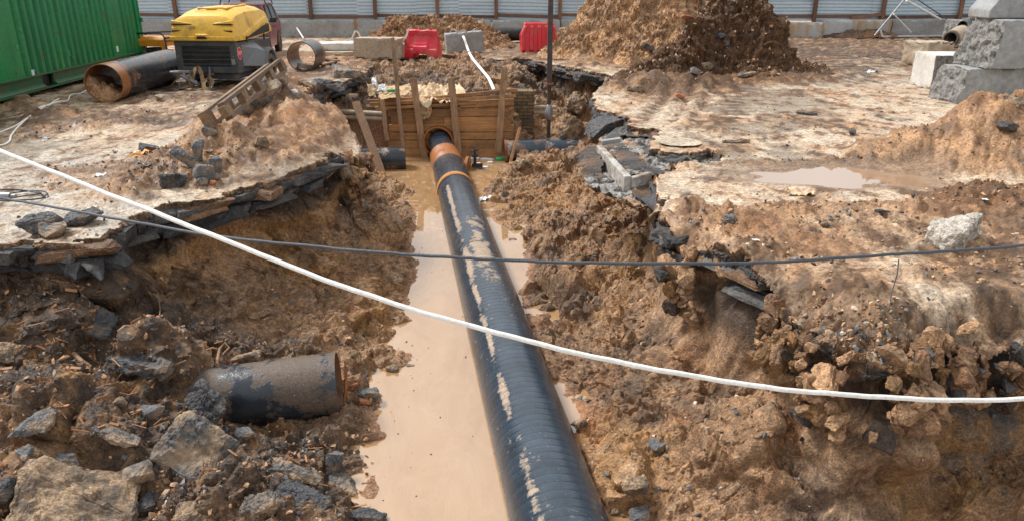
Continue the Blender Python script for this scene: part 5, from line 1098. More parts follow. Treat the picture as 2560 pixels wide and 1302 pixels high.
# drawbar, eye, prop leg, jockey wheel
mb = MB(); mb.tube([(-.02, .1, .30), (-.10, -.25, .33), (-.30, -.62, .36)], .045, 10); mb.build('drawbar', M['cgrey'], cp, True, bevel=0)
mb = MB(); mb.loft([[(x_-.05, y_, z_) for x_, z_ in ((-.05, -.03), (.05, -.03), (.05, .05), (-.05, .05))] for y_ in (0, .01)]); 
mb = MB(); mb.tube([(-.46+.085*math.cos(a), -.82+.085*math.sin(a), .38) for a in np.linspace(0, 2*PI, 25)[:-1]], .028, 10, closed=True); mb.build('towing_eye', M['fgrey'], cp, True)
mb = MB(); mb.plank((-.40, -.76, .385), (-.26, -.56, .37), .10, .05, (0, 0, 1)); mb.plank((-.40, -.74, .33), (-.12, -.50, .12), .09, .05, (0, -1, 1)); mb.build('coupling_head', M['fgrey'], cp, bevel=.01)
mb = MB(); mb.tube([(.06, -.10, .42), (.12, -.30, .24)], .042, 14); mb.tube([(.12, -.30, .24), (.28, -.66, .03)], .034, 14); mb.build('prop_leg', M['cgrey'], cp, True)
mb = MB(); mb.box((.28, -.66, .015), (.12, .12, .03)); mb.build('prop_foot', M['cgrey'], cp, bevel=.006)
mb = MB(); mb.box((.0, -.035, .295), (.22, .03, .075)); mb.box((.0, -.03, .24), (.07, .04, .05)); mb.build('yellow_plate', M['orange'], cp, bevel=.006)
wj = wheel(cp, (-.42, -.12, .15), .15, .10, 'jockey_wheel'); wj.scale = (1, 1/.78, 1)
mb = MB(); mb.tube([(-.32, -.1, .16), (-.30, -.05, .4)], .022, 10); mb.build('jockey_fork', M['black'], cp, True)
mb = MB(); mb.box((0, 1.4, .28), (Wc+.3, .10, .10)); mb.build('axle', M['black'], cp)
# strap hanging from the drawbar
def ribbon(name, label, cat, pts, w_, mat, wdir, th=.006, group=None, parent=None):
    pts = [Vector(p_) for p_ in pts]; sp = []
    n = len(pts)
    for i in range(n-1):        # Catmull-Rom
        p0_, p1_, p2_, p3_ = pts[max(i-1, 0)], pts[i], pts[i+1], pts[min(i+2, n-1)]
        for k in range(10):
            t = k/10; sp.append(.5*((2*p1_)+(p2_-p0_)*t+(2*p0_-5*p1_+4*p2_-p3_)*t*t+(3*p1_-p0_-3*p2_+p3_)*t**3))
    sp.append(pts[-1]); mb = MB(); rings = []
    for i, p_ in enumerate(sp):
        d = (sp[min(i+1, len(sp)-1)]-sp[max(i-1, 0)]).normalized(); wv = Vector(wdir if not callable(wdir) else wdir(i/len(sp))); wv = (wv-d*wv.dot(d)).normalized(); nn = d.cross(wv)
        rings.append([p_+wv*w_/2+nn*th/2, p_-wv*w_/2+nn*th/2, p_-wv*w_/2-nn*th/2, p_+wv*w_/2-nn*th/2])
    mb.loft(rings); o = mb.build(name, M[mat], parent, True, org=pts[0] if parent is None else None); return tag(o, label, cat, group) if parent is None else o
mw = Matrix.Translation(cp.location) @ Matrix.Rotation(R(-6), 4, 'Z') @ Matrix.Diagonal((1, .78, 1, 1))
L2W = lambda x_, y_, z_: mw @ Vector((x_, y_, z_))
ribbon('webbing_strap', 'tan webbing strap hung over the drawbar of the compressor, its end coiled', 'strap', [L2W(-.28, -.5, .02), L2W(-.22, -.55, .16), L2W(-.14, -.46, .42), L2W(-.06, -.44, .44), L2W(.02, -.52, .30), L2W(.06, -.60, .08), L2W(.12, -.66, .03), L2W(.22, -.62, .06), L2W(.26, -.56, .18), L2W(.16, -.54, .22), L2W(.08, -.60, .14), L2W(.14, -.72, .03), L2W(.30, -.78, .02)], .10, 'webbing', (.9, -.3, .25))
ribbon('webbing_strap', 'loose tan webbing coil on the ground left of the prop leg', 'strap', [L2W(-.75, -.72, .03), L2W(-.6, -.75, .10), L2W(-.50, -.76, .18), L2W(-.42, -.74, .10), L2W(-.50, -.74, .03), L2W(-.40, -.70, .02), L2W(-.26, -.68, .06), L2W(-.22, -.64, .22), L2W(-.2, -.6, .36)], .10, 'webbing', (.2, -1, .25))
# ------------------------------------------------------------------ maroon car behind it
cr = at(594, 150); car = thing('parked_car', 'maroon boxy car with a black roof rack, parked behind the compressor', 'car', (cr.x+.05, cr.y, 0), R(8))
hw = .80; secs = [(0, .42, .88, .74, .62), (.06, .32, .94, .80, .66), (.9, .28, 1.00, .82, .70)]
def cring(y_, zb, zbelt, wb, zt, wt): return [(-wb, y_, zb), (wb, y_, zb), (wb+.02, y_, (zb+zbelt)/2), (wb, y_, zbelt), (wt, y_, zt), (-wt, y_, zt), (-wb, y_, zbelt), (-wb-.02, y_, (zb+zbelt)/2)]
mb = MB(); mb.loft([cring(0, .45, .80, hw-.10, .84, hw-.2), cring(.06, .32, .90, hw-.02, .95, hw-.08), cring(.95, .28, 1.0, hw, 1.03, hw-.06), cring(1.45, .26, 1.02, hw, 1.58, hw-.17), cring(1.75, .26, 1.02, hw, 1.63, hw-.16), cring(3.1, .26, 1.02, hw, 1.62, hw-.16), cring(3.6, .30, 1.0, hw, 1.30, hw-.10), cring(3.72, .40, .95, hw-.05, 1.0, hw-.10)]); mb.build('body', M['maroon'], car, True, bevel=.02)
mb = MB(); mb.loft([[(-.64, .99, 1.045), (.64, .99, 1.045), (.56, 1.40, 1.55), (-.56, 1.40, 1.55)], [(-.64, .96, 1.055), (.64, .96, 1.055), (.56, 1.37, 1.565), (-.56, 1.37, 1.565)]]); mb.build('windscreen', M['glass'], car)
for s_ in (-1, 1):
    for nm, q in (('side_window', [(1.12, 1.05), (2.05, 1.05), (2.05, 1.55), (1.52, 1.55)]), ('rear_side_window', [(2.15, 1.05), (3.05, 1.05), (2.95, 1.55), (2.15, 1.55)])):
        g_ = lambda z_: (hw+.004)-(z_-1.02)/.6*.165
        mb = MB(); mb.loft([[(s_*(g_(z_)-.01), y_, z_) for y_, z_ in q], [(s_*(g_(z_)+.008), y_, z_) for y_, z_ in q]]); wo_ = mb.build(nm, M['glass'], car)
        mb = MB(); pts_ = [(s_*(g_(z_)+.008), y_, z_) for y_, z_ in q]; mb.tube(pts_, .016, 6, closed=True); mb.build('window_trim', M['black'], wo_, True)
    mb = MB(); mb.loft([[(s_*(hw+.015), y_, z_) for y_, z_ in ((1.12, .36), (2.08, .36), (2.08, 1.0), (1.12, 1.0))], [(s_*(hw+.028), y_, z_) for y_, z_ in ((1.13, .37), (2.07, .37), (2.07, .99), (1.13, .99))]]); dd = mb.build('door', M['maroon'], car, bevel=.006)
    mb = MB(); mb.box((s_*(hw+.04), 1.95, .88), (.03, .14, .03)); mb.build('door_handle', M['black'], dd, bevel=.006)
    mb = MB(); mb.box((s_*(hw+.16), 1.18, 1.12), (.20, .09, .15)); mb.box((s_*(hw+.03), 1.2, 1.08), (.1, .04, .04)); mb.build('wing_mirror', M['black'], car, bevel=.02)
    for y_ in (.72, 2.95):
        mb = MB(); mb.tube([(s_*(hw-.12), y_, .34), (s_*(hw+.032), y_, .34)], .385, 32); mb.build('wheel_arch', M['black'], car, True)
        wheel(car, (s_*(hw-.04), y_, .32), .32, .18, mud=True)
    mb = MB(); mb.tube([(s_*.58, -.01, .72), (s_*.58, .06, .72)], .10, 24); mb.build('headlight', M['steel'], car, True)
mb = MB(); mb.box((0, .02, .72), (.90, .06, .18)); mb.build('radiator_grille', M['black'], car, bevel=.01)
mb = MB(); mb.box((0, -.03, .46), (1.56, .14, .14)); mb.build('bumper', M['black'], car, bevel=.03)
rk = MB()
for s_ in (-1, 1): rk.tube([(s_*.66, 1.45, 1.74), (s_*.66, 3.0, 1.74)], .018, 8)
for y_ in np.linspace(1.45, 3.0, 7): rk.tube([(-.68, y_, 1.74), (.68, y_, 1.74)], .016, 8)
for s_ in (-1, 1):
    for y_ in (1.6, 2.9): rk.tube([(s_*.66, y_, 1.74), (s_*.72, y_, 1.58)], .018, 8)
rk.tube([(-.68, 1.43, 1.80), (.68, 1.43, 1.80)], .022, 8); rk.box((0, 1.6, 1.765), (1.2, .12, .04)); rk.build('roof_rack', M['black'], car, True)
# ------------------------------------------------------------------ small generator by the container
gq = at(398, 165); ge = thing('portable_generator', 'orange and black portable generator behind the pipe near the container', 'generator', (gq.x, gq.y, 0), R(-6))
mb = MB(); mb.loft([[(x_, y_, z_) for y_, z_ in ((-.28, .55), (.28, .55), (.30, .72), (.2, .82), (-.2, .82), (-.30, .72))] for x_ in (-.42, -.36, .30, .42)]); mb.build('fuel_tank', M['orange'], ge, True, bevel=.02)
fm = MB()
for s_ in (-1, 1):
    fm.tube([(-.5, s_*.32, .06), (-.5, s_*.32, .78), (-.40, s_*.32, .90), (.38, s_*.32, .92), (.48, s_*.32, .80), (.52, s_*.32, .06)], .024, 8)
for x_ in (-.5, .5): fm.tube([(x_, -.32, .7), (x_, .32, .7)], .024, 8)
for x_ in (-.4, .4): fm.tube([(x_, -.32, .10), (x_, .32, .10)], .024, 8)
fm.build('tube_frame', M['black'], ge, True)
mb = MB(); mb.box((-.02, 0, .34), (.34, .40, .34)); mb.box((-.02, -.21, .44), (.26, .05, .10)); mb.build('engine', M['black'], ge, bevel=.02)
mb = MB(); mb.tube([(-.2, -.05, .36), (-.46, -.05, .36)], .13, 24); mb.build('recoil_starter', M['steel'], ge, True)
mb = MB(); mb.tube([(.16, 0, .30), (.45, 0, .30)], .16, 24); mb.build('alternator', M['orange'], ge, True)
mb = MB(); mb.box((.40, -.27, .50), (.14, .06, .34), (0, R(-14), 0)); mb.build('control_panel', M['orange'], ge, bevel=.01)
mb = MB(); mb.tube([(.45, -.30, .78), (.72, -.34, .80)], .022, 8); mb.build('carry_handle', M['black'], ge, True)
# ------------------------------------------------------------------ pallet leaning on the mound
pa_ = hit(512, 322); pb_ = hit(672, 205); pa_ = Vector((pa_.x, pa_.y, pa_.z-.02)); 
A_ = pa_; Bt = atY(676, 192, pb_.y+.05); ax_ = (Bt-A_); Lp = ax_.length; ax_.normalize()
upv = Vector((-.35, -.35, .87)); dep = (upv-ax_*upv.dot(ax_)).normalized(); wid = ax_.cross(dep)       # lies with its edge to the camera
pl = thing('wooden_pallet', 'broken wooden pallet leaning up the side of the muddy mound', 'pallet', A_)
Mp = Matrix((ax_, wid, dep)).transposed().to_4x4()
def pbx(name, cx, cy, cz, dx, dy, dz):
    mb = MB(); mb.box((cx, cy, cz), (dx, dy, dz)); mb.v = [Mp @ v for v in mb.v]; return mb.build(name, M['palletwood'], pl, bevel=.003)
sgn = 1 if (wid.y > 0) else -1
for z_ in (.0, .19): pbx('edge_board', Lp/2, sgn*.05, z_+(.0), Lp, .10, .04)
for k in range(5): pbx('spacer_block', .12+k*(Lp-.26)/4, sgn*.055, .095, .24, .10, .149)
for z_ in (.0, .19): pbx('rear_board', Lp/2, sgn*.30, z_, Lp*.94, .10, .045)
for k in range(5): pbx('rear_block', .16+k*(Lp-.3)/4, sgn*.30, .095, .22, .10, .149)
# ------------------------------------------------------------------ broken pieces on the right bank
def slabobj(name, label, cat, px_poly, z, thick, mat='ground', res=.014, colf=None, seed=1.0, hills=None, tilt=(0, 0)):
    poly = [tuple(at(a, b, z).xy) for a, b in px_poly]; xs_ = [p_[0] for p_ in poly]; ys_ = [p_[1] for p_ in poly]; cx, cy = sum(xs_)/len(xs_), sum(ys_)/len(ys_)
    X, Y = np.meshgrid(np.arange(min(xs_)-.1, max(xs_)+.1, res), np.arange(min(ys_)-.1, max(ys_)+.1, res*1.3))
    def sd(x, y): return polydist(x, y, poly)+.03*fbm(xyz(x, y, seed), 4, 3, .6)
    def hf(x, y):
        P = xyz(x, y, seed); h = z+.012*billow(P, 6, 4, .6)+.02*fbm(P, 1.5, 3)+.05*clods(P, .13, seed)+.022*clods(P, .05, seed+1)+tilt[0]*(x-cx)+tilt[1]*(y-cy); k = np.clip(fbm(P, 1.8, 3, .5)*1.5+.3, 0, 1); return h+k*.03*billow(P, 5, 4, .6), k
    o = sheet_local(X, Y, sd, hf, colf or ground_col, thick, name, M[mat], skirt_col, lambda x, y: polydist(x, y, poly), (cx, cy, z)); return tag(o, label, cat)
def sheet_local(X, Y, sd, hf, cf, th, name, mat, sk, gf, org):
    o = sheet(X, Y, sd, hf, cf, th, name, mat, sk, gfun=gf, eps_mul=.75); v = np.zeros(len(o.data.vertices)*3, np.float32); o.data.vertices.foreach_get('co', v); v = v.reshape(-1, 3)-np.array(org, np.float32); o.data.vertices.foreach_set('co', v.ravel()); o.location = org; return o
def shelf_col(x, y, k):
    P = xyz(x, y, 0); n = fbm(P, 3, 5, .62, 3.0); c = lerp3(np.broadcast_to(np.array([.30, .30, .29]), (len(x), 3)), BLACK*1.3, sstep(-.05, .3, n)); return lerp3(c, TAN, sstep(.12, .4, fbm(P, 2.2, 4, .6, 9.0))*.9)
slabobj('asphalt_shelf', 'broken shelf of grey asphalt below the white kerb piece on the right bank', 'asphalt slab', [(1441, 400), (1478, 368), (1520, 392), (1640, 470), (1645, 520), (1600, 520), (1515, 492), (1462, 458)], -.20, .20, colf=shelf_col, seed=3.0)
slabobj('rubble_ledge', 'crumbling black asphalt ledge between the white kerb and the manhole ring', 'asphalt slab', [(1495, 352), (1545, 340), (1640, 345), (1700, 372), (1790, 372), (1800, 400), (1700, 430), (1625, 445), (1570, 438)], -.15, .14, colf=lambda x, y, k: shelf_col(x, y, k), seed=5.0)
# white kerb: two long faces
a = at(1498, 368, -.02); b = at(1570, 447, -.02); mb = MB(); mb.plank(a+Vector((0, 0, -.07)), b+Vector((0, 0, -.07)), .20, .09, (1, 0, .0))
ks = thing('kerb_stone', 'white concrete kerb piece exposed at the broken right edge', 'kerb', a); mb.build('kerb_side', M['kerb'], ks, bevel=.012, org=a)
c_ = at(1625, 438, -.02); mb = MB(); mb.plank(b+Vector((.05, 0, -.07)), c_+Vector((0, 0, -.05)), .18, .08, (0, -1, 0)); mb.build('kerb_end', M['kerb'], ks, bevel=.012, org=a)
mb = MB(); q = at(1528, 353, .0); mb.box((0, 0, 0), (.30, .10, .06), (0, R(-6), R(12))); o = mb.build('curb_fragment', M['concrete'], bevel=.012); o.location = q+Vector((0, 0, .0)); tag(o, 'small grey concrete strip lying at the top end of the white kerb', 'kerb fragment')
# manhole ring
mc = at(1700, 360); mh = thing('manhole', 'round mud covered manhole cover in a rusty brown ring', 'manhole', (mc.x, mc.y, 0))
mb = MB(); mb.hollow((0, 0, -.24), (0, 0, .035), .345, .03, 56); mb.build('ring', M['rust'], mh, True)
xs_, ys_ = np.meshgrid(np.linspace(-.325, .325, 60), np.linspace(-.325, .325, 60)); x = xs_.ravel(); y = ys_.ravel(); rr_ = np.sqrt(x*x+y*y); P = xyz(x, y, 0)
V = np.stack([x, y, .03+.006*billow(P, 8, 4)], 1); Q = gridfaces(60, 60, rr_ < .322); V, Q, (x,) = compact(V, Q, x); npmesh('cover', V, Q, M['ground'], mh, col=np.broadcast_to(CREAM*.85, (len(V), 3)))
# ------------------------------------------------------------------ stones, chunks and clods one can tell apart
def rockmesh(seed, dims, cuts=3, rough=.06, flat=0.0, npts=16):
    rs = np.random.RandomState(seed); bm = bmesh.new(); d = np.array(dims)/2
    for i in range(npts):
        v = rs.normal(size=3); v /= np.linalg.norm(v); v = np.sign(v)*np.abs(v)**(.55 if flat else .8); v /= max(np.abs(v)) if flat else np.linalg.norm(v)
        v *= rs.uniform(.8, 1.0); bm.verts.new(v*d)
    r_ = bmesh.ops.convex_hull(bm, input=bm.verts[:]); g_ = [e for e in r_['geom_interior'] if isinstance(e, bmesh.types.BMVert)]
    bmesh.ops.delete(bm, geom=g_, context='VERTS'); loose = [v for v in bm.verts if not v.link_faces]; bmesh.ops.delete(bm, geom=loose, context='VERTS')
    bmesh.ops.bevel(bm, geom=bm.edges[:]+bm.verts[:], offset=.06*min(dims), segments=1, affect='EDGES', clamp_overlap=True)
    bmesh.ops.triangulate(bm, faces=bm.faces[:]); 
    for _ in range(cuts): bmesh.ops.subdivide_edges(bm, edges=[e for e in bm.edges if e.calc_length() > max(dims)*.045], cuts=1, use_grid_fill=True); bmesh.ops.triangulate(bm, faces=bm.faces[:])
    bm.verts.ensure_lookup_table(); V = np.array([v.co for v in bm.verts], np.float32); s_ = max(dims)
    bm.normal_update(); N = np.array([v.normal for v in bm.verts], np.float32); f_ = 5/s_
    V2 = V+N*(rough*s_*(.6*fbm(V, f_*.5, 3, .5, seed % 97)+.30*billow(V, f_*1.6, 4, .6, seed % 89)))[:, None]
    for v, c in zip(bm.verts, V2): v.co = c
    me = bpy.data.meshes.new('stone'); bm.to_mesh(me); bm.free(); return me
CNT = [0]
def stone(name, label, cat, px, py, size, rot, mat, seed=None, sink=.25, group=None, rough=.06, flat=0, pos=None, cuts=3):
    CNT[0] += 1; seed = seed or CNT[0]*13+5; me = rockmesh(seed, size, cuts, rough, flat); me.materials.append(M[mat]); me.polygons.foreach_set('use_smooth', [False]*len(me.polygons))
    p = Vector(pos) if pos else hit(px, py); o = bpy.data.objects.new(name, me); COL.objects.link(o)
    E_ = Euler([R(k) for k in rot]); zmin = min((E_.to_matrix() @ v.co).z for v in me.vertices); zmax = max((E_.to_matrix() @ v.co).z for v in me.vertices)
    o.location = (p.x, p.y, p.z-zmin-(zmax-zmin)*sink); o.rotation_euler = E_; return tag(o, label, cat, group)
G_AS = 'broken asphalt chunks'; G_ST = 'loose grey stones'; G_CL = 'clods of clay'
ST = [
 ('asphalt_chunk', 'black asphalt chunk on the left pavement, largest of three by the edge', 'asphalt chunk', 105, 580, (.40, .30, .17), (4, -3, 15), 'asphalt', .06, G_AS, 1),
 ('asphalt_chunk', 'flat black asphalt chunk right of the largest one on the left pavement', 'asphalt chunk', 205, 560, (.42, .24, .10), (5, -12, 12), 'asphalt', .05, G_AS, 1),
 ('asphalt_chunk', 'small grey topped chunk in front of the two black ones on the left pavement', 'asphalt chunk', 138, 592, (.25, .20, .13), (0, 6, 30), 'asphalt_mud', .06, G_AS, 1),
 ('stone', 'upright pointed blue grey stone on the left mound', 'stone', 501, 400, (.15, .13, .30), (6, -10, 0), 'stone_grey', .15, G_ST, 1),
 ('stone', 'tilted long pale stone beside the upright pointed one', 'stone', 464, 418, (.34, .12, .12), (10, 42, 10), 'stone_grey', .2, G_ST, 1),
 ('stone', 'dark blue grey block below the upright pointed stone', 'stone', 510, 440, (.24, .2, .18), (0, 8, 20), 'stone_grey', .2, G_ST, 1),
 ('stone', 'narrow grey stone right of the upright pointed one', 'stone', 541, 426, (.14, .12, .24), (0, 10, 30), 'stone_grey', .2, G_ST, 1),
 ('stone', 'small grey stone lowest in the group on the left mound', 'stone', 505, 458, (.17, .13, .12), (0, 0, 50), 'stone_grey', .2, G_ST, 0),
 ('stone', 'pale rounded stone right of the narrow grey one', 'stone', 543, 447, (.18, .13, .11), (0, 0, 10), 'stone_grey', .2, G_ST, 0),
 ('asphalt_chunk', 'large dark lump at the foot of the grey stone group', 'asphalt chunk', 430, 468, (.38, .28, .24), (0, 12, 30), 'asphalt', .3, G_AS, 0),
 ('stone', 'tan and grey boulder on the slope below the pallet', 'stone', 652, 372, (.26, .2, .2), (0, 20, 40), 'stone_tan', .2, G_ST, 0),
 ('stone', 'grey angular stone on the mound just below the pallet end', 'stone', 520, 335, (.24, .2, .14), (0, 10, 20), 'stone_grey', .3, G_ST, 1),
 ('asphalt_chunk', 'dark flat chunk left of the pallet foot', 'asphalt chunk', 372, 372, (.26, .18, .12), (10, 6, 30), 'asphalt', .2, G_AS, 1),
 ('asphalt_chunk', 'large dark slab of asphalt lying along the mound crest under the pallet', 'asphalt chunk', 640, 262, (1.1, .55, .26), (10, -24, 18), 'asphalt_mud', .35, G_AS, 1),
 ('asphalt_chunk', 'square topped chunk at the highest point of the left mound', 'asphalt chunk', 676, 212, (.55, .4, .26), (4, -8, 12), 'asphalt_mud', .25, G_AS, 1),
 ('stone', 'white plaster lump on the crest right of the square chunk', 'stone', 738, 236, (.24, .2, .14), (0, 0, 10), 'concrete_white', .2, G_ST, 0),
 ('brick', 'small orange brown stone among the grey ones on the left mound', 'brick', 531, 463, (.10, .08, .08), (0, 0, 10), 'brick', .2, None, 0),
 ('brick', 'pale brick lying before the open pipe by the container', 'brick', 398, 248, (.25, .13, .09), (0, 0, 8), 'concrete_tan', .08, None, 1),
 ('brick', 'red brick half at the foot of the dark earth heap', 'brick', 1697, 245, (.25, .14, .12), (0, 0, 10), 'brick', .15, None, 1),
 ('brick', 'orange brick lying high on the tall earth heap', 'brick', 1722, 44, (.36, .18, .12), (0, 14, 10), 'brick', .15, None, 1),
 ('stone', 'pale round stone at the foot of the dark heap left of the red brick', 'stone', 1588, 228, (.40, .3, .2), (0, 0, 10), 'stone_tan', .25, G_ST, 0),
 ('stone', 'grey stone in front of the dark earth heap', 'stone', 1742, 185, (.26, .2, .18), (0, 12, 30), 'stone_grey', .2, G_ST, 1),
 ('asphalt_chunk', 'black flat chunk high on the dark heap', 'asphalt chunk', 1800, 92, (.36, .25, .14), (0, -14, 30), 'asphalt', .3, G_AS, 1),
 ('asphalt_chunk', 'black upright chunk on the right face of the dark heap', 'asphalt chunk', 1813, 112, (.22, .15, .30), (0, 14, 0), 'asphalt', .3, G_AS, 1),
 ('asphalt_chunk', 'dark curled scrap where the two earth heaps meet', 'asphalt chunk', 1622, 122, (.45, .25, .14), (0, 18, 10), 'asphalt', .3, G_AS, 1),
 ('stone', 'pale lump embedded in the front of the dark heap', 'stone', 1770, 165, (.50, .3, .25), (0, 0, 10), 'stone_tan', .4, G_ST, 0),
 ('asphalt_chunk', 'long tan slab piece lying at the foot of the dark heap on the right', 'asphalt chunk', 1865, 190, (.55, .25, .12), (0, -14, 16), 'asphalt_mud', .25, G_AS, 1),
 ('stone', 'rounded tan stone lying on the right asphalt ledge beside the manhole', 'stone', 1612, 385, (.22, .18, .18), (0, 10, 30), 'stone_tan', .12, G_ST, 0),
 ('clay_boulder', 'big flat topped pale boulder on the mud at the right edge', 'boulder', 2392, 615, (.62, .40, .36), (2, -4, 8), 'stone_pale', .30, None, 1),
 ('stone', 'grey and tan stone in the mud of the right bank, above the overhang', 'stone', 1828, 556, (.22, .16, .15), (0, 8, 20), 'stone_grey', .3, G_ST, 0),
 ('clay_clod', 'large round clod of clay hanging over the broken right edge', 'clod', 1590, 500, (.50, .42, .34), (0, 10, 10), 'stone_tan', .45, G_CL, 0),
 ('stone', 'small brown clod on the muddy right bank near the edge', 'stone', 2062, 566, (.12, .1, .08), (0, 0, 0), 'stone_tan', .2, G_ST, 0),
 ('asphalt_chunk', 'black flake on the mud between the clod and the puddle', 'asphalt chunk', 2205, 535, (.15, .09, .05), (0, 12, 30), 'asphalt', .2, G_AS, 1),
 ('asphalt_chunk', 'small black chip on the pale pavement above the puddle', 'asphalt chunk', 2135, 338, (.16, .1, .08), (0, 0, 30), 'asphalt', .1, G_AS, 1),
 ('asphalt_chunk', 'thin dark strip lying on the pale pavement right of the manhole', 'asphalt chunk', 1842, 358, (.45, .06, .035), (0, 0, 4), 'asphalt_mud', .1, G_AS, 1),
 ('asphalt_chunk', 'dark strip on the pavement in front of the dark earth', 'asphalt chunk', 2012, 288, (.40, .10, .05), (0, 0, -10), 'asphalt', .1, G_AS, 1),
 ('stone', 'dark stone lying on the mud beside the pipe, in the red puddle', 'stone', 1452, 1062, (.16, .12, .1), (0, 10, 30), 'stone_tan', .2, G_ST, 1),
 ('stone', 'blue grey angular stone on the right slope above the pipe', 'stone', 1648, 1118, (.20, .15, .08), (14, -16, 10), 'stone_grey', .2, G_ST, 1),
 ('stone', 'tan clod right below the blue grey stone', 'stone', 1660, 1178, (.16, .13, .1), (0, 0, 20), 'stone_tan', .2, G_ST, 0),
 ('stone', 'round clay lump low on the right slope near the pipe', 'stone', 1585, 1222, (.30, .24, .2), (0, 0, 20), 'stone_tan', .35, G_ST, 0),
 ('stone', 'grey stone at the bottom right of the pipe', 'stone', 1600, 1300, (.18, .14, .1), (0, 0, 20), 'stone_grey', .2, G_ST, 1),
 ('stone', 'small tan stone beside the pipe at the bottom', 'stone', 1540, 1285, (.12, .1, .08), (0, 0, 0), 'stone_tan', .2, G_ST, 0),
 ('stone', 'dark oval stone on the right bank near the far water', 'stone', 1264, 492, (.22, .16, .16), (0, 30, 20), 'stone_grey', .2, G_ST, 0),
 ('stone', 'brown stone standing at the left water edge above the flat ones', 'stone', 982, 930, (.18, .15, .13), (0, 10, 0), 'stone_tan', .15, G_ST, 0),
 ('stone', 'flat dark stone at the water edge right of the old pipe stub', 'stone', 925, 990, (.26, .15, .08), (0, -6, 0), 'stone_grey', .2, G_ST, 1),
 ('stone', 'small flat stone lying in the water off the left bank', 'stone', 1022, 914, (.12, .07, .03), (0, 0, 0), 'stone_grey', .2, G_ST, 1),
 ('brick', 'bright red brick scrap beside the old pipe stub', 'brick', 888, 970, (.11, .08, .08), (0, 10, 40), 'brick', .15, None, 1),
 ('brick', 'brown brick scrap just below the bright red one', 'brick', 912, 1008, (.10, .07, .05), (0, 10, 10), 'brick', .2, None, 1),
 ('asphalt_chunk', 'great upright slab of dark asphalt leaning in the rubble, lower left', 'asphalt chunk', 480, 1160, (.60, .20, .58), (-28, 20, -16), 'asphalt_mud', .22, G_AS, 1),
 ('asphalt_chunk', 'long leaning asphalt plate above the great slab', 'asphalt chunk', 500, 1050, (.46, .14, .55), (-24, 34, -30), 'asphalt', .3, G_AS, 1),
 ('asphalt_chunk', 'wide pale crusted slab at the bottom left corner', 'asphalt chunk', 200, 1265, (.80, .60, .14), (22, 16, 24), 'stone_tan', .35, G_AS, 1),
 ('asphalt_chunk', 'blue grey rounded slab piece at the left, above the oval stone', 'asphalt chunk', 85, 1065, (.34, .26, .12), (24, 6, 12), 'stone_grey', .25, G_AS, 1),
 ('stone', 'round dark blue stone at the left edge of the rubble', 'stone', 55, 1150, (.21, .17, .13), (20, 0, 0), 'stone_grey', .2, G_ST, 0),
 ('stone', 'pale grey flat stone right of the round dark blue one', 'stone', 155, 1158, (.22, .14, .08), (16, -6, 14), 'stone_grey', .2, G_ST, 1),
 ('stone', 'small grey stone in the rubble below the round dark one', 'stone', 85, 1205, (.18, .12, .08), (0, 0, 0), 'stone_tan', .2, G_ST, 1),
 ('asphalt_chunk', 'flat brown slab piece lying left of the great slab', 'asphalt chunk', 295, 1100, (.46, .16, .07), (10, 14, -16), 'asphalt_mud', .2, G_AS, 1),
 ('asphalt_chunk', 'thin long slab edge lying right of the great slab', 'asphalt chunk', 735, 1195, (.50, .17, .07), (10, 12, -14), 'asphalt_mud', .2, G_AS, 1),
 ('asphalt_chunk', 'dark slab piece below the thin long one near the water', 'asphalt chunk', 755, 1255, (.44, .26, .12), (14, 12, -14), 'asphalt', .25, G_AS, 1),
 ('asphalt_chunk', 'dark crusted block at the water edge, lower left bank', 'asphalt chunk', 868, 1228, (.34, .24, .14), (10, 6, -20), 'asphalt_mud', .2, G_AS, 1),
 ('asphalt_chunk', 'narrow upright grey chunk above the crusted water edge block', 'asphalt chunk', 838, 1178, (.17, .12, .26), (-10, 8, 0), 'stone_grey', .2, G_AS, 1),
 ('asphalt_chunk', 'dark flat piece at the very bottom of the water edge', 'asphalt chunk', 915, 1290, (.32, .14, .06), (6, 4, -10), 'asphalt', .2, G_AS, 1),
 ('asphalt_chunk', 'lump with a tan crust at the bottom of the left rubble', 'asphalt chunk', 655, 1272, (.36, .26, .20), (12, -6, 20), 'asphalt_mud', .3, G_AS, 0),
 ('asphalt_chunk', 'pale clay lump at the bottom edge left of the crusted lump', 'asphalt chunk', 480, 1295, (.38, .24, .16), (12, 0, 0), 'stone_tan', .3, G_AS, 0),
 ('asphalt_chunk', 'brown grey block right of the great slab, near the pipe stub', 'asphalt chunk', 612, 1098, (.18, .14, .15), (0, 14, 20), 'stone_grey', .2, G_AS, 1),
 ('asphalt_chunk', 'square brown block below the great slab', 'asphalt chunk', 345, 1195, (.24, .20, .14), (18, 10, 30), 'asphalt_mud', .25, G_AS, 1),
 ('asphalt_chunk', 'dark chunk at the bottom under the square brown block', 'asphalt chunk', 350, 1285, (.26, .2, .14), (18, -10, 30), 'asphalt', .25, G_AS, 1),
 ('asphalt_chunk', 'black crumbly slab lying on the left slope under the pavement', 'asphalt chunk', 240, 822, (.42, .28, .09), (26, 14, -18), 'asphalt', .25, G_AS, 1),
 ('asphalt_chunk', 'pale topped chunk lying on top of the old pipe stub', 'asphalt chunk', 612, 905, (.32, .17, .10), (14, -12, 8), 'stone_tan', .1, G_AS, 1),
 ('asphalt_chunk', 'dark overhanging slab left of the old pipe stub', 'asphalt chunk', 350, 925, (.70, .26, .13), (8, 4, -6), 'asphalt', .25, G_AS, 1),
 ('clay_clod', 'large pale clay clod at the left edge of the picture', 'clod', 25, 890, (.42, .34, .22), (18, 10, 0), 'stone_tan', .35, G_CL, 0),
 ('clay_clod', 'round clay clod left of the great slab', 'clod', 298, 1012, (.15, .13, .12), (0, 0, 0), 'stone_tan', .2, G_CL, 0),
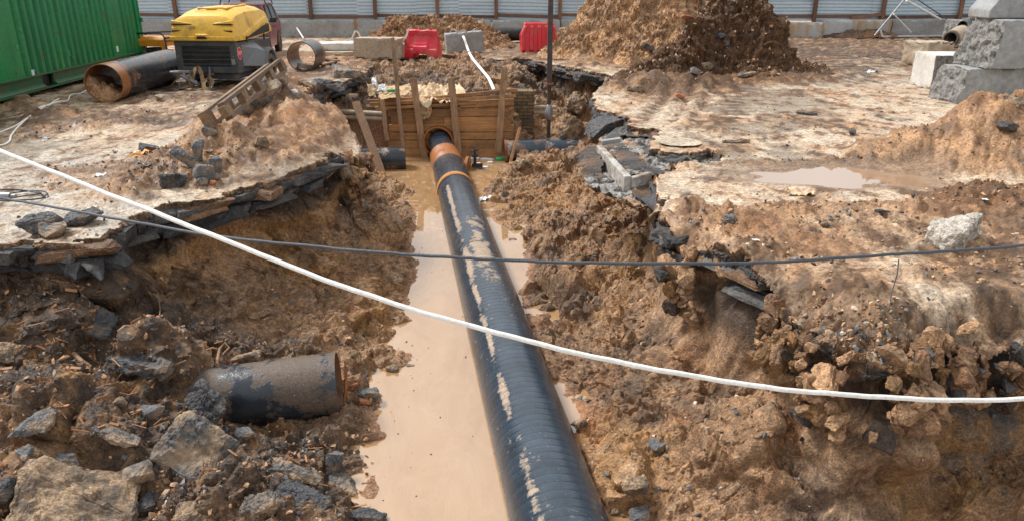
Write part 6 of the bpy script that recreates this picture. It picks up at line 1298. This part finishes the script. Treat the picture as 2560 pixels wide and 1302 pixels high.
 ('asphalt_chunk', 'angular stone between the clay clod and the great slab', 'asphalt chunk', 385, 1035, (.20, .15, .14), (10, 0, 30), 'stone_grey', .25, G_AS, 1),
 ('asphalt_chunk', 'dark crumbly rubble lump at the lower left edge', 'asphalt chunk', 20, 1235, (.22, .2, .2), (0, 0, 0), 'asphalt', .3, G_AS, 0),
 ('stone', 'small stone on the left slope above the red scrap', 'stone', 815, 742, (.09, .08, .07), (0, 0, 0), 'stone_grey', .2, G_ST, 0),
 ('stone', 'flat grey rock leaning on the left bank below the tall clod', 'stone', 905, 520, (.36, .2, .12), (0, 26, 0), 'stone_grey', .3, G_ST, 1),
 ('clay_clod', 'dark hanging clod at the tip of the left slab', 'clod', 872, 432, (.22, .2, .30), (0, 10, 0), 'asphalt_mud', .5, G_CL, 0),
 ('asphalt_chunk', 'big rough asphalt block at the left rim of the far pit', 'asphalt chunk', 880, 190, (.95, .8, .34), (4, 8, 20), 'asphalt_mud', .35, G_AS, 1),
 ('asphalt_chunk', 'tilted asphalt plate over the far left rim', 'asphalt chunk', 812, 222, (1.0, .6, .20), (6, 10, 24), 'asphalt', .3, G_AS, 1),
 ('asphalt_chunk', 'black asphalt lump under the far right rim', 'asphalt chunk', 1478, 200, (1.0, .7, .30), (0, 4, 0), 'asphalt', .5, G_AS, 1),
 ('asphalt_chunk', 'black chunk hanging at the corner of the right pavement', 'asphalt chunk', 1500, 300, (.45, .40, .30), (0, 10, 20), 'asphalt', .5, G_AS, 0),
 ('stone', 'tan boulder lying in the water edge mud before the right pipe end', 'stone', 1308, 415, (.40, .34, .34), (0, 10, 20), 'stone_tan', .35, G_ST, 0),
 ('stone', 'brown stone on top of the low reddish heap', 'stone', 945, 55, (.36, .3, .25), (0, 0, 0), 'stone_tan', .2, G_ST, 0),
 ('clay_clod', 'brown clod upright on the right heap at the picture edge', 'clod', 2545, 258, (.36, .3, .3), (0, 0, 0), 'stone_tan', .3, G_CL, 0),
 ('clay_boulder', 'large pale clay mass on the pit side left of the right pavement corner', 'boulder', 1432, 345, (1.0, .9, 1.35), (0, -16, 10), 'stone_tan', .45, None, 0),
 ('clay_boulder', 'pale clay mass below the rim, between the steel pole and the pavement corner', 'boulder', 1450, 262, (1.0, .9, .9), (0, 10, 40), 'stone_tan', .5, None, 0),
 ('asphalt_chunk', 'black chunk stuck in the right heap at the picture edge', 'asphalt chunk', 2520, 325, (.26, .2, .12), (0, 10, 20), 'asphalt', .25, G_AS, 1),
]
for nm, lb, ct_, px, py, sz, rt, mt, sk, gp_, fl_ in ST:
    stone(nm, lb, ct_, px, py, sz, rt, mt, sink=sk, group=gp_, flat=fl_, rough=.075 if fl_ else .10, cuts=4 if max(sz) > .3 and py > 500 else 3)
for k, (px, py, sz, dz, rz_, lb) in enumerate(((1512, 288, (.75, .6, .42), -.27, 30, 'thick black asphalt block under the front corner of the right pavement'), (1560, 308, (.85, .5, .40), -.28, 24, 'black asphalt block right of the corner block, under the pavement rim'), (1618, 330, (.70, .45, .34), -.25, 12, 'black asphalt block under the rim just left of the manhole'))):
    p = at(px, py); o = stone('asphalt_block', lb, 'asphalt block', px, py, sz, (3, -4, rz_), 'asphalt', seed=700+k*11, pos=(p.x, p.y, 0), sink=0, flat=1, rough=.07, cuts=3); o.location.z = dz
# ------------------------------------------------------------------ countless small stones and crumbs
def scatter(name, n, pick, smin, smax, mats, seed, protos=10, wide=1.0):
    rs = np.random.RandomState(seed); pr = []
    for k in range(protos):
        bm = bmesh.new()
        for _ in range(9): v = rs.normal(size=3); v /= np.linalg.norm(v); bm.verts.new(v*np.array([.5, .4, .3]))
        bmesh.ops.convex_hull(bm, input=bm.verts[:]); bmesh.ops.delete(bm, geom=[v for v in bm.verts if not v.link_faces], context='VERTS'); bmesh.ops.triangulate(bm, faces=bm.faces[:])
        bm.verts.ensure_lookup_table(); V = np.array([v.co for v in bm.verts]); bm.verts.index_update(); T = np.array([[v.index for v in f_.verts] for f_ in bm.faces]); bm.free(); pr.append((V, T))
    P, cols = pick(rs, n); Vs, Ts, Cs = [], [], []; nb = 0
    size = smin*(smax/smin)**(rs.rand(len(P))**2.2)
    for i, p in enumerate(P):
        V, T = pr[rs.randint(protos)]; a, b, c = rs.rand(3)*6.28
        ca, sa, cb, sb = math.cos(a), math.sin(a), math.cos(b), math.sin(b)
        Rm = np.array([[ca, -sa, 0], [sa, ca, 0], [0, 0, 1]]) @ np.array([[cb, 0, sb], [0, 1, 0], [-sb, 0, cb]])
        Vs.append((V*size[i]) @ Rm.T+p); Ts.append(T+nb); nb += len(V); Cs.append(np.broadcast_to(cols[i], (len(V), 3)))
    o = npmesh(name, np.concatenate(Vs), np.zeros((0, 4), np.int32), mats, None, np.concatenate(Cs), False, np.concatenate(Ts)); o['kind'] = 'stuff'; return o
PAL = np.array([BLACK*1.6, GREY, GREY*1.5, TAN, TAN*1.1, BROWN, BROWN*.7, CREAM*.9, RUSTY])
def cols_(rs, n, w_): return PAL[rs.choice(len(PAL), n, p=np.array(w_)/sum(w_))]*rs.uniform(.7, 1.3, (n, 1))
m, nt, bs = newmat('small stones'); a_ = node(nt, 'ShaderNodeAttribute', attribute_name='Col'); v = vec(nt); nt.links.new(mix(nt, 1.0, a_.outputs['Color'], ramp(nt, noise(nt, v, 60, 4), [(.3, .6), (.7, 1.35)]), 'MULTIPLY'), bs.inputs['Base Color']); bs.inputs['Roughness'].default_value = .7; MS = m
def pick_trench(rs, n):
    w_ = (TR_B > .01)*(TR_A > .05)*(.35+np.clip(lump(TRV[:, 0], TRV[:, 1], ZD), 0, 1)*1.3+np.clip(lump(TRV[:, 0], TRV[:, 1], ZG), 0, 1)*1.0)*np.clip(fbm(TRV, 1.1, 3)*1.4+.5, .04, 1.5)*np.clip(TRN[:, 2], .15, 1)
    w_ = w_/w_.sum(); i = rs.choice(len(TRV), n, p=w_); return TRV[i]+rs.normal(size=(n, 3))*.006, cols_(rs, n, (1.6, 2.0, 1.6, 2.5, 1.2, 2.5, 2.5, .5, .5))
scatter('trench_rubble', 22000, pick_trench, .010, .085, MS, 5)
GV = SURF[0][0]
def pick_ground(rs, n):
    mm = np.clip(mudmask(GV[:, 0], GV[:, 1], xyz(GV[:, 0], GV[:, 1], 0)), 0, 1); ok = (GV[:, 1] < 30)*(puddle_d(GV[:, 0], GV[:, 1]) > .25); den = (.10+mm*.9)*ok*np.clip(fbm(xyz(GV[:, 0], GV[:, 1], 0), .9, 3, .5, 3)*1.6+.45, .03, 1.5); den /= den.sum(); i = rs.choice(len(GV), n, p=den)
    return GV[i]+np.array([0, 0, .004]), cols_(rs, n, (1.6, 1.6, .8, 2.5, 2, 2.5, 1.6, 1, .3))
scatter('ground_crumbs', 16000, pick_ground, .008, .075, MS, 8)
HV = np.concatenate(SURFV[2:5])
def pick_heap(rs, n): i = rs.choice(len(HV), n); return HV[i], cols_(rs, n, (.6, .6, .5, 4, 3, 4, 2, .6, .4))
scatter('heap_clods', 5000, pick_heap, .03, .15, MS, 9)
# blocks broken off along the rim of the pavement
PR = []
for k in range(14):
    me_ = rockmesh(900+k*7, (1, .85, .55) if k < 8 else (1, .9, .8), 2, .05 if k < 8 else .09, 1 if k < 8 else 0, 14)
    bm = bmesh.new(); bm.from_mesh(me_); bm.verts.index_update(); bm.verts.ensure_lookup_table(); PR.append((np.array([v.co for v in bm.verts]), np.array([[v.index for v in f_.verts] for f_ in bm.faces]))); bm.free(); bpy.data.meshes.remove(me_)
rs = np.random.RandomState(12); seg = []
for (ax_0, ay_0), (bx_0, by_0) in zip(EDGE[2:-2], EDGE[3:-1]):
    L_ = math.hypot(bx_0-ax_0, by_0-ay_0); n_ = max(1, int(L_/.05))
    for i in range(n_):
        t = i/n_; seg.append((ax_0+(bx_0-ax_0)*t, ay_0+(by_0-ay_0)*t))
seg = np.array(seg); sx_, sy_ = seg[:, 0], seg[:, 1]; e_ = .12
nx = polydist(sx_+e_, sy_, EDGE)-polydist(sx_-e_, sy_, EDGE); ny = polydist(sx_, sy_+e_, EDGE)-polydist(sx_, sy_-e_, EDGE); nl = np.sqrt(nx*nx+ny*ny)+1e-6; nx /= nl; ny /= nl
wrp = edge_warp(sx_, sy_); rl_ = np.clip(lump(sx_, sy_, ROLL), 0, 1)
def rimblocks(name, mode, kind_):
    Vs, Ts, Cs = [], [], []; nb = 0
    for i in range(len(seg)):
        r_ = rl_[i] > .42
        if (mode == 'clay') != bool(r_): continue
        if mode == 'asphalt' and (rl_[i] > .3 and sx_[i] > 1.3 or sy_[i] > 24.5 or (-3.4 < sx_[i] < -.8 and sy_[i] > 18)): continue
        for q in range(2 if mode == 'asphalt' else 6):
            if rs.rand() > (.34 if mode == 'asphalt' else .95): continue
            V, T = PR[rs.randint(0, 8)] if mode == 'asphalt' else PR[rs.randint(8, 14)]
            if mode == 'asphalt': s_ = rs.uniform(.30, .80)*(1+.02*sy_[i]); lv = q; dz = -.115-.13*lv; sc = np.array([s_, rs.uniform(.34, .46), rs.uniform(.26, .34)]); off = -.15+[.02, -.02][lv]+rs.uniform(-.03, .03); tl = .035
            else: s_ = .05+.30*rs.rand()**2.2; u_ = rs.rand(); dz = -.12-.62*u_; off = .02+.16*math.sin(u_*PI)-.06*rs.rand(); sc = np.array([s_, s_*.9, s_*.8]); tl = 1.2
            a_ = rs.rand()*6.28 if mode == 'clay' else math.atan2(ny[i], nx[i])+PI/2+rs.normal()*.12; b_ = rs.normal()*tl; c_ = rs.normal()*tl; Rm = np.array(Euler((b_, c_, a_)).to_matrix())
            p_ = np.array([sx_[i]+nx[i]*(off-wrp[i]*-1*0+wrp[i]), sy_[i]+ny[i]*(off+wrp[i]), dz]); W_ = (V*sc) @ Rm.T+p_
            if mode == 'asphalt': c0 = [BLACK*1.2, BLACK*1.8, GREY*.7, GREY, BROWN*.9, TAN*.8][rs.choice(6, p=[.34, .3, .2, .1, .04, .02] if lv else [.2, .2, .25, .2, .1, .05])]
            else: c0 = [BROWN*1.2, TAN*.8, GREY*.55, DARK, TAN, OCHRE*.7][rs.choice(6, p=[.42, .27, .05, .06, .14, .06])]
            Vs.append(W_); Ts.append(T+nb); nb += len(V); Cs.append(np.broadcast_to(c0*rs.uniform(.8, 1.2), (len(V), 3)))
    o = npmesh(name, np.concatenate(Vs), np.zeros((0, 4), np.int32), M['soil'], None, np.concatenate(Cs), False, np.concatenate(Ts)); o['kind'] = kind_
rimblocks('broken_asphalt_edge', 'asphalt', 'stuff'); rimblocks('clay_edge_clods', 'clay', 'stuff')
# crumbs floating on the water
def pick_water(rs, n):
    x_ = rs.uniform(-3, 1.5, 6000); y_ = rs.uniform(3, 17, 6000); d_ = polydist(x_, y_, WAT); pr_ = np.exp(-np.maximum(d_, 0)/.25)*(d_ > .0)+.03*(d_ > 0); i = rs.choice(6000, n, p=pr_/pr_.sum()); return np.stack([x_[i], y_[i], np.full(n, -W+.001)], 1), cols_(rs, n, (2, 1, 1, 1, 1, 2, 2, 2, .3))
scatter('floating_debris', 260, pick_water, .008, .035, MS, 19)
# splinters and roots of wood in the left rubble
def pick_chip(rs, n):
    w_ = np.clip(lump(TRV[:, 0], TRV[:, 1], [g2(250, 930, 1, .9, .35, -1.1), g2(520, 900, 1, .5, .3, -1.2), g2(750, 1150, .5, .6, .5, -1.4), g2(300, 1060, .7, .6, .3, -1.2)]), 0, 1)*(TR_B > .02)*(TR_A > .1); w_ = w_/w_.sum(); return TRV[rs.choice(len(TRV), n, p=w_)]
rs = np.random.RandomState(4); pts_ = pick_chip(rs, 260); mb = MB()
for p_ in pts_:
    L_ = rs.uniform(.03, .14); d_ = Vector(rs.normal(size=3)*np.array([1, .6, .4])).normalized(); c_ = Vector(p_.tolist())+Vector((0, 0, .015)); mb.plank(c_-d_*L_/2, c_+d_*L_/2, rs.uniform(.008, .028), .005, rs.normal(size=3))
o = mb.build('wood_chips', paint('torn wood', (.38, .18, .08), (.2, .1, .05), .7, 9, .7, bmp=.3)); o['kind'] = 'stuff'
def root(label, pxs, r, lift=.03, mat='stake'):
    P_ = [hit(a_, b_)+Vector((0, -.02, lift)) for a_, b_ in pxs]; mb = MB(); mb.tube([p_-P_[0] for p_ in P_], [r*(1-.5*i/len(P_)) for i in range(len(P_))], 7); o = mb.build('root', M[mat], None, True); o.location = P_[0]; return tag(o, label, 'root', 'torn roots and sticks in the rubble')
root('long straight stick slanting under the old pipe stub toward the left', [(372, 968), (400, 950), (440, 925), (468, 908)], .014, .05)
root('curved root loop hanging over the back of the old pipe stub', [(545, 925), (552, 885), (568, 868), (575, 880), (560, 900)], .014, .06)
root('forked root in the middle of the left slope below the pavement', [(365, 700), (385, 712), (398, 740), (402, 775), (404, 792)], .009, .03)
root('curving root lying left of the dark overhanging slab', [(130, 700), (180, 712), (150, 690)], .008, .02)
root('thick short root stump left of the pipe stub', [(190, 890), (215, 905), (232, 922)], .022, .03)
# ------------------------------------------------------------------ litter
def litter(name, label, cat, px, py, w_, mat, seed, lift=.02, d_=None, rz=0):
    p = hit(px, py); u_ = Vector((math.cos(rz), math.sin(rz), 0))*w_; v_ = Vector((-math.sin(rz), math.cos(rz), .1))*(d_ or w_*.6); p = p+Vector((0, 0, lift)); crumple(name, label, cat, [p-u_/2-v_/2, p+u_/2-v_/2, p+u_/2+v_/2, p-u_/2+v_/2], mat, seed, w_*.15, 12, .003)
litter('paper_scrap', 'crumpled white paper scrap on the mud below the puddle', 'paper scrap', 2005, 486, .26, 'paper_pale', 3.0)
litter('plastic_scrap', 'white and yellow plastic strip on the pale pavement before the far block', 'plastic scrap', 2180, 180, .42, 'plastic_white', 4.0, rz=.5, d_=.12)
litter('plastic_scrap', 'dark blue and white plastic scrap left of the pale block', 'plastic scrap', 2282, 200, .22, 'blue', 5.0, .05)
litter('plastic_scrap', 'small blue and white wrapper on the left pavement by the wire', 'plastic scrap', 115, 347, .16, 'blue', 6.0, .02, .06)
litter('plastic_scrap', 'tiny white wrapper at the foot of the left mound', 'plastic scrap', 252, 436, .12, 'plastic_white', 7.0)
litter('plastic_scrap', 'yellow and black striped scrap on the left mound', 'plastic scrap', 362, 388, .30, 'orange', 8.0, .04, .06, .3)
litter('rubber_scrap', 'thin black rubber flap on the left mound below the striped scrap', 'rubber scrap', 360, 418, .26, 'black', 9.0, .04, .05, -.3)
litter('paper_scrap', 'small white paper on the mud in front of the big boulder', 'paper scrap', 2460, 500, .07, 'plastic_white', 10.0)
litter('paper_scrap', 'tiny white scrap below the clod on the right bank', 'paper scrap', 1888, 605, .06, 'plastic_white', 11.0)
litter('plastic_scrap', 'white plastic piece where the pipe meets the right bank', 'plastic scrap', 1211, 500, .26, 'plastic_white', 12.0, .03, .14, .5)
# ------------------------------------------------------------------ tapes on the blocks
P0_ = [atY(1152, 84, at(0, 136).y+.12), atY(1160, 96, at(0, 136).y-.12), atY(1172, 130, at(0, 139).y-.22), hit(1186, 165)+Vector((0, -.1, .16)), hit(1206, 188)+Vector((0, -.1, .15)), hit(1222, 210)+Vector((0, -.1, .14)), atY(1234, 224, WALLY+.6)]
ribbon('barrier_tape', 'long white tape hanging from the grey block down towards the board wall', 'tape', P0_, .075, 'whiteband', (1, 0, .3))
zb_ = at(0, 136).y
ribbon('barrier_tape', 'white tape bundle knotted on top of the grey block', 'tape', [atY(1124, 82, zb_), atY(1134, 74, zb_+.1), atY(1146, 82, zb_+.2), atY(1160, 76, zb_+.1), atY(1172, 84, zb_+.3), atY(1188, 72, zb_+.3)], .08, 'whiteband', (.2, -1, .5))
zb_ = at(0, 147).y
ribbon('barrier_tape', 'white tape tied round the left end of the smooth red barrier', 'tape', [atY(1022, 72, zb_-.22), atY(1018, 84, zb_-.24), atY(1013, 96, zb_-.28), atY(1005, 104, zb_-.25), atY(1002, 100, zb_-.2), atY(1010, 112, zb_-.26)], .05, 'whiteband', (1, .3, .2))
p = at(895, 112); sk_ = thing('marker_stake', 'short grey wooden marker stake with white tape left of the low heap', 'stake', (p.x, p.y, .2)); mb = MB(); mb.plank((0, 0, -.2), (-.06, 0, .75), .11, .04); mb.build('post', M['stake'], sk_)
ribbon('tie', '', '', [(-.25, -.05, -.05), (-.12, -.06, .2), (-.04, -.06, .3), (.08, -.06, .2), (.12, -.06, .02)], .06, 'whiteband', (.5, 0, .5), parent=sk_)
mb = MB(); a_ = at(1270, 92); tp = thing('tarp_roll', 'black rolled tarpaulin bundle left of the ribbed red barrier', 'tarp roll', (a_.x, a_.y-4, .3)); mb.loft([[(x_, .28*r_*math.cos(a)*(1+.1*math.sin(5*a+x_*3)), .25*r_*math.sin(a)*(1+.1*math.sin(3*a))+.05) for a in np.linspace(0, 2*PI, 25)[:-1]] for x_, r_ in ((-.75, .75), (-.7, 1.05), (-.3, 1.0), (0, 1.1), (.4, .95), (.9, 1.05), (1.4, .9))]); mb.build('tarp', M['black'], tp, True)
# ------------------------------------------------------------------ ropes and cables
def cable(name, label, cat, pts, r, mat, n=14, sub=16, jit=0):
    pts = [Vector(p_) for p_ in pts]; sp = []; m_ = len(pts)
    for i in range(m_-1):
        p0_, p1_, p2_, p3_ = pts[max(i-1, 0)], pts[i], pts[i+1], pts[min(i+2, m_-1)]
        for k in range(sub):
            t = k/sub; sp.append(.5*((2*p1_)+(p2_-p0_)*t+(2*p0_-5*p1_+4*p2_-p3_)*t*t+(3*p1_-p0_-3*p2_+p3_)*t**3))
    sp.append(pts[-1]); sp = [p_+Vector((.0015*math.sin(i*.37), .002*math.sin(i*.21+1), random.uniform(-jit, jit)+(.0007*math.sin(i*.55)+.0004*math.sin(i*1.3+2) if name in ('white_rope', 'dark_cable') else 0))) for i, p_ in enumerate(sp)]; mb = MB(); mb.tube([p_-pts[0] for p_ in sp], r, n); o = mb.build(name, M[mat], None, True); o.location = pts[0]; return tag(o, label, cat)
WR = [(-1500, -60, 3.6), (-700, 130, 3.0), (-260, 275, 2.6), (0, 377, 2.25), (250, 478, 2.05), (500, 575, 1.9), (760, 680, 1.8), (1040, 775, 1.72), (1320, 852, 1.68), (1600, 915, 1.66), (1850, 958, 1.66), (2100, 985, 1.68), (2330, 998, 1.72), (2560, 997, 1.78), (2800, 985, 1.9), (3300, 940, 2.1), (4300, 850, 2.4)]
cable('white_rope', 'thick white rope sagging across the whole trench, nearest the camera', 'rope', [atY(a, b, c) for a, b, c in WR], .0065, 'rope')
DC = [(-1000, 420, 4.6), (-500, 445, 4.2), (-120, 478, 3.6), (60, 505, 3.1), (250, 540, 2.75), (540, 590, 2.45), (800, 618, 2.3), (1050, 638, 2.2), (1280, 651, 2.15), (1560, 658, 2.12), (1850, 658, 2.14), (2100, 645, 2.2), (2330, 630, 2.3), (2560, 614, 2.4), (2800, 590, 2.6), (3300, 540, 2.9), (4200, 440, 3.4)]
dc = cable('dark_cable', 'thin dark cable strung across the trench under the white rope', 'cable', [atY(a, b, c) for a, b, c in DC], .0052, 'darkcable', jit=.0006)
a = atY(2247, 648, 2.26); b = atY(2224, 770, 2.2); mb = MB(); mb.tube([a, a.lerp(b, .3)+Vector((.004, 0, 0)), a.lerp(b, .7)+Vector((-.003, 0, 0)), b], [.0022, .0018, .0018, .0012], 6); o = mb.build('hanging_string', M['darkcable'], None, True, org=dc.location.copy()); o.location = (0, 0, 0); o.parent = dc
CO = at(30, 500)
pts = []
for k in range(60):
    t = k/60*2*PI*2.6; pts.append((CO.x+(.34+.03*math.sin(t*.7))*math.cos(t)+.05*math.sin(t*.4), CO.y+(.20+.03*math.cos(t*1.3))*math.sin(t), .03+.02*math.sin(t*1.7)+.006*k/10))
cable('cable_coil', 'coil of thin dark cable lying on the pavement at the left edge', 'cable', pts, .008, 'darkcable', 8, 3)
p = at(14, 500); mb = MB(); mb.tube([(-.1, 0, .05), (.08, -.02, .05)], .035, 12); mb.tube([(.08, -.02, .05), (.14, -.03, .05)], .02, 12); o = mb.build('work_light', M['steel'], None, True); o.location = p; tag(o, 'small metal lamp fitting in the dark cable coil', 'lamp')
def gwire(label, pxs): cable('white_wire', label, 'wire', [(at(a, b).x, at(a, b).y, hit(a, b).z+.015) for a, b in pxs], .014, 'rope', 8, 8)
gwire('upper strand of thin white wire running from the left edge to the open pipe', [(-60, 350), (0, 335), (45, 322), (80, 300), (105, 285), (128, 280), (135, 265), (148, 256)])
gwire('lower strand of thin white wire, curving up beside the open pipe', [(-60, 372), (0, 368), (24, 358), (30, 342), (60, 318), (95, 292), (125, 280), (150, 275), (170, 258), (178, 245), (200, 238), (216, 232)])
cable('white_hose', 'white hose lying in a curve on the ground by the fence right of the car', 'hose', [(at(a, b).x, at(a, b).y-1, .1+c) for a, b, c in ((700, 92, .3), (725, 90, .25), (748, 84, .45), (760, 92, .3), (775, 99, 0))], .03, 'rope', 8, 8)
